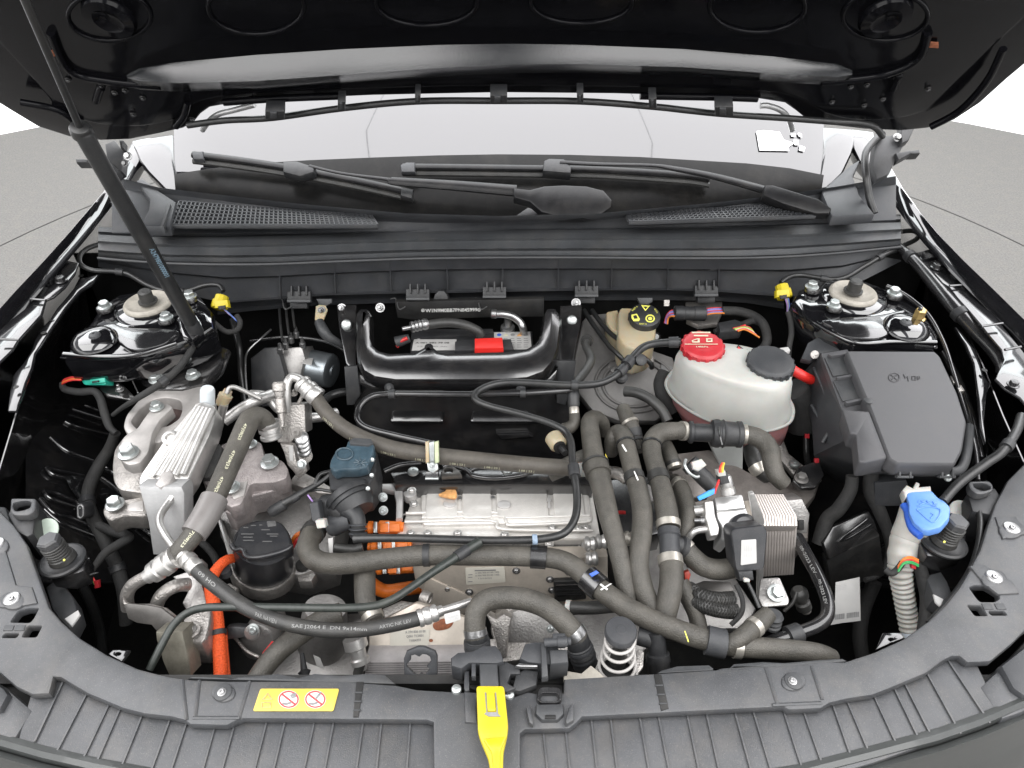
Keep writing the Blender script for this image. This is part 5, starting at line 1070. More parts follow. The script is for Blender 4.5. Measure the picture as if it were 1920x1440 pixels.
rings = [mixp(0, .985, 1, 2, .863), mixp(0, 1, 0, 0, .867), mixp(0, 1, 0, 0, .874), mixp(.06, .97, 0, 0, .880), mixp(.3, .965, 0, 0, .898), mixp(.6, .975, 0, 0, .918), mixp(.85, .985, 0, 0, .934),
         mixp(1, .96, 0, 0, .943), mixp(1.06, .88, 0, 0, .950), mixp(1.08, .72, 0, 0, .954), mixp(1.08, .4, 0, 0, .955)]
M().loft(rings).build('tank_body', 'white_plastic', ct, ang=50)
M().loft([mixp(0, .62, 16, 50, .76), mixp(0, .84, 4, 50, .80), mixp(0, .93, 1, 26, .84), mixp(0, .96, 1, 7, .860)]).build('tank_base', 'pink_plastic', ct, ang=50)
sm_ = mixp(0, 1, 0, 0, .870)
M().sweep(sm_ + [sm_[0]], [.0042] * (len(sm_) + 1), 8, caps=False).build('weld_seam', 'white_plastic', ct, ang=60)
def ribcap(u, v, z, r, h, m, n, name, pl_tilt=-.1):
    ax = V((0, pl_tilt, 1)).normalized()
    c = turn(u, v, z, [(0, r), (2, r + 1), (h * .8, r + 1), (h, r - 2), (h + 1.5, r - 5), (h + .8, r * .5)], name, m, ct, ax=ax, n=40)
    s = S(P(u, v, z)); p = P(u, v, z); x = ax.orthogonal().normalized(); y = ax.cross(x)
    for k in range(n):
        a = 2 * math.pi * k / n; d = x * math.cos(a) + y * math.sin(a)
        M().box(p + d * (r + 1.6) * s + ax * (h * .42 * s), d * (.0011), ax.cross(d) * (3.4 * s), ax * (h * .40 * s)).build('cap_rib', m, c, bevel=.0006)
    return c, (p + ax * ((h + 1.3) * s), ax)
turn(1316, 672, .93, [(0, 41), (14, 40)], 'tank_neck', 'white_plastic', ct)
rc, rcp = ribcap(1316, 657, .952, 38, 16, 'red_plastic', 16, 'red_cap')
turn(1442, 700, .93, [(0, 41), (14, 40)], 'tank_neck', 'white_plastic', ct)
bc, bcp = ribcap(1442, 688, .951, 41, 18, 'cowl_plastic', 18, 'black_cap')
for u0, u1, v in ((1297, 1332, 622), (1301, 1328, 628)): plate('printed_line', 'print_pale', rect(u0, v, u1, v + 2.4), rcp, .0004, rc, bevel=.0001, up=.0006)
plate('printed_book', 'print_pale', [(1297, 638), (1308, 634), (1312, 634), (1312, 642), (1298, 642)], rcp, .0004, rc, bevel=.0001, up=.0006, holes=[[(1300, 638.5), (1308, 636), (1308, 640), (1300, 640)]])
plate('printed_square', 'print_pale', rect(1324, 634, 1336, 641), rcp, .0004, rc, bevel=.0001, up=.0006, holes=[rect(1327, 636, 1333, 639)])
text('140kPa', (1306, 652), (1328, 652), 4.5, rcp, 'print_pale', rc, up=.0006); plate('printed_line', 'print_pale', rect(1284, 644.5, 1346, 645.6), rcp, .0004, rc, bevel=.0001, up=.0006)
TP = PLN(1386, 655, .951, 0, .12)
plate('printed_triangle', 'print_black', [(1384, 646), (1402, 660), (1376, 661)], TP, .0006, ct, bevel=.0001, up=.002); plate('printed_triangle', 'print_red', [(1385, 649), (1392, 658), (1380, 658)], TP, .0005, ct, bevel=.0001, up=.003); plate('printed_square', 'print_black', rect(1392, 655, 1402, 661), TP, .0005, ct, bevel=.0001, up=.002)
plate('tank_clip', 'paper', [(1462, 652), (1478, 650), (1482, 656), (1470, 662)], PLN(1470, 655, .95), .01, ct, bevel=.001)
plate('tank_bracket', 'bracket_pale', [(1316, 806), (1328, 800), (1395, 812), (1393, 920), (1398, 934), (1364, 926), (1352, 880), (1330, 830)], PFACE(1360, 860, .80, 20), .025, ct, bevel=.004)
plate('bracket_foot', 'cast_alu', [(1450, 806), (1462, 806), (1480, 850), (1512, 876), (1540, 884), (1542, 900), (1500, 906), (1480, 880), (1452, 850)], PLN(1490, 870, .78, 0, .3), .012, ct, bevel=.003)
bolt((1489, 871, .785), 20, 'zinc', ct, 'pan')
# red cable stub
tag(hose('x', 'x', 'x', [(1478, 688, .91), (1492, 697, .905), (1508, 706, .90), (1520, 712, .89)], 19, 'red_bright')[0], 'short thick red cable between the black tank cap and the fuse box', 'cable').name = 'red_cable'
# ---------------------------------------------------------------- fuse box
fb = thing('fuse_box', 'large dark grey fuse box with stepped lid beside the strut tower', 'fuse box', (1680, 780, .70))
LP = PLN(1700, 760, .948, 0, .06)
lid = rnd([(1586, 657), (1752, 658), (1764, 668), (1796, 736), (1814, 792), (1806, 844), (1792, 870), (1684, 869), (1666, 858), (1632, 768)], 5)
plate('lid', 'lid_grey', lid, LP, .026, fb, bevel=.006)
LS = PLN(1600, 700, .936, -.15, .06)
ld = plate('lid_shoulder', 'lid_grey', rnd([(1539, 662), (1590, 654), (1640, 770), (1672, 862), (1624, 866), (1608, 814), (1578, 768)], 3), PLN(1600, 720, .934, .12, .06), .03, fb, bevel=.003)
for pg in ([(1552, 664), (1588, 659), (1588, 663), (1560, 667)], [(1568, 706), (1600, 700), (1602, 704), (1570, 709)], [(1584, 752), (1618, 745), (1621, 749), (1588, 756)]):
    plate('shoulder_rib', 'lid_grey', pg, PLN(1600, 720, .942, .12, .06), .010, ld, bevel=.001)
for pg in ([(1546, 670), (1584, 667), (1597, 700), (1562, 705)], [(1562, 714), (1598, 708), (1614, 746), (1580, 752)]): plate('shoulder_pocket', 'grey_plastic', pg, PLN(1600, 720, .9365, .12, .06), .004, ld, bevel=.001)
plate('lower_shoulder', 'lid_grey', rnd([(1580, 768), (1630, 771), (1664, 858), (1622, 867), (1610, 866), (1605, 814), (1594, 812)], 4), PLN(1620, 820, .94, .1, .06), .03, fb, bevel=.003)
sw = [[P(1539, 661, .932), P(1560, 715, .928), P(1577, 768, .925), P(1608, 814, .92), P(1624, 867, .915), P(1668, 880, .905), P(1800, 880, .905)],
      [P(1507, 698, .86), P(1504, 724, .86), P(1522, 790, .85), P(1526, 854, .82), P(1604, 890, .80), P(1670, 905, .80), P(1796, 910, .80)],
      [P(1505, 735, .70), P(1505, 760, .70), P(1525, 830, .70), P(1535, 880, .68), P(1605, 920, .68), P(1672, 940, .68), P(1790, 940, .68)]]
M().grid(sw, .006, V((.6, .5, 0))).build('box_wall', 'cowl_plastic', fb, ang=25)
for px in ([(1526, 690, .905), (1548, 740, .90), (1562, 768, .897)], [(1522, 760, .87), (1552, 815, .86), (1600, 860, .865)], [(1573, 770, .915), (1560, 800, .88), (1542, 830, .86)]):
    pts = [P(*q) for q in px]; M().sweep(pts, [.003] * 3, 8).build('wall_rib', 'cowl_plastic', fb, ang=60)
lipp = Path([(1650, 866, .915), (1666, 880, .913), (1690, 884, .912), (1740, 885, .912), (1790, 884, .912), (1806, 872, .913), (1814, 840, .915), (1817, 800, .917)], 17)
lipp.tube('lid_lip', 'grey_plastic', fb)
for c in (1698, 1778):
    for k in (-10, 10): plate('clip_leg', 'grey_plastic', rect(c + k - 2, 876, c + k + 2, 896), PFACE(c, 885, .925, 40), .006, fb, bevel=.0008)
    plate('clip_bar', 'grey_plastic', rect(c - 15, 892, c + 15, 897), PFACE(c, 893, .92, 40), .008, fb, bevel=.001)
bolt((1777, 896, .915), 15, 'zinc', fb, 'pan', ax=NRM)
turn(1628, 752, .951, [(0, 8), (2, 8), (3, 6)], 'lid_boss', 'grey_plastic', fb)
for a in ((1664, 706),):
    pts = [ON(x, y, LP) + LP[1] * .0004 for x, y in circ(1676, 708, 10, 8, 24)]; M().sweep(pts + [pts[0]], [.0009] * 25, 6, caps=False).build('embossed_ring', 'lid_grey', fb, ang=60)
    for px in ([(1669, 702), (1683, 714)], [(1672, 712), (1680, 704)], [(1694, 702), (1697, 710), (1701, 706), (1703, 715)], [(1710, 706), (1710, 713), (1716, 713), (1716, 706), (1710, 706)], [(1720, 706), (1720, 713), (1724, 710), (1724, 706)]):
        pts = [ON(x, y, LP) + LP[1] * .0004 for x, y in px]; M().sweep(pts, [.0008] * len(pts), 6).build('embossed_mark', 'lid_grey', fb, ang=60)
plate('box_bracket', 'cowl_plastic', [(1502, 672), (1515, 642), (1532, 632), (1580, 640), (1588, 655), (1540, 662), (1520, 676)], PLN(1540, 655, .925, .1, .2), .012, fb, bevel=.003)
turn(1527, 665, .93, [(0, 8), (2, 8), (3, 5)], 'box_stud', 'cast_alu', fb, ax=NRM); turn(1613, 646, .94, [(0, 6), (3, 6), (4, 4)], 'box_stud', 'zinc', fb)
hosep([(1600, 655, .935), (1606, 648, .938), (1622, 646, .938), (1630, 655, .935)], 2.5, 'wire_bail', 'steel', fb); hosep([(1700, 655, .935), (1704, 650, .94), (1722, 650, .94), (1728, 655, .935)], 2.5, 'wire_bail', 'steel', fb)
for c in ((1790, 712), (1801, 728)): plate('lid_tab', 'cast_alu', [(c[0] - 8, c[1] - 8), (c[0] + 2, c[1] - 6), (c[0] + 8, c[1] + 4), (c[0] - 2, c[1] + 6)], PLN(*c, .93), .006, fb, bevel=.001)
plate('box_foot', 'cowl_plastic', [(1640, 905), (1700, 900), (1712, 930), (1690, 950), (1640, 950)], PFACE(1680, 920, .84, 20), .03, fb, bevel=.003)
hosep([(1500, 760, .84), (1510, 800, .80), (1512, 850, .77), (1515, 870, .77)], 12, 'cable', 'tube_black', fb)
for q in ((1514, 818), (1532, 864)): plate('red_tag', 'red_plastic', rect(q[0] - 4, q[1] - 4, q[0] + 4, q[1] + 4), PFACE(*q, .82, 30), .004, fb, bevel=.0006)
rib = hose('intake_duct', 'ribbed black rubber duct behind the coolant tank and fuse box', 'duct', [(1486, 730, .87), (1500, 760, .84), (1505, 800, .80)], 60, 'tape')
cable('black taped harness hanging from the front of the fuse box', [(1636, 880, .86), (1632, 920, .83), (1650, 960, .80), (1665, 1000, .77), (1668, 1040, .74), (1650, 1075, .72), (1622, 1088, .72)], [26, 26, 24, 20, 16, 12, 10], 'tape')
cable('black corrugated harness dropping below the box corner beside the gearbox cover', [(1598, 892, .86), (1594, 920, .84), (1572, 955, .81), (1550, 975, .79), (1535, 1020, .76)], [22, 24, 26, 26, 26], 'tape')
# ---------------------------------------------------------------- washer filler
wf = thing('washer_filler', 'white corrugated washer filler neck with blue screen-wash cap', 'filler', (1700, 1100, .70))
neck = [(1722, 960, .885), (1712, 985, .875), (1700, 1010, .86), (1692, 1040, .845), (1688, 1070, .83), (1692, 1100, .81), (1697, 1130, .79), (1702, 1160, .77), (1708, 1195, .75)]
pa = Path(neck, [64, 60, 56, 52, 44, 40, 38, 37, 36], 12)
pts, rr = [], []
N = 230
for i in range(N):
    t = i / (N - 1); p, r = pa.at(t); k = 0 if t < .22 else 1
    pts.append(p); rr.append(r * (1 - (.13 * (.5 + .5 * math.cos(t * 2 * math.pi * 24)) if t > .42 else (.05 * (.5 + .5 * math.cos(t * 2 * math.pi * 10)) if k else 0))))
M().sweep(pts, rr, 24).build('neck', 'filler_plastic', wf, ang=70)
hosep([(1706, 1185, .757), (1712, 1205, .75), (1716, 1230, .74)], 30, 'neck_end', 'blue_white', wf)
CPb = PLN(1735, 950, .918, .25, -.12)
cap = plate('cap', 'blue_plastic', rnd([(1699, 926), (1706, 922), (1747, 919), (1758, 932), (1770, 938), (1782, 950), (1780, 970), (1764, 988), (1740, 994), (1728, 992), (1712, 978), (1704, 960), (1704, 944)], 5), CPb, .012, wf, bevel=.003)
rimp = [ON(x, y, CPb) - CPb[1] * .011 for x, y in cr([(1696, 936), (1703, 948), (1705, 960), (1712, 980), (1728, 994)], 6)]
M().sweep(rimp, [.005] * len(rimp), 10).build('cap_rim', 'deep_blue', wf, ang=60)
for px in ([(1721, 942), (1726, 938), (1730, 942), (1736, 938), (1741, 943), (1748, 940), (1752, 946)], [(1720, 950), (1735, 944), (1752, 950), (1760, 955)], [(1719, 956), (1738, 951), (1763, 956), (1756, 976), (1744, 978), (1719, 956)], [(1745, 962), (1750, 966), (1745, 972)], [(1727, 944), (1724, 950)], [(1757, 945), (1754, 950)]):
    pts = [ON(x, y, CPb) + CPb[1] * .0004 for x, y in cr(px, 4)]; M().sweep(pts, [.0008] * len(pts), 6).build('embossed_mark', 'blue_plastic', cap, ang=60)
plate('cap_hinge', 'white_plastic', [(1692, 918), (1700, 908), (1712, 914), (1718, 902), (1726, 906), (1724, 912), (1746, 910), (1748, 922), (1706, 926), (1698, 934)], PLN(1715, 918, .912), .014, wf, bevel=.003)
for k, m in enumerate(('wire_orange', 'wire_orange', 'wire_red', 'wire_green', 'wire_green')): hosep([(1684, 1062 + k * 2.5, .86), (1694, 1048 + k * 2.5, .866), (1708, 1044 + k * 3, .866), (1722, 1050 + k * 3, .862)], 3.2, 'wire', m, wf)
plate('red_tag', 'red_plastic', [(1709, 1056), (1719, 1056), (1718, 1068), (1710, 1066)], PFACE(1714, 1060, .862, 40), .006, wf, bevel=.001)
cable('black cable running down behind the washer filler neck', [(1660, 1068, .85), (1672, 1075, .85), (1684, 1066, .855), (1692, 1055, .86)], 12, 'tape')
cable('black cable along the washer neck towards the front panel', [(1722, 1052, .85), (1732, 1090, .83), (1738, 1130, .81), (1730, 1190, .79)], [22, 24, 24, 22], 'tape')
# ---------------------------------------------------------------- paper tag and black plate
tg = thing('paper_tag', 'blank looking white paper tag with barcode tied to the black harness', 'tag', (1585, 1150, .74))
TGP = PFACE(1586, 1126, .77, 50, 4)
plate('tag_sheet', 'paper', [(1567, 1092), (1594, 1086), (1612, 1082), (1614, 1164), (1580, 1168), (1558, 1172), (1560, 1128), (1566, 1126)], TGP, .0012, tg, bevel=.0003)
u = 1565.0
for k in range(26):
    wd = (0.7, 1.3, .6, 1.8)[(k * 7) % 4 if k % 2 else 0]
    if k not in (11, 12): plate('barcode_bar', 'print_grey', [(u, 1152 - (u - 1565) * .12), (u + wd, 1152 - (u - 1565) * .12), (u + wd, 1162 - (u - 1565) * .12), (u, 1162 - (u - 1565) * .12)], TGP, .0003, tg, bevel=.0001, up=.0005)
    u += wd + .65
for k in range(4): plate('printed_line', 'print_faint', [(1568, 1098 + k * 3), (1588, 1094 + k * 3), (1588, 1094.8 + k * 3), (1568, 1098.8 + k * 3)], TGP, .0003, tg, bevel=.0001, up=.0005)
bp_ = thing('gearbox_cover', 'black triangular plate with two shiny grooves below the fuse box', 'cover', (1590, 1020, .70))
BPP = PFACE(1590, 1020, .77, 45, 10)
plate('cover_plate', 'satin_black', [(1544, 1018), (1562, 988), (1630, 958), (1640, 975), (1650, 1004), (1556, 1050)], BPP, .012, bp_, bevel=.003)
for pg in ([(1571, 1016), (1580, 1006), (1626, 972), (1630, 974), (1584, 1010)], [(1574, 1017), (1590, 1008), (1634, 982), (1634, 986), (1592, 1012)]): plate('groove_edge', 'flange_black', pg, BPP, .003, bp_, bevel=.001, up=.003)
plate('cover_side', 'pit_black', [(1550, 1050), (1650, 1004), (1660, 1080), (1560, 1110)], PFACE(1600, 1060, .74, 20), .02, bp_, bevel=.003)
# ---------------------------------------------------------------- alloy engine mount, heat exchanger and brackets
em = thing('engine_mount', 'pale cast alloy engine mount with strap and bolts by the ribbed wheel arch', 'mount', (290, 860, .60))
z = .86
plate('mount_base', 'cast_alu', rnd([(210, 872), (214, 842), (232, 818), (300, 850), (360, 850), (300, 930), (222, 918), (212, 900)], 8), PLN(250, 860, .842), .06, em, bevel=.003)
plate('mount_ring', 'mount_white', rnd([(230, 800), (236, 778), (270, 738), (275, 730), (300, 724), (375, 720), (390, 740), (384, 790), (340, 800), (300, 830), (250, 830)], 8), PLN(300, 760, .875), .05, em, bevel=.003,
      holes=[rnd([(244, 790), (262, 766), (284, 750), (310, 745), (338, 750), (342, 765), (336, 784), (316, 798), (304, 800), (290, 810), (264, 810)], 8)])
plate('mount_core', 'rust_rubber', [(240, 795), (262, 762), (284, 746), (340, 748), (344, 770), (330, 795), (290, 815), (250, 815)], PLN(300, 780, .852), .02, em, bevel=.003)
plate('mount_strap', 'mount_white', rnd([(224, 862), (226, 828), (234, 816), (258, 802), (268, 786), (282, 768), (296, 752), (318, 758), (324, 764), (300, 786), (286, 810), (278, 848), (262, 868), (240, 872)], 6), PLN(270, 810, .888), .02, em, bevel=.0022)
bolt((294, 764, .89), 26, 'zinc', em); bolt((241, 850, .89), 38, 'zinc', em)
tarm = thing('torque_arm', 'alloy torque arm bolted below the engine mount', 'arm', (240, 960, .70))
plate('arm', 'cast_alu', rnd([(192, 955), (200, 945), (214, 938), (236, 936), (272, 930), (276, 966), (262, 968), (232, 966), (205, 976), (194, 966)], 5), PLN(230, 950, .83), .03, tarm, bevel=.004)
plate('arm_pocket', 'mount_white', rnd([(236, 950), (246, 942), (268, 938), (270, 958), (240, 958)], 4), PLN(250, 950, .831), .004, tarm, bevel=.001)
bolt((216, 946, .835), 34, 'zinc', tarm)
ix = thing('heat_exchanger_pipe', 'long ribbed alloy heat exchanger lying across the engine mount', 'heat exchanger', (330, 880, .70))
XP = PLN(330, 840, .912, 0, .25)
plate('body', 'bright_alu', rnd([(367, 755), (384, 752), (404, 762), (402, 790), (394, 812), (356, 894), (340, 916), (262, 912), (258, 902), (264, 888), (312, 818), (330, 800)], 5), XP, .035, ix, bevel=.004)
for k in range(5):
    t = k / 4; a = (372 + t * 26, 764 + t * 6); b = (284 + t * 60, 896 - t * 4)
    A, B = ON(*a, XP) + XP[1] * .001, ON(*b, XP) + XP[1] * .001
    M().sweep([A, B], [.0055, .0055], 10).build('ridge', 'bright_alu', ix, ang=60)
turn(320, 822, .917, [(0, 15), (5, 15), (6, 13), (6, 8), (2, 7)], 'lug', 'bright_alu', ix, ax=(0, -.24, 1))
plate('end_face', 'front_alu', [(258, 912), (340, 912), (346, 924), (347, 980), (352, 1010), (330, 1045), (285, 1042), (276, 980)], PFACE(310, 960, .885, 25, 0), .03, ix, bevel=.005)
rod((322, 908, .90), (334, 932, .885), [(0, 20), (.5, 22), (.8, 22), (1, 20)], 'end_barrel', 'bright_alu', ix)
rod((326, 918, .905), (338, 938, .885), [(0, 13), (1, 12)], 'blue_seal', 'dusty_blue', ix)
rod((302, 918, .90), (288, 942, .88), [(0, 9), (.5, 9), (.55, 5), (1, 3)], 'bleed_screw', 'cast_alu', ix)
plate('cable_lug', 'mount_white', [(290, 908), (302, 886), (320, 880), (326, 892), (316, 906), (300, 914)], PLN(305, 895, .918), .012, ix, bevel=.003)
rod((389, 760, .915), (389, 728, .945), [(0, 14), (.1, 13.5), (.9, 13), (1, 11)], 'service_cap', 'pale_cap', ix)
rod((388, 800, .89), (390, 758, .92), [(0, 12), (.6, 12), (.7, 15), (1, 15)], 'service_neck', 'bright_alu', ix)
hosep([(398, 838, .85), (410, 800, .87), (414, 780, .885), (420, 758, .905)], 16, 'pipe', 'bright_alu', ix)
rod((414, 760, .90), (428, 732, .92), [(0, 9), (.2, 12), (.45, 12), (.5, 13), (.7, 13), (.75, 9), (1, 8)], 'brass_union', 'aged_plastic', ix, n=14)
hosep([(425, 738, .92), (430, 728, .925), (440, 726, .925), (462, 735, .915), (490, 748, .905)], 9, 'pipe', 'grey_alu', ix)
hosep([(420, 790, .87), (450, 768, .88), (480, 752, .89), (510, 740, .885)], 22, 'pipe', 'bright_alu', ix)
hosep([(470, 740, .88), (500, 744, .88), (525, 768, .87), (560, 782, .865), (600, 782, .86), (630, 774, .85)], 19, 'pipe', 'bright_alu', ix)
lp = hosep([(328, 922, .905), (318, 940, .90), (303, 962, .90), (299, 978, .90), (305, 995, .90), (320, 1018, .90), (342, 1046, .90)], 14, 'front_pipe', 'bright_alu', ix)
rm = thing('gearbox_bracket', 'pinkish cast alloy bracket with three bolts behind the thick printed hose', 'bracket', (460, 880, .65))
plate('bracket_top', 'pink_alu', rnd([(410, 836), (440, 822), (466, 824), (490, 828), (496, 856), (530, 862), (541, 880), (538, 896), (516, 904), (470, 906), (462, 926), (452, 945), (432, 952), (404, 930), (376, 896), (390, 860)], 7), PLN(460, 870, .862), .03, rm, bevel=.003)
plate('bracket_side', 'pink_alu', rnd([(466, 908), (520, 904), (540, 890), (541, 902), (522, 918), (470, 930), (456, 952), (434, 964), (420, 958), (450, 946)], 4), PLN(480, 920, .845), .04, rm, bevel=.003)
plate('bracket_pad', 'mount_white', [(446, 904), (464, 902), (458, 928), (438, 936), (432, 924)], PLN(445, 915, .864), .004, rm, bevel=.001)
for q, d in (((470, 833, .866), 24), ((506, 868, .866), 34), ((434, 914, .868), 32)): bolt(q, d, 'zinc', rm)
plate('rubber_gap', 'tape', [(380, 850), (410, 830), (418, 840), (404, 880), (392, 896), (374, 896)], PLN(395, 865, .88, 0, .3), .03, rm, bevel=.004)
gh = thing('gearbox_housing', 'dull grey gearbox housing casting below the alloy bracket', 'casting', (480, 960, .60))
plate('housing', 'grey_alu', [(404, 950), (470, 930), (540, 900), (600, 900), (640, 960), (620, 1060), (560, 1080), (440, 1060), (410, 1000)], PLN(520, 980, .78, 0, .2), .08, gh, bevel=.01)
plate('housing_flange', 'cast_alu', [(540, 905), (560, 880), (600, 900), (640, 925), (600, 925), (570, 915)], PLN(590, 905, .82, 0, .1), .02, gh, bevel=.003)
plate('housing_fin', 'bright_alu', [(403, 960), (410, 958), (440, 1040), (445, 1062), (430, 1050)], PLN(420, 1000, .80), .02, gh, bevel=.002)
plate('rust_patch', 'rust', circ(480, 948, 14, 7, 14), PLN(480, 948, .795, 0, .2), .001, gh, bevel=.0002)
turn(500, 928, .83, [(0, 5), (6, 5), (8, 3)], 'housing_stud', 'zinc', gh)
# thick printed hose with sleeve and crimps
hh = thing('printed_hose', 'thick grey rubber hose with yellow print arching over the alloy bracket', 'hose', (430, 880, .90))
pH = Path([(506, 806, .905), (494, 788, .925), (480, 782, .935), (467, 790, .938), (455, 815, .935), (442, 845, .93), (424, 885, .925), (404, 930, .92), (385, 968, .915), (358, 1008, .91), (330, 1040, .90), (312, 1056, .895)], [34, 38, 40, 40, 40, 40, 40, 40, 40, 38, 36, 34])
pH.tube('hose', 'rubber', hh, n=20)
kq = pH.near(391, 970); pH.band(kq, .052, .0035, 'sleeve', 'sleeve_grey', hh, n=24)
def prints(pa, spots, s, h, m, parent, updir=1, off=.0004, ang=0.35):
    for (t, ln) in spots:
        a, r = pa.at(t - ln / 2); b, _ = pa.at(t + ln / 2); c, r = pa.at(t)
        ax = (b - a).normalized(); nv = (CAM - c); nv = (nv - ax * nv.dot(ax)).normalized()
        sidev = ax.cross(nv) * updir; n2 = (nv * math.cos(ang) + sidev * math.sin(ang)).normalized()
        A = proj(a + n2 * r); B = proj(b + n2 * r)
        text(s, A, B, h, (c + n2 * r, n2), m, parent, up=off)
prints(pH, [(.28, .10), (.45, .11), (.60, .10), (.86, .10)], '47|08|23', 5.5, 'print_pale', hh, 1, ang=.25)
rod((511, 822, .895), (503, 792, .918), [(0, 18), (.08, 21), (.25, 21), (.3, 18.5), (.42, 18.5), (.48, 21), (.66, 21), (.7, 19), (.85, 22), (1, 22)], 'crimp', 'bright_alu', hh)
cp2 = Path([(332, 1044, .903), (318, 1054, .898), (300, 1066, .89), (280, 1080, .882)], 30)
rod((330, 1044, .903), (276, 1082, .882), [(0, 22), (.06, 22), (.1, 18), (.2, 18), (.24, 22), (.46, 22), (.5, 18), (.56, 18), (.6, 21), (.8, 20), (.84, 15), (1, 14)], 'crimp', 'bright_alu', hh)
hosep([(282, 1078, .884), (262, 1088, .875), (246, 1100, .865), (238, 1118, .85), (240, 1140, .83)], 24, 'end_pipe', 'cast_alu', hh)
p2 = thing('return_pipe', 'bent bare alloy pipe passing through the steel bracket under the exchanger', 'pipe', (320, 1110, .80))
hosep([(352, 1096, .84), (332, 1098, .85), (312, 1108, .85), (298, 1124, .84), (290, 1150, .82)], 25, 'pipe', 'cast_alu', p2)
pb = thing('pipe_bracket', 'dull dark steel bracket holding the two bent alloy pipes', 'bracket', (290, 1160, .75))
plate('bracket_web', 'dull_steel', [(232, 1134), (240, 1132), (275, 1135), (302, 1140), (328, 1160), (342, 1180), (344, 1186), (296, 1186), (284, 1172), (256, 1168), (240, 1160)], PFACE(285, 1155, .85, 40), .004, pb, bevel=.001)
plate('bracket_rim', 'cast_alu', [(230, 1120), (234, 1130), (246, 1134), (280, 1134), (310, 1142), (332, 1160), (330, 1163), (306, 1146), (278, 1138), (240, 1138), (230, 1132)], PFACE(285, 1140, .853, 40), .005, pb, bevel=.001)
plate('bracket_leg', 'leg_steel', [(291, 1186), (342, 1184), (352, 1230), (358, 1268), (316, 1268), (304, 1240), (292, 1200)], PFACE(325, 1225, .84, 35), .03, pb, bevel=.003)
sb = thing('subframe_mount', 'weathered square alloy mounting block with a star bolt beside the orange cable', 'mount', (365, 1170, .72))
plate('block', 'cast_alu', rnd([(342, 1165), (352, 1142), (396, 1140), (396, 1160), (388, 1195), (376, 1206), (344, 1204)], 4), PLN(365, 1175, .835), .05, sb, bevel=.005)
plate('upper_arm', 'grey_alu', [(322, 1080), (352, 1070), (376, 1046), (380, 1100), (396, 1148), (352, 1150), (340, 1130), (350, 1110)], PLN(360, 1110, .82, 0, .3), .03, sb, bevel=.004)
turn(358, 1182, .838, [(0, 18), (3, 18), (4, 15), (3, 11), (2, 10), (2, 5)], 'star_bolt', 'cast_alu', sb, n=24); bolt((358, 1180, .84), 20, 'grey_alu', sb, 'torx')
plate('block_foot', 'dull_steel', [(344, 1204), (378, 1204), (386, 1200), (372, 1240), (360, 1262), (352, 1230)], PFACE(365, 1215, .81, 30), .03, sb, bevel=.004)

# taped harnesses on the arch side
cable('thick black taped harness curving down the ribbed wheel arch past the torque arm', [(216, 812, .83), (206, 840, .80), (186, 872, .78), (170, 905, .77), (164, 935, .765), (172, 965, .76), (190, 1000, .75), (206, 1035, .74), (220, 1065, .72), (232, 1110, .70), (236, 1170, .66)], [18, 20, 22, 23, 22, 23, 24, 24, 24, 24, 22], 'tape', ((166, 940), (222, 1062)))
cable('thinner black taped branch bending back from the wheel arch harness to the bonnet stop', [(186, 985, .765), (210, 996, .77), (238, 1004, .775), (240, 1010, .778), (220, 1022, .78), (196, 1038, .782), (178, 1062, .78), (168, 1076, .778)], [16, 17, 17, 17, 17, 15, 12, 9], 'tape')
hw = thing('harness_wires_end', 'short red and green wires at the end of the taped branch', 'wires', (172, 1082, .77)); hw.name = 'harness_wiring'
for k, m in enumerate(('wire_green', 'wire_red', 'wire_red')): hosep([(168, 1074 + k, .778), (172 + k * 2, 1082 + k * 2, .775), (178 + k, 1096, .77)], 3.4, 'wire', m, hw)
tag(plate('red_tag', 'red_plastic', [(176, 1090), (184, 1088), (185, 1102), (177, 1104)], PFACE(180, 1096, .775, 40), .006, None, bevel=.001), 'tiny red plug end below the bonnet stop by the arch', 'plug')
cn2 = thing('arch_connector', 'small black two-pin connector clipped to the wheel arch harness', 'connector', (150, 955, .77))
plate('connector_body', 'black_plastic', rnd([(142, 946), (150, 942), (158, 948), (158, 970), (150, 976), (143, 972)], 4), PFACE(150, 958, .79, 40, -15), .02, cn2, bevel=.002)
plate('connector_rim', 'chrome_edge', rnd([(144, 949), (150, 945), (156, 950), (156, 968), (150, 973), (145, 970)], 4), PFACE(150, 958, .79, 40, -15), .002, cn2, bevel=.0004, up=.001, holes=[rnd([(146, 951), (150, 948), (154.5, 952), (154.5, 967), (150, 970.5), (146.5, 968)], 3)]); plate('pin', 'zinc', circ(149, 953, 1.6, 1.6, 8), PFACE(150, 958, .79, 40, -15), .002, cn2, bevel=.0003, up=.001)
cable('black cable running low along the arch towards the front panel', [(150, 1090, .70), (170, 1130, .66), (186, 1180, .60), (192, 1230, .56)], 18, 'tube_black')
cable('black rubber pipe descending in the shadow beside the washer neck', [(1640, 1090, .66), (1620, 1140, .62), (1612, 1190, .60), (1618, 1240, .58)], 26, 'tape')

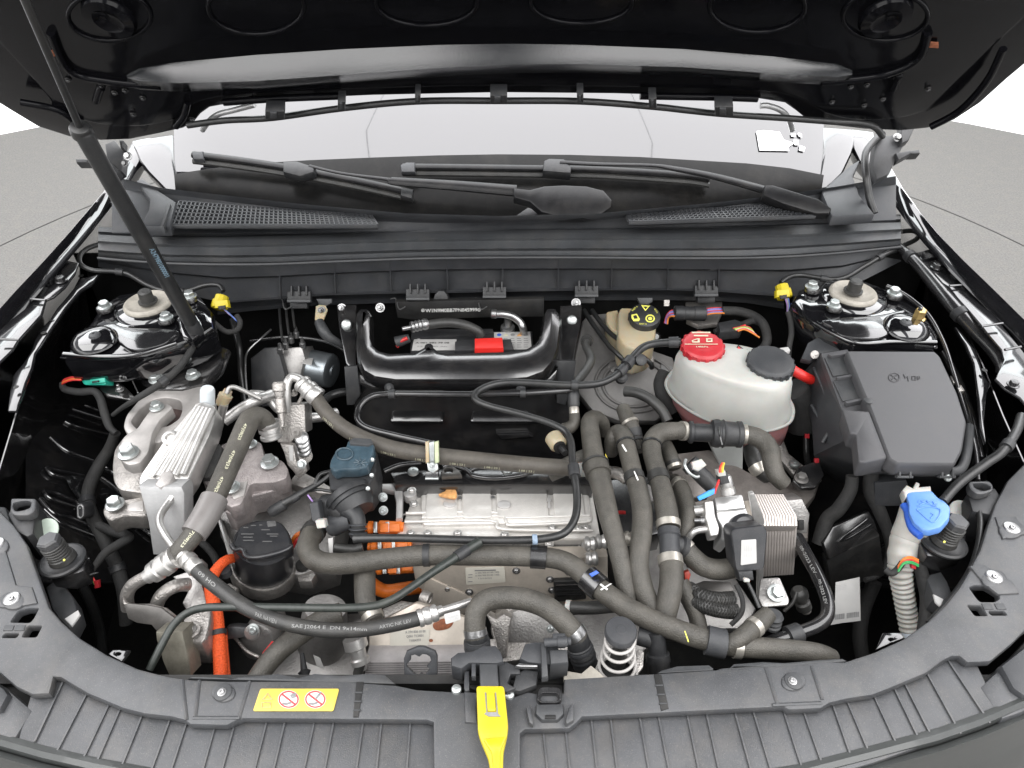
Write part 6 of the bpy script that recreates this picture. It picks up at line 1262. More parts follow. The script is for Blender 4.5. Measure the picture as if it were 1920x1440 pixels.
for lab, px, d, m in (('dark cable hanging in the gap between the gas strut tower and the brake pump', [(436, 600, .86), (448, 650, .84), (452, 700, .80), (460, 760, .76)], 12, 'tube_black'),
                      ('thin dark pipe crossing low behind the brake pump motor', [(470, 640, .84), (540, 632, .85), (610, 640, .84), (650, 660, .82)], 7, 'satin_black'),
                      ('second dark pipe under the motor of the brake pump', [(600, 760, .80), (620, 742, .80), (648, 735, .80), (664, 742, .79)], 16, 'tube_black'),
                      ('dark pleated hose in the gap between coolant tank and servo shield', [(1248, 700, .86), (1240, 720, .85), (1246, 745, .84), (1262, 770, .82)], 30, 'tape'),
                      ('black cable lying in the channel between fuse box and wing rail', [(1768, 660, .90), (1800, 720, .88), (1824, 790, .87), (1838, 860, .86)], 14, 'inner_black'),
                      ('dark cable low under the printed hose beside the pump', [(360, 1000, .76), (400, 1040, .74), (412, 1080, .72)], 14, 'tape')):
    cable(lab, px, d, m)
mat("rubber_brown", (0.062, 0.055, 0.046), 0.55, noise=0.3, nscale=60, bump=0.35, bscale=700, dust=0.14)
mat("clip_green", (0.45, 0.50, 0.32), 0.5)
mat("cover_alu", (0.66, 0.64, 0.61), 0.36, metal=0.4, noise=0.16, nscale=18, bump=0.2, bscale=500, dust=0.05)
mat("white_alu", (0.52, 0.51, 0.50), 0.4, metal=0.45, noise=0.06)
mat("white_alu2", (0.50, 0.50, 0.495), 0.3, metal=0.65, noise=0.05)
mat("speckled", (0.07, 0.068, 0.065), 0.4, metal=0.3, noise=0.4, nscale=200, dust=0.5)
mat("type_paper", (0.50, 0.48, 0.42), 0.5, noise=0.05)
mat("pump_black", (0.020, 0.021, 0.024), 0.32, ior=1.6, noise=0.25, nscale=30, dust=0.1)
mat("print_dim", (0.09, 0.09, 0.09), 0.6)
mat("green_black", (0.022, 0.027, 0.024), 0.4, noise=0.5, nscale=90, dust=0.08)
mat("gloss_pipe", (0.014, 0.014, 0.015), 0.18, coat=0.5, noise=0.3, dust=0.08)
mat("bright_blue", (0.04, 0.28, 0.72), 0.45)
mat("chill_alu", (0.52, 0.48, 0.45), 0.36, metal=0.5, noise=0.14, nscale=60, dust=0.06)
mat("warm_alu", (0.22, 0.20, 0.185), 0.5, metal=0.35, noise=0.3, nscale=30, bump=0.3, dust=0.12)
mat("red_dull", (0.30, 0.035, 0.02), 0.5)
mat("pale_fin", (0.42, 0.40, 0.40), 0.45, metal=0.4, noise=0.15)
# ---------------------------------------------------------------- refrigerant block and rubber hose to the middle
ac = thing('refrigerant_valve', 'grey alloy refrigerant valve block with silver charging port beside the brake pump', 'valve', (552, 790, .75))
plate('valve_block', 'cast_alu', rnd([(531, 760), (572, 757), (574, 812), (556, 818), (545, 832), (520, 830), (518, 800), (532, 796)], 3), PFACE(550, 790, .90, 35, 0), .035, ac, bevel=.003)
plate('block_top', 'mount_white', [(533, 757), (572, 755), (573, 774), (532, 776)], PFACE(550, 765, .912, 45), .03, ac, bevel=.003)
rod((529, 800, .905), (522, 716, .955), [(0, 6), (.3, 6), (.32, 9), (.62, 9), (.64, 7), (.72, 9), (.78, 10), (.8, 12), (.96, 12), (1, 9)], 'charging_port', 'cast_alu', ac)
hosep([(540, 770, .91), (537, 745, .93), (538, 722, .945), (546, 708, .95), (560, 710, .95), (574, 722, .945)], 17, 'elbow_pipe', 'bright_alu', ac)
rod((562, 715, .948), (596, 746, .93), [(0, 14), (.1, 18), (.22, 18), (.26, 16), (.4, 16), (.44, 18.5), (.6, 18.5), (.64, 16.5), (.72, 18), (.95, 19), (1, 18)], 'crimp', 'bright_alu', ac)
bolt((556, 811, .915), 22, 'cast_alu', ac, 'torx', ax=NRM); bolt((552, 739, .93), 13, 'cast_alu', ac, 'nut')
hosep([(560, 756, .92), (566, 744, .93), (568, 738, .935)], 7, 'sensor', 'cast_alu', ac)
for k in range(4): turn(566 + k * 1.4, 822 + k * 8, .88 - k * .012, [(0, 11), (2, 13), (5, 13), (7, 10)], 'bellows_ring', 'steel', ac, ax=(.15, -.5, .85))
turn(572, 856, .83, [(-3, 10), (0, 14), (4, 14), (6, 10)], 'bellows_end', 'cast_alu', ac, ax=(.15, -.5, .85))
plate('support_leg', 'cast_alu', [(524, 832), (550, 834), (556, 866), (574, 872), (576, 884), (560, 900), (548, 884), (538, 872), (532, 850)], PFACE(545, 860, .865, 30), .015, ac, bevel=.003)
plate('leg_sticker', 'paper', [(541, 836), (549, 836), (550, 864), (543, 864)], PFACE(545, 860, .865, 30), .0006, ac, bevel=.0001, up=.001)
bolt((566, 870, .868), 18, 'zinc', ac, ax=NRM)
rh = thing('refrigerant_hose', 'long brownish rubber hose with faint print sagging from the valve block to the pipes', 'hose', (800, 850, .88))
pR = Path([(590, 742, .932), (604, 764, .925), (622, 784, .918), (650, 806, .91), (690, 826, .902), (740, 842, .897), (800, 852, .893), (870, 860, .889), (950, 868, .884), (1030, 875, .878), (1092, 878, .872)], [26, 27, 28, 29, 30, 31, 31, 31, 31, 31, 30])
pR.tube('hose', 'rubber_brown', rh, n=18)
prints(pR, [(.12 + i * .115, .05) for i in range(7)], '| 08 | 23 |', 6, 'print_pale', rh, 1, ang=.95)
rod((1080, 876, .874), (1102, 877, .871), [(0, 15), (.3, 17), (.8, 17), (1, 14)], 'white_collar', 'white_plastic', rh)
cl = thing('p_clip', 'pale plastic and metal clip holding two black hoses above the alloy cover', 'clip', (808, 870, .85))
for u0, u1, m in ((797, 804, 'aged_plastic'), (804, 814, 'zinc'), (814, 822, 'clip_green')): plate('clip_strip', m, [(u0, 830), (u1, 828), (u1 + 1, 868), (u0 + 1, 870)], PFACE(808, 850, .912, 30), .008, cl, bevel=.002)
plate('clip_tab', 'zinc', [(800, 866), (820, 866), (822, 880), (812, 888), (802, 882)], PFACE(810, 875, .89, 45), .01, cl, bevel=.002); bolt((810, 873, .90), 12, 'zinc', cl, 'nut', ax=NRM)
plate('clip_foot', 'satin_black', [(798, 884), (822, 884), (822, 900), (796, 900)], PFACE(810, 890, .87, 35), .012, cl, bevel=.002); plate('foot_edge', 'zinc', [(797, 896), (822, 896), (822, 900), (797, 900)], PFACE(810, 890, .873, 35), .012, cl, bevel=.001)
# ---------------------------------------------------------------- power electronics: alloy cover, front plate, plugs
pe = thing('power_electronics', 'silver alloy power electronics box with embossed cover in the middle of the bay', 'electronics box', (940, 1000, .55))
EZ = .80; EP = PLN(940, 950, EZ)
plate('rear_rail', 'satin_black', [(730, 884), (800, 878), (880, 874), (960, 876), (1075, 872), (1115, 880), (1112, 908), (740, 908)], PLN(940, 890, .83), .04, pe, bevel=.006)
for q in ((775, 885, .836), (864, 875, .836), (951, 883, .836), (1060, 878, .836)): bolt(q, 22, 'zinc', pe, 'pan')
for px in ([(720, 884), (750, 872), (790, 868)], [(830, 876), (845, 872), (872, 880), (890, 892), (930, 896), (980, 890), (1010, 880)], [(880, 884), (905, 876), (990, 878)]):
    pts = [P(u, v, .84) for u, v in cr(px, 6)]; M().sweep(pts, [.004] * len(pts), 8).build('rail_edge', 'satin_black', pe, ang=60)
plate('lifting_eye', 'dull_steel', [(826, 884), (834, 874), (850, 873), (862, 882), (866, 890), (828, 892)], PLN(845, 882, .842), .01, pe, bevel=.002, holes=[circ(841, 882, 8, 5, 14)])
plate('cover', 'cover_alu', rnd([(782, 910), (1108, 904), (1126, 1004), (1100, 1010), (740, 1004), (752, 990), (756, 978)], 5), EP, .03, pe, bevel=.004)
plate('cover_raised', 'cover_alu', rnd([(788, 914), (1102, 908), (1112, 978), (790, 984)], 10), EP, .012, pe, bevel=.005, up=.006)
for pg in ([(800, 920), (858, 919), (858, 970), (796, 972)], [(866, 919), (920, 918), (924, 970), (866, 972)], [(930, 918), (1026, 916), (1030, 968), (932, 970)], [(1036, 916), (1090, 914), (1098, 966), (1040, 968)]):
    plate('cover_panel', 'cover_alu', rnd(pg, 7), EP, .006, pe, bevel=.002, up=.009)
for px in ([(762, 968), (925, 966), (950, 985), (965, 990), (1100, 984)], [(760, 984), (920, 982), (945, 998), (1110, 1000)], [(792, 976), (930, 973), (960, 976), (1105, 972)]):
    pts = [ON(u, v, EP) + V((0, 0, .0065)) for u, v in cr(px, 6)]; M().sweep(pts, [.0024] * len(pts), 8).build('cover_rib', 'cover_alu', pe, ang=60)
for c, r in (((843, 938), 12), ((945, 940), 13)): plate('cover_pad', 'white_alu', circ(c[0], c[1] + 5, r, r * .6, 18), EP, .004, pe, bevel=.001, up=.012)
for c in ((862, 934), (924, 933)): turn(c[0], c[1], EZ + .01, [(0, 4), (1.5, 4), (2, 2)], 'cover_screw', 'steel', pe, n=12)
plate('arrow_mark', 'white_alu', [(753, 963), (762, 963), (760, 959), (766, 964), (761, 968), (762, 965), (753, 966)], EP, .001, pe, bevel=.0002, up=.0012); plate('arrow_mark', 'white_alu', [(1025, 940), (1029, 926), (1034, 940), (1031, 940), (1032, 952), (1027, 952), (1028, 940)], EP, .001, pe, bevel=.0002, up=.0125)
for c in ((772, 920, .83), (776, 945, .81), (802, 1000, .806), (858, 1000, .806), (946, 1003, .806), (770, 1000, .806), (1036, 990, .805), (1100, 990, .805), (1086, 992, .805), (1098, 1022, .80), (1030, 1020, .79)): bolt(c, 17, 'bright_alu', pe, 'torx')
turn(770, 934, .80, [(0, 13), (16, 12), (18, 8)], 'cover_boss', 'white_alu', pe); turn(975, 990, .79, [(0, 20), (10, 19), (12, 15)], 'cover_boss', 'cover_alu', pe)
plate('side_bracket', 'white_alu', [(716, 906), (750, 905), (756, 912), (754, 970), (742, 972), (742, 940), (738, 920), (716, 916)], PLN(740, 930, .815), .012, pe, bevel=.003)
for q in ((718, 932, .85), (719, 957, .842)): bolt(q, 18, 'zinc', pe, 'nut', ax=NRM)
tag(plate('sealant_patch', 'sealant', cr([(822, 926), (834, 920), (840, 911), (852, 913), (857, 926), (852, 933), (834, 930)], 4, True), EP, .006, None, bevel=.002, up=.018), 'orange brown dried sealant blob on the alloy cover', 'sealant')
# speckled terminal plate and front plate
plate('terminal_plate', 'speckled', rnd([(960, 1006), (1040, 1000), (1092, 985), (1108, 990), (1112, 1040), (1120, 1070), (1000, 1070), (960, 1040)], 6), PLN(1040, 1030, .785, 0, .1), .03, pe, bevel=.004)
text('-', (1062, 1029), (1074, 1029), 8, PLN(1040, 1030, .785, 0, .1), 'print_white', pe); text('11', (1086, 1031), (1096, 1030), 9, PLN(1040, 1030, .785, 0, .1), 'print_white', pe); plate('arrow_mark', 'print_white', [(1080, 1027), (1085, 1024), (1085, 1030)], PLN(1040, 1030, .785, 0, .1), .0005, pe, bevel=.0001, up=.001)
FPp = PFACE(950, 1080, .775, 20)
plate('front_plate', 'beige_steel', [(770, 1050), (1140, 1044), (1140, 1120), (1060, 1150), (900, 1150), (820, 1130), (780, 1100)], FPp, .03, pe, bevel=.004)
plate('front_plate_fold', 'beige_steel', [(800, 1082), (880, 1118), (900, 1142), (850, 1160), (805, 1150), (790, 1110)], FPp, .012, pe, bevel=.003, up=.003)
for c in ((968, 1070), (1031, 1086), (1035, 1106), (880, 1110), (839, 1103), (800, 1046), (1066, 1072)): bolt(ON(*c, FPp), 15, 'steel', pe, 'torx', ax=FPp[1])
pl_ = plate('type_plate', 'type_paper', rnd([(872, 1065), (946, 1063), (948, 1092), (874, 1097)], 3), FPp, .001, pe, bevel=.0002, up=.0012)
TPf = (FPp[0] + FPp[1] * .0012, FPp[1])
for y, a, b, h in ((1069, 890, 930, 2.2), ): plate('printed_line', 'print_grey', [(a, y - h / 2 + 1), (b, y - h / 2), (b, y + h / 2), (a, y + h / 2 + 1)], TPf, .0003, pl_, bevel=.0001, up=.0004)
text('A 000 900 07 00 / 002', (891, 1075.5), (936, 1073.5), 3.6, TPf, 'print_grey', pl_); text('A 000 900 03 00 / 003', (891, 1080.5), (936, 1078.5), 3.6, TPf, 'print_grey', pl_); text('12/10/23', (897, 1085.5), (922, 1084.5), 3, TPf, 'print_grey', pl_)
for v in (1077, 1082, 1090): plate('printed_line', 'print_grey', [(878, v), (886, v - .4), (886, v + 1), (878, v + 1.4)], TPf, .0003, pl_, bevel=.0001, up=.0004)
plate('black_port', 'pit_black', rnd([(1038, 1090), (1086, 1088), (1096, 1100), (1100, 1124), (1040, 1130)], 3), FPp, .02, pe, bevel=.003, up=.008)
for k in range(3): plate('port_rib', 'satin_black', [(1042, 1098 + k * 9), (1092, 1096 + k * 9), (1092, 1098 + k * 9), (1042, 1100 + k * 9)], FPp, .006, pe, bevel=.0006, up=.012)
# orange high-voltage plugs, three rows
for i, (u0, u1, v, zz) in enumerate(((684, 757, 989, .80), (690, 772, 1025, .785), (699, 782, 1066, .765))):
    t = thing('high_voltage_plug', ('orange high voltage plug in the row nearest the black coolant valve', 'orange high voltage plug mostly hidden behind the long horizontal hose', 'orange high voltage plug in the row below the long horizontal hose')[i], 'connector', (u0 + 30, v, zz), 'orange high voltage plugs')
    dv = -4 if i == 2 else 0
    rod((u0, v, zz), (u1, v + dv, zz), [(0, 7), (.08, 8), (.1, 12), (.2, 12), (.22, 10), (.36, 10), (.38, 13), (.62, 13), (.64, 12), (.92, 12), (.94, 10), (1, 10)], 'plug_body', 'orange_plastic', t, n=16)
    for a in (.22, .53): 
        A = V((u0 + (u1 - u0) * a, v)); plate('plug_band', 'zinc', [(A.x, v - 11), (A.x + 7, v - 11), (A.x + 7, v + 10), (A.x, v + 10)], PFACE(A.x, v, zz + .010, 55), .004, t, bevel=.001)
    plate('plug_latch', 'orange_plastic', rect(u0 + 28, v - 8, u0 + 44, v + 9), PFACE(u0 + 35, v, zz + .012, 55), .006, t, bevel=.0012)
    plate('plug_latch', 'orange_plastic', rect(u1 - 28, v - 7 + dv, u1 - 8, v + 8 + dv), PFACE(u1 - 20, v, zz + .011, 55), .006, t, bevel=.0012)
tag(hosep([(690, 1090, .72), (720, 1108, .70), (760, 1104, .70), (800, 1098, .70)], 26, 'orange_cable', 'orange_plastic', None) and bpy.data.objects['orange_cable'], 'dark orange high voltage cable in the shadow below the horizontal hose', 'cable')
ob = thing('braided_cable', 'orange braided high voltage cable hanging down to the front panel', 'cable', (408, 1200, .70))
pB = Path([(446, 1046, .80), (425, 1050, .815), (406, 1068, .82), (395, 1095, .82), (400, 1130, .82), (406, 1160, .818), (410, 1200, .81), (413, 1240, .80), (414, 1285, .79)], [16, 18, 20, 22, 24, 25, 25, 25, 25], 10); qq = [pB.at(i / 259) for i in range(260)]; M().sweep([p for p, r in qq], [r * (1 + .035 * (i % 4 - 1.5) / 1.5) for i, (p, r) in enumerate(qq)], 18).build('braid', 'orange_braid', ob, ang=70)
pB2 = hosep([(420, 1180, .80), (422, 1220, .79), (428, 1280, .78)], 12, 'braid', 'orange_braid', ob); kb = pB.near(408, 1188); pB.band(kb, .006, .002, 'cable_tie', 'black_plastic', ob)
tm = thing('cable_holder', 'black cable holder with silver screw beside the orange braided cable', 'holder', (450, 1185, .75))
plate('holder_arm', 'black_plastic', [(424, 1176), (440, 1174), (462, 1176), (464, 1196), (426, 1200)], PFACE(440, 1188, .80, 40), .015, tm, bevel=.003); turn(475, 1184, .80, [(0, 15), (6, 15), (8, 12)], 'screw_seat', 'grey_alu', tm, ax=NRM); bolt((475, 1180, .812), 23, 'zinc', tm, 'torx', ax=NRM)
for c, r in (((424, 1076), 14),): turn(c[0], c[1], .80, [(0, 12), (14, 11), (15, 6)], 'holder_foot', 'cowl_plastic', tm)
# ---------------------------------------------------------------- coolant pump
cp = thing('coolant_pump', 'black domed electric coolant pump with pale alloy base ring', 'pump', (492, 1060, .65))
zt = .842
lidp = rnd([(440, 1010), (446, 990), (452, 985), (462, 986), (476, 978), (510, 972), (530, 980), (540, 994), (546, 1010), (548, 1026), (530, 1036), (490, 1046), (460, 1044), (456, 1034), (444, 1030), (434, 1022)], 5)
PPl = PLN(490, 1010, zt)
body = rnd([(434, 1030), (446, 990), (480, 976), (512, 972), (536, 986), (552, 1020), (550, 1040), (530, 1062), (490, 1072), (452, 1062), (438, 1048)], 8)
plate('pump_cap', 'pump_black', lidp, PPl, .02, cp, bevel=.006)
M().loft([[P(u, v, zt - .01) for u, v in circ(492, 1018, 55, 42, 36)], [P(u, v, .80) for u, v in circ(492, 1040, 56, 45, 36)], [P(u, v, .765) for u, v in circ(493, 1060, 58, 46, 36)]]).build('pump_body', 'pump_black', cp, ang=40)
pts = [ON(u, v, PPl) + V((0, 0, .001)) for u, v in cr([(434, 1022), (440, 1031), (450, 1030), (457, 1033), (460, 1042), (470, 1046), (490, 1045), (520, 1038), (540, 1030), (548, 1024)], 6)]
M().sweep(pts, [.003] * len(pts), 8).build('cap_edge', 'pump_black', cp, ang=60)
M().loft([[P(u, v, .768) for u, v in circ(493, 1058, 60, 50, 36)], [P(u, v, .764) for u, v in circ(493, 1060, 63, 52, 36)], [P(u, v, .74) for u, v in circ(494, 1076, 63, 50, 36)]]).build('base_ring', 'cast_alu', cp, ang=40)
plate('base_foot', 'cast_alu', rnd([(470, 1104), (480, 1100), (510, 1098), (516, 1110), (508, 1118), (476, 1122)], 3), PFACE(490, 1110, .75, 30), .02, cp, bevel=.003)
for q in ((455, 1080, .775), (545, 1048, .785), (455, 1082, .776)): bolt(q, 12, 'bright_alu', cp, 'pan')
plate('pump_ear', 'cast_alu', [(410, 1098), (430, 1092), (446, 1100), (440, 1112), (412, 1112)], PLN(430, 1100, .76), .015, cp, bevel=.003); plate('pump_ear', 'cast_alu', [(556, 1050), (580, 1060), (592, 1076), (584, 1090), (560, 1090), (552, 1070)], PLN(570, 1070, .76), .02, cp, bevel=.003)
turn(568, 1062, .768, [(0, 13), (8, 12), (9, 6)], 'rubber_bush', 'rubber_dark', cp)
for k, (a, b, y) in enumerate(((456, 466, 988), (470, 480, 984), (486, 492, 983), (452, 476, 1000), (456, 474, 1006), (456, 476, 1012), (490, 506, 992), (500, 522, 1000), (506, 520, 1004), (492, 510, 1014))):
    plate('printed_line', 'print_dim', rect(a, y, b, y + 2.2), PPl, .0003, cp, bevel=.0001, up=.0006)
plate('printed_square', 'print_dim', [(500, 977), (517, 976), (518, 986), (502, 988)], PPl, .0003, cp, bevel=.0001, up=.0006)
pc = Path([(512, 955, .865), (540, 940, .87), (570, 922, .875), (600, 905, .88), (620, 890, .885)], [12, 16, 13, 10, 9]); pp_ = thing('pump_lead', 'short black plug and lead leaving the top of the coolant pump', 'cable', pc.p[8]); pc.tube('lead', 'tube_black', pp_)
rod((505, 962, .86), (560, 930, .873), [(0, 8), (.1, 11), (.5, 11), (.55, 8), (1, 7)], 'plug', 'black_plastic', pp_); hosep([(575, 922, .87), (600, 918, .872), (640, 926, .87)], 6, 'lead', 'tube_black', pp_); hosep([(590, 910, .88), (600, 890, .885), (620, 884, .885)], 8, 'lead', 'tube_black', pp_)
hosep([(577, 928, .874), (583, 936, .87), (588, 942, .865)], 3.4, 'wire', 'wire_violet', pp_)
for k, m in enumerate(('orange_plastic', 'wire_red')): hosep([(548, 1016 - k * -12, .80), (556, 1004 + k * 10, .81), (568, 998 + k * 10, .81)], 9 - 2 * k, 'orange_lead', m, cp)
# ---------------------------------------------------------------- coolant valve with teal actuator
cv = thing('coolant_valve', 'black coolant changeover valve with bluish actuator box on top', 'valve', (660, 930, .75))
AP = PLN(660, 850, .915, 0, .1)
top_ = rnd([(617, 874), (619, 864), (626, 850), (634, 842), (648, 838), (652, 826), (670, 822), (696, 826), (702, 834), (700, 850), (692, 866), (690, 874), (668, 880), (640, 880), (626, 884)], 4)
plate('actuator_cap', 'teal_black', top_, AP, .02, cv, bevel=.004)
pts = [ON(u, v, AP) + V((0, 0, .0008)) for u, v in circ(646, 852, 16, 11, 24)]; M().sweep(pts + [pts[0]], [.0014] * 25, 6, caps=False).build('embossed_ring', 'teal_black', cv, ang=60)
for a in range(0, 360, 45):
    A, B = (676 + 3 * math.cos(R(a)), 868 + 2 * math.sin(R(a))), (676 + 13 * math.cos(R(a)), 868 + 8 * math.sin(R(a))); M().sweep([ON(*A, AP) + V((0, 0, .0006)), ON(*B, AP) + V((0, 0, .0006))], [.001, .001], 6).build('embossed_spoke', 'teal_black', cv)
plate('actuator_body', 'black_plastic', rnd([(615, 880), (700, 836), (708, 850), (704, 890), (690, 912), (660, 918), (618, 918)], 4), PLN(660, 880, .893, 0, .1), .06, cv, bevel=.004)
plate('actuator_plug', 'grey_plastic', [(654, 824), (664, 820), (696, 822), (700, 830), (690, 834), (656, 832)], PLN(675, 828, .92), .02, cv, bevel=.002)
for q in ((651, 917, .90), (690, 916, .90), (698, 862, .91), (697, 891, .90)): bolt(q, 9, 'zinc', cv, 'pan', ax=NRM)
rod((652, 925, .875), (672, 960, .865), [(0, 44), (.1, 46), (.3, 46), (.32, 42), (.5, 42), (.52, 38), (.7, 36), (1, 30)], 'valve_body', 'black_plastic', cv, n=32)
for r in (39, 33): 
    pass
rod((605, 952, .86), (650, 955, .865), [(0, 24), (.15, 26), (.4, 26), (.42, 23), (.6, 23), (.7, 26), (1, 26)], 'valve_port', 'black_plastic', cv)
rod((620, 985, .85), (660, 975, .862), [(0, 20), (.2, 22), (.6, 18), (1, 17)], 'valve_port', 'cowl_plastic', cv)
hosep([(650, 955, .872), (666, 965, .872), (672, 985, .865), (668, 1005, .85)], [34, 32, 28, 26], 'valve_elbow', 'black_plastic', cv)
for k in range(3): rod((671, 982 + k * 8, .868 - k * .004), (671, 986 + k * 8, .866 - k * .004), [(0, 15), (.3, 17), (.7, 17), (1, 15)], 'port_ring', 'cowl_plastic', cv)
plate('valve_plug', 'cowl_plastic', rnd([(579, 944), (596, 940), (602, 974), (592, 982), (584, 976)], 3), PFACE(590, 960, .885, 40), .02, cv, bevel=.003); plate('white_cap', 'white_plastic', rnd([(590, 976), (608, 974), (611, 990), (594, 992)], 3), PFACE(600, 982, .885, 40), .014, cv, bevel=.002)
plate('code_sticker', 'paper', [(615, 1010), (624, 1008), (624, 1036), (617, 1038)], PFACE(620, 1024, .85, 40), .002, cv, bevel=.0003); hosep([(626, 1026, .845), (660, 1030, .84), (680, 1026, .84)], 18, 'stub', 'rubber_dark', cv)
# ---------------------------------------------------------------- coolant hoses
CS = 'clamp_steel'
hose('coolant_hose', 'long thick coolant hose sweeping from the black valve across to the front corner', 'hose',
     [(622, 962, .83), (598, 985, .84), (583, 1005, .85), (577, 1025, .855), (586, 1046, .858), (612, 1056, .86), (660, 1056, .862), (720, 1048, .865), (800, 1041, .868), (880, 1041, .868), (960, 1042, .868), (1030, 1046, .868), (1066, 1056, .868), (1098, 1080, .868), (1130, 1108, .868), (1180, 1142, .868), (1240, 1170, .868), (1300, 1192, .866), (1350, 1206, .864), (1400, 1213, .862), (1470, 1218, .858), (1530, 1224, .852), (1560, 1234, .84)],
     [38, 40, 40, 40, 40, 40, 40, 39, 39, 39, 39, 38, 38, 39, 40, 41, 41, 41, 41, 40, 39, 37, 34], bands=((805, 1041, 12, 2, 'hose_tie', 'black_plastic'), (1005, 1043, 30, 3, 'hose_clip', 'satin_black'), (1117, 1092, 34, 5, 'joint_sleeve', 'satin_black'), (1342, 1204, 34, 7, 'wide_sleeve', 'cowl_plastic'), (1386, 1212, 14, 3, 'clamp', CS), (590, 1000, 16, 3, 'hose_tie', 'rubber_dark')))
plate('clip_foot', 'black_plastic', [(988, 1056), (1018, 1055), (1018, 1062), (989, 1063)], PFACE(1003, 1060, .86, 40), .012, bpy.data.objects['coolant_hose'], bevel=.002)
plate('blue_tab', 'deep_blue', [(1104, 1076), (1118, 1069), (1124, 1074), (1110, 1082)], PFACE(1114, 1076, .893, 60), .004, bpy.data.objects['coolant_hose'], bevel=.001)
for pg in ([(1124, 1096), (1127, 1094), (1140, 1104), (1138, 1107)], [(1144, 1094), (1148, 1094), (1128, 1107), (1125, 1105)]): plate('paint_cross', 'print_white', pg, PFACE(1134, 1100, .886, 62), .0008, bpy.data.objects['coolant_hose'], bevel=.0002, up=.002)
plate('paint_line', 'print_yellow', [(1283, 1183), (1285, 1183), (1292, 1203), (1290, 1204)], PFACE(1287, 1193, .884, 55), .0006, bpy.data.objects['coolant_hose'], bevel=.0001, up=.001)
tv, pv = hose('vent_line', 'thin black vent line winding from the coolant tank round to the black valve', 'pipe',
     [(664, 1010, .882), (700, 1009, .885), (760, 1009, .887), (830, 1011, .887), (900, 1013, .887), (960, 1013, .887), (1010, 1011, .887), (1048, 1004, .888), (1068, 990, .89), (1080, 965, .893), (1082, 930, .898), (1078, 895, .905), (1073, 860, .91), (1071, 832, .915), (1063, 812, .917), (1045, 799, .92), (1010, 786, .925), (960, 772, .93), (920, 762, .932), (895, 752, .933), (890, 742, .934), (900, 731, .935), (925, 721, .935), (960, 717, .935), (1010, 719, .935), (1060, 722, .935), (1110, 721, .936), (1140, 713, .938), (1165, 695, .942), (1185, 672, .947), (1205, 652, .952), (1230, 644, .956), (1276, 641, .962)],
     [18, 16, 15, 15, 15, 15, 15, 15, 15, 15, 15, 15, 14, 14, 13, 13, 13, 13, 13, 13, 13, 13, 14, 14, 14, 14, 14, 14, 15, 15, 15, 15, 15], 'tube_black', bands=((1003, 1012, 9, 2.5, 'blue_clip', 'dusty_blue'), (1077, 886, 24, 4, 'line_clip', 'black_plastic'), (1165, 694, 16, 3, 'line_joint', 'black_plastic'), (1178, 680, 18, 4, 'line_joint', 'black_plastic'), (1266, 641, 18, 3, 'line_joint', 'black_plastic'), (1076, 721, 12, 3, 'line_clip', 'black_plastic')), part='line')
turn(1196, 678, .94, [(0, 8), (12, 8), (14, 11), (18, 11), (20, 8)], 'line_clip', 'black_plastic', tv, ax=(.2, -.6, .7)); turn(1166, 706, .93, [(-14, 11), (-6, 12), (0, 12), (4, 8)], 'line_port', 'black_plastic', tv, ax=(0, -.5, .8))
hose('drain_line', 'thin greenish black line slanting from the vent line down to the lower bracket', 'pipe', [(900, 1016, .89), (880, 1028, .89), (850, 1048, .89), (810, 1074, .89), (770, 1102, .89), (735, 1124, .89), (700, 1136, .89), (640, 1140, .89), (540, 1139, .89), (430, 1138, .888), (380, 1140, .885), (350, 1150, .88), (325, 1172, .875), (306, 1204, .868), (290, 1236, .86), (280, 1256, .855)], [19, 19, 17, 15, 15, 15, 15, 15, 15, 15, 15, 15, 15, 15, 15, 14], 'green_black', bands=((868, 1036, 26, 2, 'line_joint', 'black_plastic'),), part='line')
hose('overflow_pipe', 'glossy black pipe curving along the brace and down to the pale clip', 'pipe', [(1076, 730, .925), (1040, 734, .925), (980, 737, .925), (900, 739, .925), (800, 739, .925), (725, 739, .925), (696, 744, .925), (678, 758, .92), (670, 776, .915), (674, 792, .912), (694, 804, .91), (740, 816, .908), (800, 829, .906), (820, 833, .905)], 12, 'gloss_pipe', bands=((731, 739, 12, 3, 'pipe_clip', 'black_plastic'), (977, 737, 10, 3, 'pipe_clip', 'black_plastic')), part='line')
vh, pvh = hose('vacuum_hose', 'black hose with white print from the servo grommet down to a quick coupling', 'hose', [(1102, 636, .90), (1098, 648, .905), (1104, 660, .91), (1108, 675, .915), (1100, 692, .92), (1088, 708, .923), (1078, 722, .925)], [13, 15, 16, 17, 17, 17, 16], 'rubber_dark', bands=((1101, 640, 10, 5, 'grommet', 'rubber_dark'),))
rod((1074, 722, .925), (1076, 764, .905), [(0, 9), (.1, 11), (.4, 11), (.45, 12), (.6, 11), (.9, 11), (1, 9)], 'coupling', 'black_plastic', vh); rod((1076, 764, .905), (1077, 778, .90), [(0, 9), (.2, 9.5), (.8, 9.5), (1, 9)], 'coupling_ring', 'clamp_steel', vh)
hosep([(1077, 776, .90), (1077, 792, .895), (1068, 802, .89), (1056, 804, .885)], [20, 22, 24, 22], 'lower_hose', 'rubber', vh)
hose('heater_hose', 'wide upright coolant hose with a collar nearest the alloy cover', 'hose', [(1132, 812, .86), (1130, 794, .88), (1116, 784, .895), (1106, 792, .90), (1108, 820, .90), (1114, 860, .90), (1122, 890, .898), (1130, 920, .895), (1142, 970, .89), (1156, 1020, .882), (1166, 1060, .872), (1174, 1100, .86), (1180, 1124, .85)], [24, 26, 30, 34, 36, 39, 42, 40, 38, 37, 37, 36, 34], bands=((1120, 880, 24, 4, 'collar', 'rubber'), (1120, 872, 4, 6, 'tie', 'rubber_dark')))
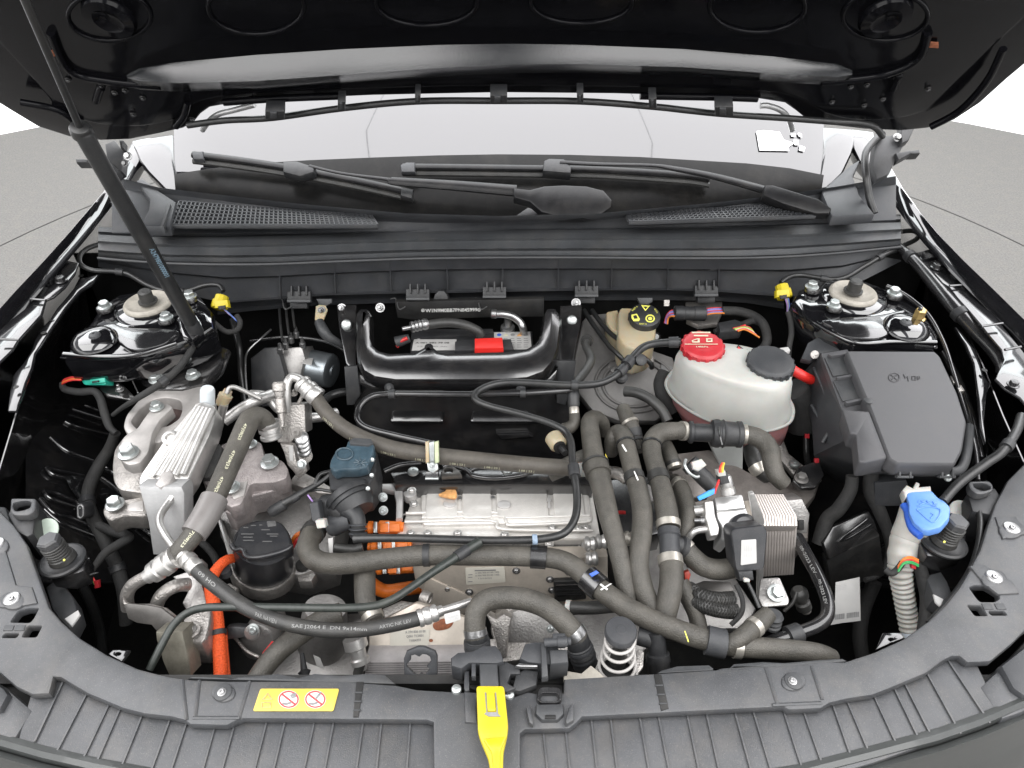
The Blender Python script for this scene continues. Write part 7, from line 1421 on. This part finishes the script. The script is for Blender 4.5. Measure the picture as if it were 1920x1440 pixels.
plate('yellow_tag', 'yellow_plastic', [(1135, 850), (1139, 858), (1141, 872), (1137, 870)], PFACE(1138, 860, .905, 40), .002, bpy.data.objects['heater_hose'], bevel=.0003)
hose('heater_hose', 'branch hose running behind the upright hoses towards the cream ring', 'hose', [(1112, 852, .885), (1086, 862, .88), (1058, 876, .87), (1030, 888, .86)], 32)
tag(rod((1036, 818, .875), (1050, 838, .875), [(0, 14), (.1, 17), (.8, 17), (.9, 15), (1, 12)], 'cream_ring', 'aged_plastic', None), 'cream plastic ring with dark bore beside the upright hoses', 'ring')
rod((1047, 834, .876), (1051, 841, .877), [(0, 12), (1, 12)], 'bore', 'pit_black', bpy.data.objects['cream_ring']); rod((1046, 832, .877), (1060, 850, .88), [(0, 6), (1, 6)], 'plug', 'tube_black', bpy.data.objects['cream_ring'])
hose('heater_hose', 'middle upright coolant hose with white paint dashes', 'hose', [(1146, 850, .86), (1148, 826, .885), (1158, 812, .895), (1170, 820, .90), (1178, 850, .90), (1188, 890, .898), (1198, 925, .895), (1204, 960, .89), (1203, 1000, .885), (1198, 1040, .878), (1198, 1070, .87), (1208, 1110, .86), (1226, 1150, .845), (1240, 1172, .835)], [24, 30, 33, 34, 35, 35, 36, 38, 39, 39, 39, 39, 38, 36], bands=((1194, 896, 16, 2, 'tie', 'rubber_dark'), (1172, 834, 4, 2, 'tie', 'tube_black')))
for pg in ([(1165, 834), (1168, 833), (1176, 846), (1173, 847)], [(1188, 884), (1190, 883), (1198, 900), (1195, 901)]): plate('paint_dash', 'print_white', pg, PFACE(pg[0][0], pg[0][1], .918, 45), .0006, bpy.data.objects['heater_hose.002'], bevel=.0001, up=.001)
hose('heater_hose', 'bent coolant hose descending from the quick coupling under the coolant tank', 'hose', [(1284, 808, .895), (1262, 808, .90), (1238, 812, .90), (1224, 826, .90), (1222, 846, .90), (1228, 872, .898), (1236, 900, .896), (1244, 930, .893), (1250, 960, .89), (1254, 990, .885)], [32, 34, 36, 36, 35, 35, 37, 40, 42, 42], bands=((1281, 809, 12, 2, 'clamp', CS), (1240, 892, 18, 2, 'tape_wrap', 'rubber_dark'), (1223, 834, 4, 2, 'tie', 'tube_black'), (1254, 986, 20, 2, 'clamp', CS)))
qc = thing('quick_coupling', 'black quick coupling joining two hoses beneath the coolant tank', 'coupling', (1340, 812, .895))
rod((1290, 810, .895), (1392, 815, .895), [(0, 18), (.03, 21), (.08, 21), (.1, 17), (.42, 17), (.44, 25), (.52, 27), (.56, 27), (.58, 25), (.62, 25), (.64, 27), (.68, 24), (.88, 23), (.9, 25), (.97, 25), (1, 20)], 'coupling_body', 'black_plastic', qc, n=32)
hosep([(1348, 802, .915), (1350, 818, .917), (1354, 834, .91)], 4, 'coupling_clip', 'satin_black', qc)
hose('heater_hose', 'coolant hose turning down on the fuse box side of the quick coupling', 'hose', [(1388, 814, .895), (1408, 816, .895), (1430, 826, .893), (1444, 846, .89), (1448, 870, .885), (1456, 892, .878), (1470, 908, .868)], [33, 35, 36, 36, 35, 34, 30], bands=((1393, 815, 12, 2, 'clamp', CS),))
hose('heater_hose', 'dark hose stub with pale clamp behind the turned down hose', 'hose', [(1410, 840, .85), (1414, 862, .845), (1424, 880, .84), (1440, 892, .83)], 32, 'rubber_dark', bands=((1422, 876, 10, 2, 'clamp', CS),))
hose('heater_hose', 'curved hose bowing out behind the pale clamped coupling', 'hose', [(1264, 900, .86), (1276, 912, .87), (1286, 940, .872), (1290, 965, .87), (1284, 995, .862), (1274, 1016, .85)], [26, 30, 32, 32, 31, 28], bands=((1273, 908, 12, 1.5, 'clamp', CS),))
hose('heater_hose', 'short dark hose stub pointing up behind the bent coolant hose', 'hose', [(1248, 836, .87), (1258, 858, .87), (1266, 878, .865)], [28, 29, 26], bands=((1262, 868, 6, 1.5, 'clamp', 'rubber_dark'), (1266, 876, 10, 1, 'clamp', CS)))
hose('heater_hose', 'short upper hose stub with band dropping from the servo pipes', 'hose', [(1168, 766, .885), (1176, 784, .885), (1184, 800, .882), (1192, 822, .875), (1200, 846, .868)], [26, 30, 30, 24, 24], bands=((1182, 794, 5, 2, 'clamp', CS), (1190, 812, 16, 2, 'coupling', 'black_plastic'), (1195, 826, 6, 3, 'ring', 'black_plastic')))
hose('heater_hose', 'plain black hose curving across the grey brake servo', 'hose', [(1172, 734, .87), (1192, 736, .875), (1218, 748, .872), (1240, 768, .865), (1252, 790, .855)], 20, 'rubber_dark')
tp = thing('tee_coupling', 'black tee coupling with pale clamps between two upright coolant hoses', 'coupling', (1256, 1010, .88))
rod((1254, 992, .885), (1257, 1056, .872), [(0, 20), (.2, 22), (.25, 19), (.8, 19), (.85, 22), (1, 22)], 'tee_body', 'cowl_plastic', tp, n=28); rod((1258, 1018, .876), (1284, 1028, .868), [(0, 17), (.6, 17), (.7, 22), (1, 21)], 'tee_branch', 'black_plastic', tp)
hose('heater_hose', 'thick lower coolant hose hanging straight below the tee coupling', 'hose', [(1256, 1044, .875), (1259, 1070, .872), (1258, 1100, .868), (1252, 1130, .86), (1246, 1158, .85), (1244, 1185, .84)], [43, 44, 45, 44, 42, 38], bands=((1257, 1052, 20, 2, 'clamp', CS),))
hose('heater_hose', 'hose branching from the tee coupling under the black actuator', 'hose', [(1282, 1026, .868), (1300, 1046, .862), (1320, 1062, .856), (1348, 1068, .852), (1376, 1064, .85)], [36, 38, 39, 39, 37], bands=((1284, 1030, 10, 2, 'clamp', CS), (1375, 1064, 8, 2, 'clamp', CS)))
hose('heater_hose', 'slanting hose passing behind the lower coolant hose', 'hose', [(1276, 1090, .84), (1290, 1120, .83), (1304, 1150, .82), (1312, 1182, .81)], 32)
hose('heater_hose', 'upright hose stub joining the long coolant hose near the wide sleeve', 'hose', [(1440, 1152, .87), (1424, 1168, .872), (1404, 1184, .873), (1384, 1200, .872), (1364, 1210, .866)], [32, 35, 35, 34, 32], bands=((1414, 1176, 12, 2, 'clamp', CS),))
tag(rod((1446, 1176, .85), (1452, 1150, .87), [(0, 15), (.2, 17), (.3, 15), (.45, 17), (.6, 15), (.8, 18), (1, 14)], 'ribbed_joint', 'grey_plastic', None), 'grey ribbed joint behind the hose stub', 'joint')
hose('coolant_hose', 'smooth U-bent coolant hose with clamped ends behind the bonnet latch', 'hose', [(893, 1196, .865), (890, 1172, .875), (894, 1146, .885), (912, 1126, .89), (945, 1120, .89), (985, 1124, .89), (1020, 1136, .888), (1048, 1156, .884), (1072, 1182, .876), (1086, 1200, .868)], [40, 40, 40, 41, 42, 42, 42, 42, 42, 40], bands=((893, 1184, 12, 2, 'clamp', 'steel'), (1078, 1188, 14, 2, 'clamp', 'steel')))
for lab, a, b in (('black ringed coupling under the bonnet latch end of the U-bent hose', (893, 1186, .868), (896, 1226, .845)), ('black ringed coupling under the spring side of the U-bent hose', (1080, 1192, .872), (1100, 1252, .835))):
    t = thing('hose_coupling', lab, 'coupling', b, 'ringed couplings of the U-bent hose')
    rod(a, b, [(0, 20), (.1, 22), (.3, 22), (.33, 24), (.42, 24), (.45, 22), (.55, 25), (.62, 25), (.66, 23), (.9, 24), (1, 18)], 'coupling_body', 'black_plastic', t, n=28)
    for k in (.36, .6): 
        A, B = P(*a), P(*b); c = A.lerp(B, k); M().lathe(c, (B - A).normalized(), [(0, 24.6 * S(c)), (.0025, 25.4 * S(c)), (.005, 24.6 * S(c))], 28).build('ring', 'cowl_plastic', t)
t = thing('hose_coupling', 'black coupling standing between the spring and the long coolant hose', 'coupling', (1232, 1240, .80)); rod((1230, 1185, .86), (1236, 1262, .82), [(0, 16), (.3, 17), (.5, 17), (.52, 22), (.7, 23), (.75, 21), (1, 21)], 'coupling_body', 'black_plastic', t, n=28); rod((1196, 1192, .85), (1230, 1200, .85), [(0, 17), (.5, 18), (1, 16)], 'coupling_branch', 'black_plastic', t)
# printed refrigerant hoses at the front
fh = thing('front_refrigerant_hose', 'slim black hose with white print sagging along the front to a silver crimp', 'hose', (600, 1170, .87))
pF = Path([(360, 1058, .895), (385, 1082, .893), (420, 1110, .89), (460, 1138, .887), (510, 1160, .884), (560, 1174, .882), (620, 1182, .88), (680, 1180, .878), (740, 1170, .876), (790, 1158, .875)], 28); pF.tube('hose', 'rubber_dark', fh, n=18)
rod((342, 1040, .90), (370, 1068, .893), [(0, 10), (.05, 17), (.15, 17), (.2, 14), (.3, 17), (.5, 17), (.55, 14), (.62, 16), (.95, 16.5), (1, 15)], 'crimp', 'bright_alu', fh)
rod((784, 1160, .876), (830, 1144, .875), [(0, 16), (.05, 17), (.15, 17), (.2, 15), (.3, 17), (.45, 17), (.5, 14.5), (.6, 16.5), (.75, 16), (.8, 11), (1, 10)], 'crimp', 'bright_alu', fh); hosep([(826, 1146, .876), (852, 1138, .876), (884, 1128, .873)], 15, 'end_pipe', 'bright_alu', fh)
plate('hang_tag', 'paper', rnd([(832, 1152), (862, 1144), (864, 1162), (836, 1171)], 3), PFACE(848, 1158, .885, 50), .002, fh, bevel=.0004)
for k in range(4): plate('printed_line', 'print_faint', [(840 + k * 5, 1156 - k * 1.3), (843 + k * 5, 1155.4 - k * 1.3), (844 + k * 5, 1163 - k * 1.3), (841 + k * 5, 1163.6 - k * 1.3)], PFACE(848, 1158, .885, 50), .0003, fh, bevel=.0001, up=.0005)
prints(pF, [(.12, .1)], '09 HO', 7, 'hose_print', fh, 1, ang=.3); prints(pF, [(.42, .09)], 'PAR NAVIEN', 8, 'hose_print', fh, 1, ang=.45); prints(pF, [(.66, .28)], 'SAE J2064 E  DN 9x14mm', 6.5, 'hose_print', fh, 1, ang=.3); prints(pF, [(.9, .12)], 'ARTIC NK LEV', 6.5, 'hose_print', fh, 1, ang=.25)
gh_ = thing('glossy_refrigerant_hose', 'glossy black hose with pale print bending down past the paper tag', 'hose', (1540, 1130, .80))
pG = Path([(1494, 1008, .84), (1508, 1034, .845), (1526, 1066, .85), (1542, 1100, .852), (1552, 1130, .852), (1550, 1156, .85), (1534, 1172, .85), (1505, 1184, .85), (1470, 1196, .85), (1436, 1208, .845)], 25); pG.tube('hose', 'gloss_pipe', gh_, n=18); pG.band(pG.near(1490, 1190), .016, .004, 'hose_clip', 'black_plastic', gh_)
prints(pG, [(.22, .22), (.45, .16)], '09-2023 LEV', 6, 'hose_print', gh_, 1, ang=.3)
# ---------------------------------------------------------------- expansion valve, chiller and actuator
xv = thing('expansion_valve', 'silver expansion valve block with short pipes beside the finned chiller', 'valve', (1375, 960, .75))
XV = PLN(1375, 950, .885, 0, .35)
plate('valve_block', 'white_alu2', rnd([(1338, 932), (1392, 926), (1398, 950), (1406, 966), (1412, 990), (1380, 1000), (1366, 1018), (1352, 1010), (1354, 990), (1344, 972)], 4), XV, .045, xv, bevel=.004)
plate('block_step', 'white_alu2', [(1340, 934), (1392, 928), (1398, 952), (1344, 958)], XV, .008, xv, bevel=.002, up=.006)
plate('side_flange', 'bright_alu', rnd([(1320, 940), (1338, 938), (1342, 968), (1350, 990), (1348, 1004), (1332, 1006), (1328, 990), (1322, 968)], 4), PLN(1334, 970, .888, 0, .35), .02, xv, bevel=.003)
rod((1302, 958, .875), (1322, 956, .878), [(0, 10), (1, 11)], 'valve_pipe', 'bright_alu', xv); hosep([(1330, 992, .875), (1312, 993, .875), (1300, 998, .872), (1290, 1010, .862), (1284, 1020, .85)], 13, 'valve_pipe', 'bright_alu', xv); rod((1302, 976, .875), (1326, 975, .878), [(0, 4), (.5, 4), (.5, 8), (.9, 8), (1, 5)], 'valve_screw', 'steel', xv)
rod((1366, 925, .905), (1360, 892, .925), [(0, 14), (.3, 13), (.32, 10), (.5, 12), (.9, 11), (1, 9)], 'sensor', 'bright_alu', xv); plate('sensor_plug', 'black_plastic', [(1348, 888), (1364, 884), (1369, 906), (1352, 910)], PFACE(1358, 896, .93, 35), .02, xv, bevel=.002); plate('sensor_band', 'white_plastic', [(1346, 884), (1360, 882), (1362, 892), (1348, 894)], PFACE(1355, 888, .935, 35), .015, xv, bevel=.001)
for k, m in enumerate(('wire_red', 'wire_orange', 'wire_yellow')): hosep([(1349 + k * 3, 886, .94), (1350 + k * 3, 876, .945), (1354 + k * 2, 868, .945)], 3, 'wire', m, xv)
for k in range(2): hosep([(1348, 900 + k * 4, .93), (1344, 910 + k * 3, .93), (1340, 925 + k, .925)], 3.4, 'wire', 'wire_red', xv)
tag(plate('blue_tape', 'bright_blue', [(1308, 932), (1330, 920), (1341, 916), (1340, 926), (1312, 939)], PFACE(1325, 928, .93, 45), .006, None, bevel=.001), 'bright blue tape flag on wires beside the silver valve', 'tape')
ch = thing('chiller', 'stack of thin alloy plates forming the chiller beside the silver valve', 'chiller', (1455, 1010, .70))
CHP = PLN(1450, 940, .90, 0, .3); npl = 12
for k in range(npl):
    t0, t1 = k / npl, (k + .95) / npl
    a0, a1 = 1413 + 56 * t0, 1413 + 56 * t1; b0, b1 = 1432 + 64 * t0, 1432 + 64 * t1
    plate('chiller_plate', 'chill_alu', [(a0, 926), (a1, 926), (b1 - 2, 966), (b1, 986), (b0, 986), (b0 - 2, 966)], CHP, .02, ch, bevel=.0014)
    plate('chiller_plate', 'chill_alu', [(b0, 980), (b1, 980), (b1 - 3 - 4 * t1, 1082 - 4 * t1), (b0 - 3 - 4 * t0, 1082 - 4 * t0)], PFACE(1460, 980, .887, 8), .02, ch, bevel=.0014)
plate('chiller_core', 'chill_alu', [(1414, 928), (1468, 928), (1492, 984), (1432, 986)], CHP, .02, ch, bevel=.001, up=-.004); plate('chiller_core', 'chill_alu', [(1433, 982), (1494, 982), (1486, 1076), (1430, 1080)], PFACE(1460, 980, .887, 8), .02, ch, bevel=.001, up=-.004)
plate('end_plate', 'bright_alu', rnd([(1404, 926), (1414, 924), (1434, 976), (1432, 1082), (1424, 1100), (1428, 1136), (1420, 1120), (1420, 1000), (1410, 960)], 3), PFACE(1420, 980, .893, 15), .006, ch, bevel=.001)
plate('chiller_link', 'beige_steel', [(1394, 938), (1410, 936), (1424, 976), (1424, 1000), (1410, 990), (1400, 962)], PLN(1410, 960, .878, 0, .3), .03, ch, bevel=.003)
plate('foot', 'grey_alu', rnd([(1426, 1084), (1462, 1082), (1480, 1124), (1478, 1134), (1430, 1138), (1422, 1120)], 5), PLN(1450, 1110, .845, .1, .15), .005, ch, bevel=.0015); bolt((1455, 1112, .849), 33, 'zinc', ch, ax=(0, -.4, 1)); 
act = thing('valve_actuator', 'black boxed valve actuator with blank white label in front of the chiller', 'actuator', (1400, 1040, .75))
ACP = PFACE(1405, 1030, .895, 40, 0)
plate('actuator_box', 'pump_black', rnd([(1370, 1000), (1376, 990), (1426, 984), (1436, 988), (1440, 1000), (1434, 1064), (1426, 1070), (1382, 1072), (1378, 1064)], 6), ACP, .035, act, bevel=.004)
turn(1392, 992, .875, [(0, 27), (16, 27), (22, 20)], 'actuator_head', 'pump_black', act, ax=(0, -.5, .85)); lw = plate('white_label', 'paper', rnd([(1390, 1013), (1418, 1011), (1419, 1056), (1389, 1060)], 2), ACP, .001, act, bevel=.0002, up=.0012)
for k in range(4): plate('printed_line', 'print_faint', [(1396 + k * 4, 1022), (1397.4 + k * 4, 1022), (1397.4 + k * 4, 1044), (1396 + k * 4, 1044)], ACP, .0003, lw, bevel=.0001, up=.0014)
plate('actuator_plug', 'black_plastic', [(1384, 1072), (1412, 1070), (1414, 1088), (1388, 1090)], PFACE(1398, 1080, .875, 40), .02, act, bevel=.002); plate('plug_tab', 'white_plastic', [(1395, 1086), (1399, 1084), (1407, 1087), (1406, 1092), (1396, 1092)], PFACE(1400, 1088, .883, 40), .006, act, bevel=.001)
hosep([(1402, 1092, .87), (1412, 1112, .865), (1424, 1140, .86)], 7, 'lead', 'tube_black', act); hosep([(1380, 1096, .86), (1392, 1124, .85), (1390, 1150, .84), (1370, 1172, .83)], 9, 'lead', 'tape', act)
# castings and braided looms around the chiller
gm = thing('motor_bracket', 'weathered grey casting behind the silver valve with black plate and screws', 'casting', (1490, 920, .60))
plate('casting', 'warm_alu', [(1250, 850), (1330, 840), (1400, 880), (1440, 900), (1500, 900), (1540, 900), (1530, 930), (1500, 960), (1520, 980), (1518, 1010), (1460, 1010), (1380, 960), (1300, 960), (1270, 930)], PLN(1400, 920, .78, 0, .2), .08, gm, bevel=.008)
plate('casting_end', 'grey_alu', [(1470, 938), (1505, 935), (1520, 965), (1515, 1000), (1496, 1004)], PFACE(1495, 965, .84, 35), .04, gm, bevel=.004)
plate('black_pad', 'satin_black', rnd([(1486, 900), (1496, 876), (1536, 862), (1546, 890), (1530, 914), (1500, 916)], 4), PLN(1515, 895, .81, 0, .3), .012, gm, bevel=.003); bolt((1502, 898, .815), 26, 'grey_alu', gm)
plate('window', 'pit_black', rect(1497, 976, 1508, 994), PFACE(1495, 965, .842, 35), .004, gm, bevel=.001, up=.001)
plate('brown_plate', 'warm_alu', [(1284, 902), (1320, 898), (1330, 928), (1290, 936)], PLN(1305, 915, .84, 0, .3), .02, gm, bevel=.003)
cn = thing('sensor_connector', 'black sensor plug with white clip wedged between hoses and the tank bracket', 'connector', (1310, 890, .85))
rod((1292, 868, .895), (1336, 912, .875), [(0, 18), (.2, 19), (.25, 15), (.6, 16), (1, 15)], 'plug_body', 'black_plastic', cn); plate('white_clip', 'white_plastic', [(1297, 866), (1316, 860), (1326, 872), (1310, 884), (1300, 880)], PFACE(1310, 872, .92, 50), .008, cn, bevel=.002)
pts = [P(*q) for q in cr([(1286, 862, .915), (1284, 872, .915), (1292, 886, .91), (1304, 894, .905), (1311, 893, .905)], 6)]; M().sweep(pts, [.0022] * len(pts), 8).build('wire_clip', 'zinc', cn, ang=60)
for i, (px, d) in enumerate((([(1292, 1104, .83), (1310, 1116, .835), (1340, 1124, .835), (1374, 1124, .83)], 26), ([(1300, 1128, .83), (1330, 1140, .832), (1360, 1146, .83), (1380, 1146, .825)], 24))):
    pa = Path(px, d, 10); t = thing('braided_loom', ('black braided cable sleeve, the upper of two beside the lower hoses', 'black braided cable sleeve, the lower of two beside the lower hoses')[i], 'cable', px[1], 'black braided sleeves'); pa.tube('core', 'tape', t)
    for sgn in (-1, 1):
        for k in range(6):
            pts = []
            for j in range(60):
                q, r = pa.at(j / 59); a_, _ = pa.at(max(0, j / 59 - .01)); b_, _ = pa.at(min(1, j / 59 + .01)); ax = (b_ - a_).normalized(); x = ax.cross(V((0, 0, 1))).normalized(); y = ax.cross(x); an = k * math.pi / 3 + sgn * j * .32; pts.append(q + (x * math.cos(an) + y * math.sin(an)) * (r + .0004))
            M().sweep(pts, [.0011] * 60, 5).build('braid_strand', 'rubber_dark', t, ang=60)
plate('loom_bracket', 'dull_steel', [(1292, 1098), (1320, 1088), (1370, 1090), (1376, 1108), (1330, 1112)], PLN(1330, 1100, .80, 0, .2), .01, gm, bevel=.002)
tag(plate('red_fir_clip', 'red_dull', [(1283, 1074), (1292, 1070), (1296, 1078), (1292, 1090), (1284, 1088)], PFACE(1289, 1080, .85, 40), .01, None, bevel=.002), 'small dull red clip between the lower coolant hoses', 'clip')
sn = thing('rubber_sensor', 'black rubber capped sensor with strap below the chiller foot', 'sensor', (1500, 1130, .75))
rod((1508, 1140, .80), (1496, 1104, .83), [(0, 14), (.3, 14), (.35, 10), (.55, 11), (.6, 15), (.8, 16), (.9, 14), (1, 9)], 'cap', 'rubber_dark', sn); hosep([(1494, 1110, .83), (1486, 1130, .82), (1470, 1146, .81)], 7, 'strap', 'rubber_dark', sn); rod((1506, 1134, .80), (1512, 1146, .79), [(0, 10), (1, 9)], 'sensor_body', 'cast_alu', sn)
# lower castings: compressor, cooler, drive unit
cm = thing('compressor', 'grey alloy compressor body low behind the front panel', 'compressor', (600, 1210, .55))
M().loft([[P(u, v, .80) for u, v in circ(610, 1140, 40, 26, 30)], [P(u, v, .78) for u, v in circ(608, 1160, 44, 32, 30)], [P(u, v, .66) for u, v in circ(600, 1240, 46, 36, 30)]]).build('accumulator', 'grey_alu', cm, ang=45)
plate('housing', 'grey_alu', [(500, 1200), (560, 1190), (600, 1220), (690, 1180), (680, 1300), (520, 1300), (470, 1250)], PLN(600, 1250, .70, 0, .2), .08, cm, bevel=.008)
plate('sticker', 'paper', [(587, 1228), (600, 1234), (608, 1254), (594, 1250)], PFACE(597, 1240, .75, 40), .001, cm, bevel=.0002, up=.012); rod((572, 1268, .78), (566, 1225, .79), [(0, 7), (.2, 12), (.3, 6), (1, 4)], 'fir_clip', 'black_plastic', cm)
hose('drain_hose', 'thick dark hose slanting from the vertical hose down to the front panel', 'hose', [(640, 1150, .83), (610, 1160, .83), (570, 1184, .83), (535, 1210, .83), (505, 1240, .825), (480, 1275, .82)], [40, 40, 40, 40, 39, 38], 'rubber')
hose('drain_hose', 'vertical dark hose dropping from the long coolant hose to a pale clamp', 'hose', [(684, 1066, .84), (684, 1100, .838), (686, 1130, .835), (696, 1150, .832), (702, 1164, .83)], [40, 40, 39, 38, 36], 'rubber', bands=((700, 1156, 12, 2, 'clamp', CS),))
hosep([(440, 1195, .78), (462, 1220, .78), (486, 1232, .78)], 6, 'edge', 'cast_alu', cm); hosep([(494, 1226, .80), (504, 1214, .805), (512, 1204, .805)], 6, 'red_wire', 'wire_red', cm)
plate('lower_drum', 'grey_alu', circ(480, 1206, 34, 36, 26), PFACE(480, 1206, .77, 30), .06, cm, bevel=.008)
oc = thing('oil_cooler', 'stacked plate cooler with part number label behind the notched bracket', 'cooler', (780, 1220, .60))
OCP = PFACE(770, 1200, .79, 50)
plate('cooler_top', 'beige_steel', rnd([(690, 1176), (780, 1130), (880, 1160), (880, 1235), (692, 1240)], 5), OCP, .02, oc, bevel=.003)
for k in range(15): v = 1242 + k * 4.2; plate('fin', 'pale_fin', [(684, v), (880, v - 2), (880, v + .8), (684, v + 2.8)], PFACE(780, 1260, .78, 20), .03, oc, bevel=.0006, up=.002)
plate('fin_core', 'dull_steel', [(684, 1238), (880, 1236), (880, 1306), (684, 1308)], PFACE(780, 1260, .78, 20), .03, oc, bevel=.001, up=-.008)
ol = plate('part_label', 'type_paper', [(733, 1182), (806, 1180), (803, 1216), (730, 1222)], OCP, .001, oc, bevel=.0002, up=.0012); OT = (OCP[0] + OCP[1] * .0012, OCP[1])
text('A 294 830 10 00', (760, 1187.5), (798, 1185.5), 4.6, OT, 'print_grey', ol); text('Q001 TC0001', (762, 1195.5), (794, 1193.5), 4.6, OT, 'print_grey', ol); text('T1054333', (767, 1203.5), (789, 1201.5), 4.4, OT, 'print_grey', ol)
for a, b, v in ((757, 790, 1211), (762, 775, 1216), (733, 752, 1217)): plate('printed_line', 'print_grey', [(a, v), (b, v - 1.4), (b, v), (a, v + 1.4)], OT, .0003, ol, bevel=.0001, up=.0004)
plate('rust_stain', 'rust', cr([(812, 1170), (830, 1160), (850, 1164), (842, 1178), (818, 1182)], 4, True), OCP, .0008, oc, bevel=.0002, up=.001); plate('rust_stain', 'rust', circ(808, 1201, 4, 3, 10), OCP, .0006, oc, bevel=.0001, up=.001)
rod((664, 1196, .82), (680, 1256, .79), [(0, 22), (.3, 22), (.35, 15), (.6, 15), (.65, 18), (.8, 18), (.82, 10), (1, 9)], 'cooler_fitting', 'bright_alu', oc); rod((676, 1246, .80), (670, 1264, .79), [(0, 9), (1, 9)], 'cooler_pipe', 'rubber_dark', oc)
rod((790, 1118, .80), (806, 1124, .80), [(0, 11), (.4, 13), (1, 13), (1, 9), (.9, 8)], 'bolt_boss', 'cast_alu', oc); plate('cooler_flange', 'cast_alu', [(716, 1140), (752, 1124), (780, 1128), (800, 1146), (780, 1162), (720, 1160)], PLN(755, 1145, .79, 0, .2), .03, oc, bevel=.005); plate('grey_rail', 'dull_steel', [(640, 1150), (700, 1146), (800, 1146), (800, 1160), (700, 1166), (640, 1172)], PLN(720, 1156, .77), .02, oc, bevel=.004)
du = thing('drive_unit', 'grey drive unit end cover seen under the U-bent hose', 'casting', (990, 1180, .60))
plate('end_cover', 'grey_alu', circ(1000, 1186, 68, 48, 32), PFACE(1000, 1186, .80, 45), .05, du, bevel=.006); plate('cover_rim', 'cast_alu', circ(1000, 1182, 80, 54, 32), PFACE(1000, 1186, .79, 45), .04, du, bevel=.006)
plate('cast_web', 'cast_alu', [(910, 1150), (930, 1160), (944, 1150), (960, 1158), (956, 1180), (950, 1236), (936, 1236), (924, 1180)], PFACE(940, 1180, .825, 45), .03, du, bevel=.005); bolt((1032, 1179, .84), 15, 'zinc', du, 'torx', ax=NRM); plate('cast_base', 'cast_alu', [(900, 1196), (1064, 1190), (1070, 1225), (920, 1246)], PLN(980, 1215, .79, 0, .2), .04, du, bevel=.006)
plate('side_casting', 'grey_alu', [(1060, 1150), (1220, 1140), (1240, 1200), (1180, 1240), (1100, 1240)], PLN(1150, 1190, .74, 0, .2), .06, du, bevel=.008)
hose('black_conduit', 'black conduit with white collar crossing above the spring stop', 'cable', [(1062, 1138, .82), (1100, 1140, .825), (1150, 1136, .825), (1190, 1132, .82)], [22, 25, 25, 24], 'rubber_dark', bands=((1066, 1138, 10, 2, 'collar', 'white_plastic'),))
for q, zz in (((1105, 1020), .83), ((1108, 1048), .82), ((1126, 1016), .83), ((1180, 1010), .80), ((1178, 1052), .79)):
    tag(rod((q[0] - 10, q[1], zz), (q[0] + 12, q[1] - 1, zz), [(0, 10), (.2, 14), (.4, 14), (.5, 11), (.8, 14), (1, 12)], 'alloy_stub', 'bright_alu' if q[0] < 1150 else 'clamp_steel', None), {1105: 'silver ribbed stub leaving the speckled plate behind the wide upright hose', 1108: 'silver ribbed stub lower down behind the wide upright hose', 1126: 'pale alloy stub tucked beside the speckled plate corner', 1180: 'tan metal sleeve seen between two upright hoses', 1178: 'tan metal sleeve lower between two upright hoses'}[q[0]], 'pipe stub')
hose('white_stub', 'pale alloy pipe stub between the two upright coolant hoses', 'pipe', [(1138, 884, .86), (1160, 888, .862), (1176, 900, .86)], [22, 24, 22], 'cast_alu')
tag(hosep([(1150, 964, .84), (1160, 961, .842), (1172, 961, .84)], 7, 'red_wire', 'wire_red', None) and bpy.data.objects['red_wire.001'], 'short red wire visible between two upright hoses', 'wire')
dk = thing('junction_box', 'black box tucked between the upright hoses and the alloy cover', 'box', (1170, 960, .65))
plate('box_body', 'satin_black', [(1124, 900), (1230, 890), (1240, 1000), (1180, 1010), (1140, 1000)], PLN(1180, 950, .78, 0, .1), .05, dk, bevel=.005); plate('silver_flag', 'grey_alu', [(1214, 908), (1228, 912), (1232, 936), (1222, 942), (1214, 930)], PFACE(1222, 925, .85, 45), .004, dk, bevel=.001)
plate('box_lower', 'grey_alu', [(1130, 1000), (1260, 990), (1290, 1060), (1380, 1080), (1420, 1140), (1400, 1180), (1260, 1180), (1160, 1100)], PLN(1250, 1080, .70, 0, .2), .06, dk, bevel=.008)
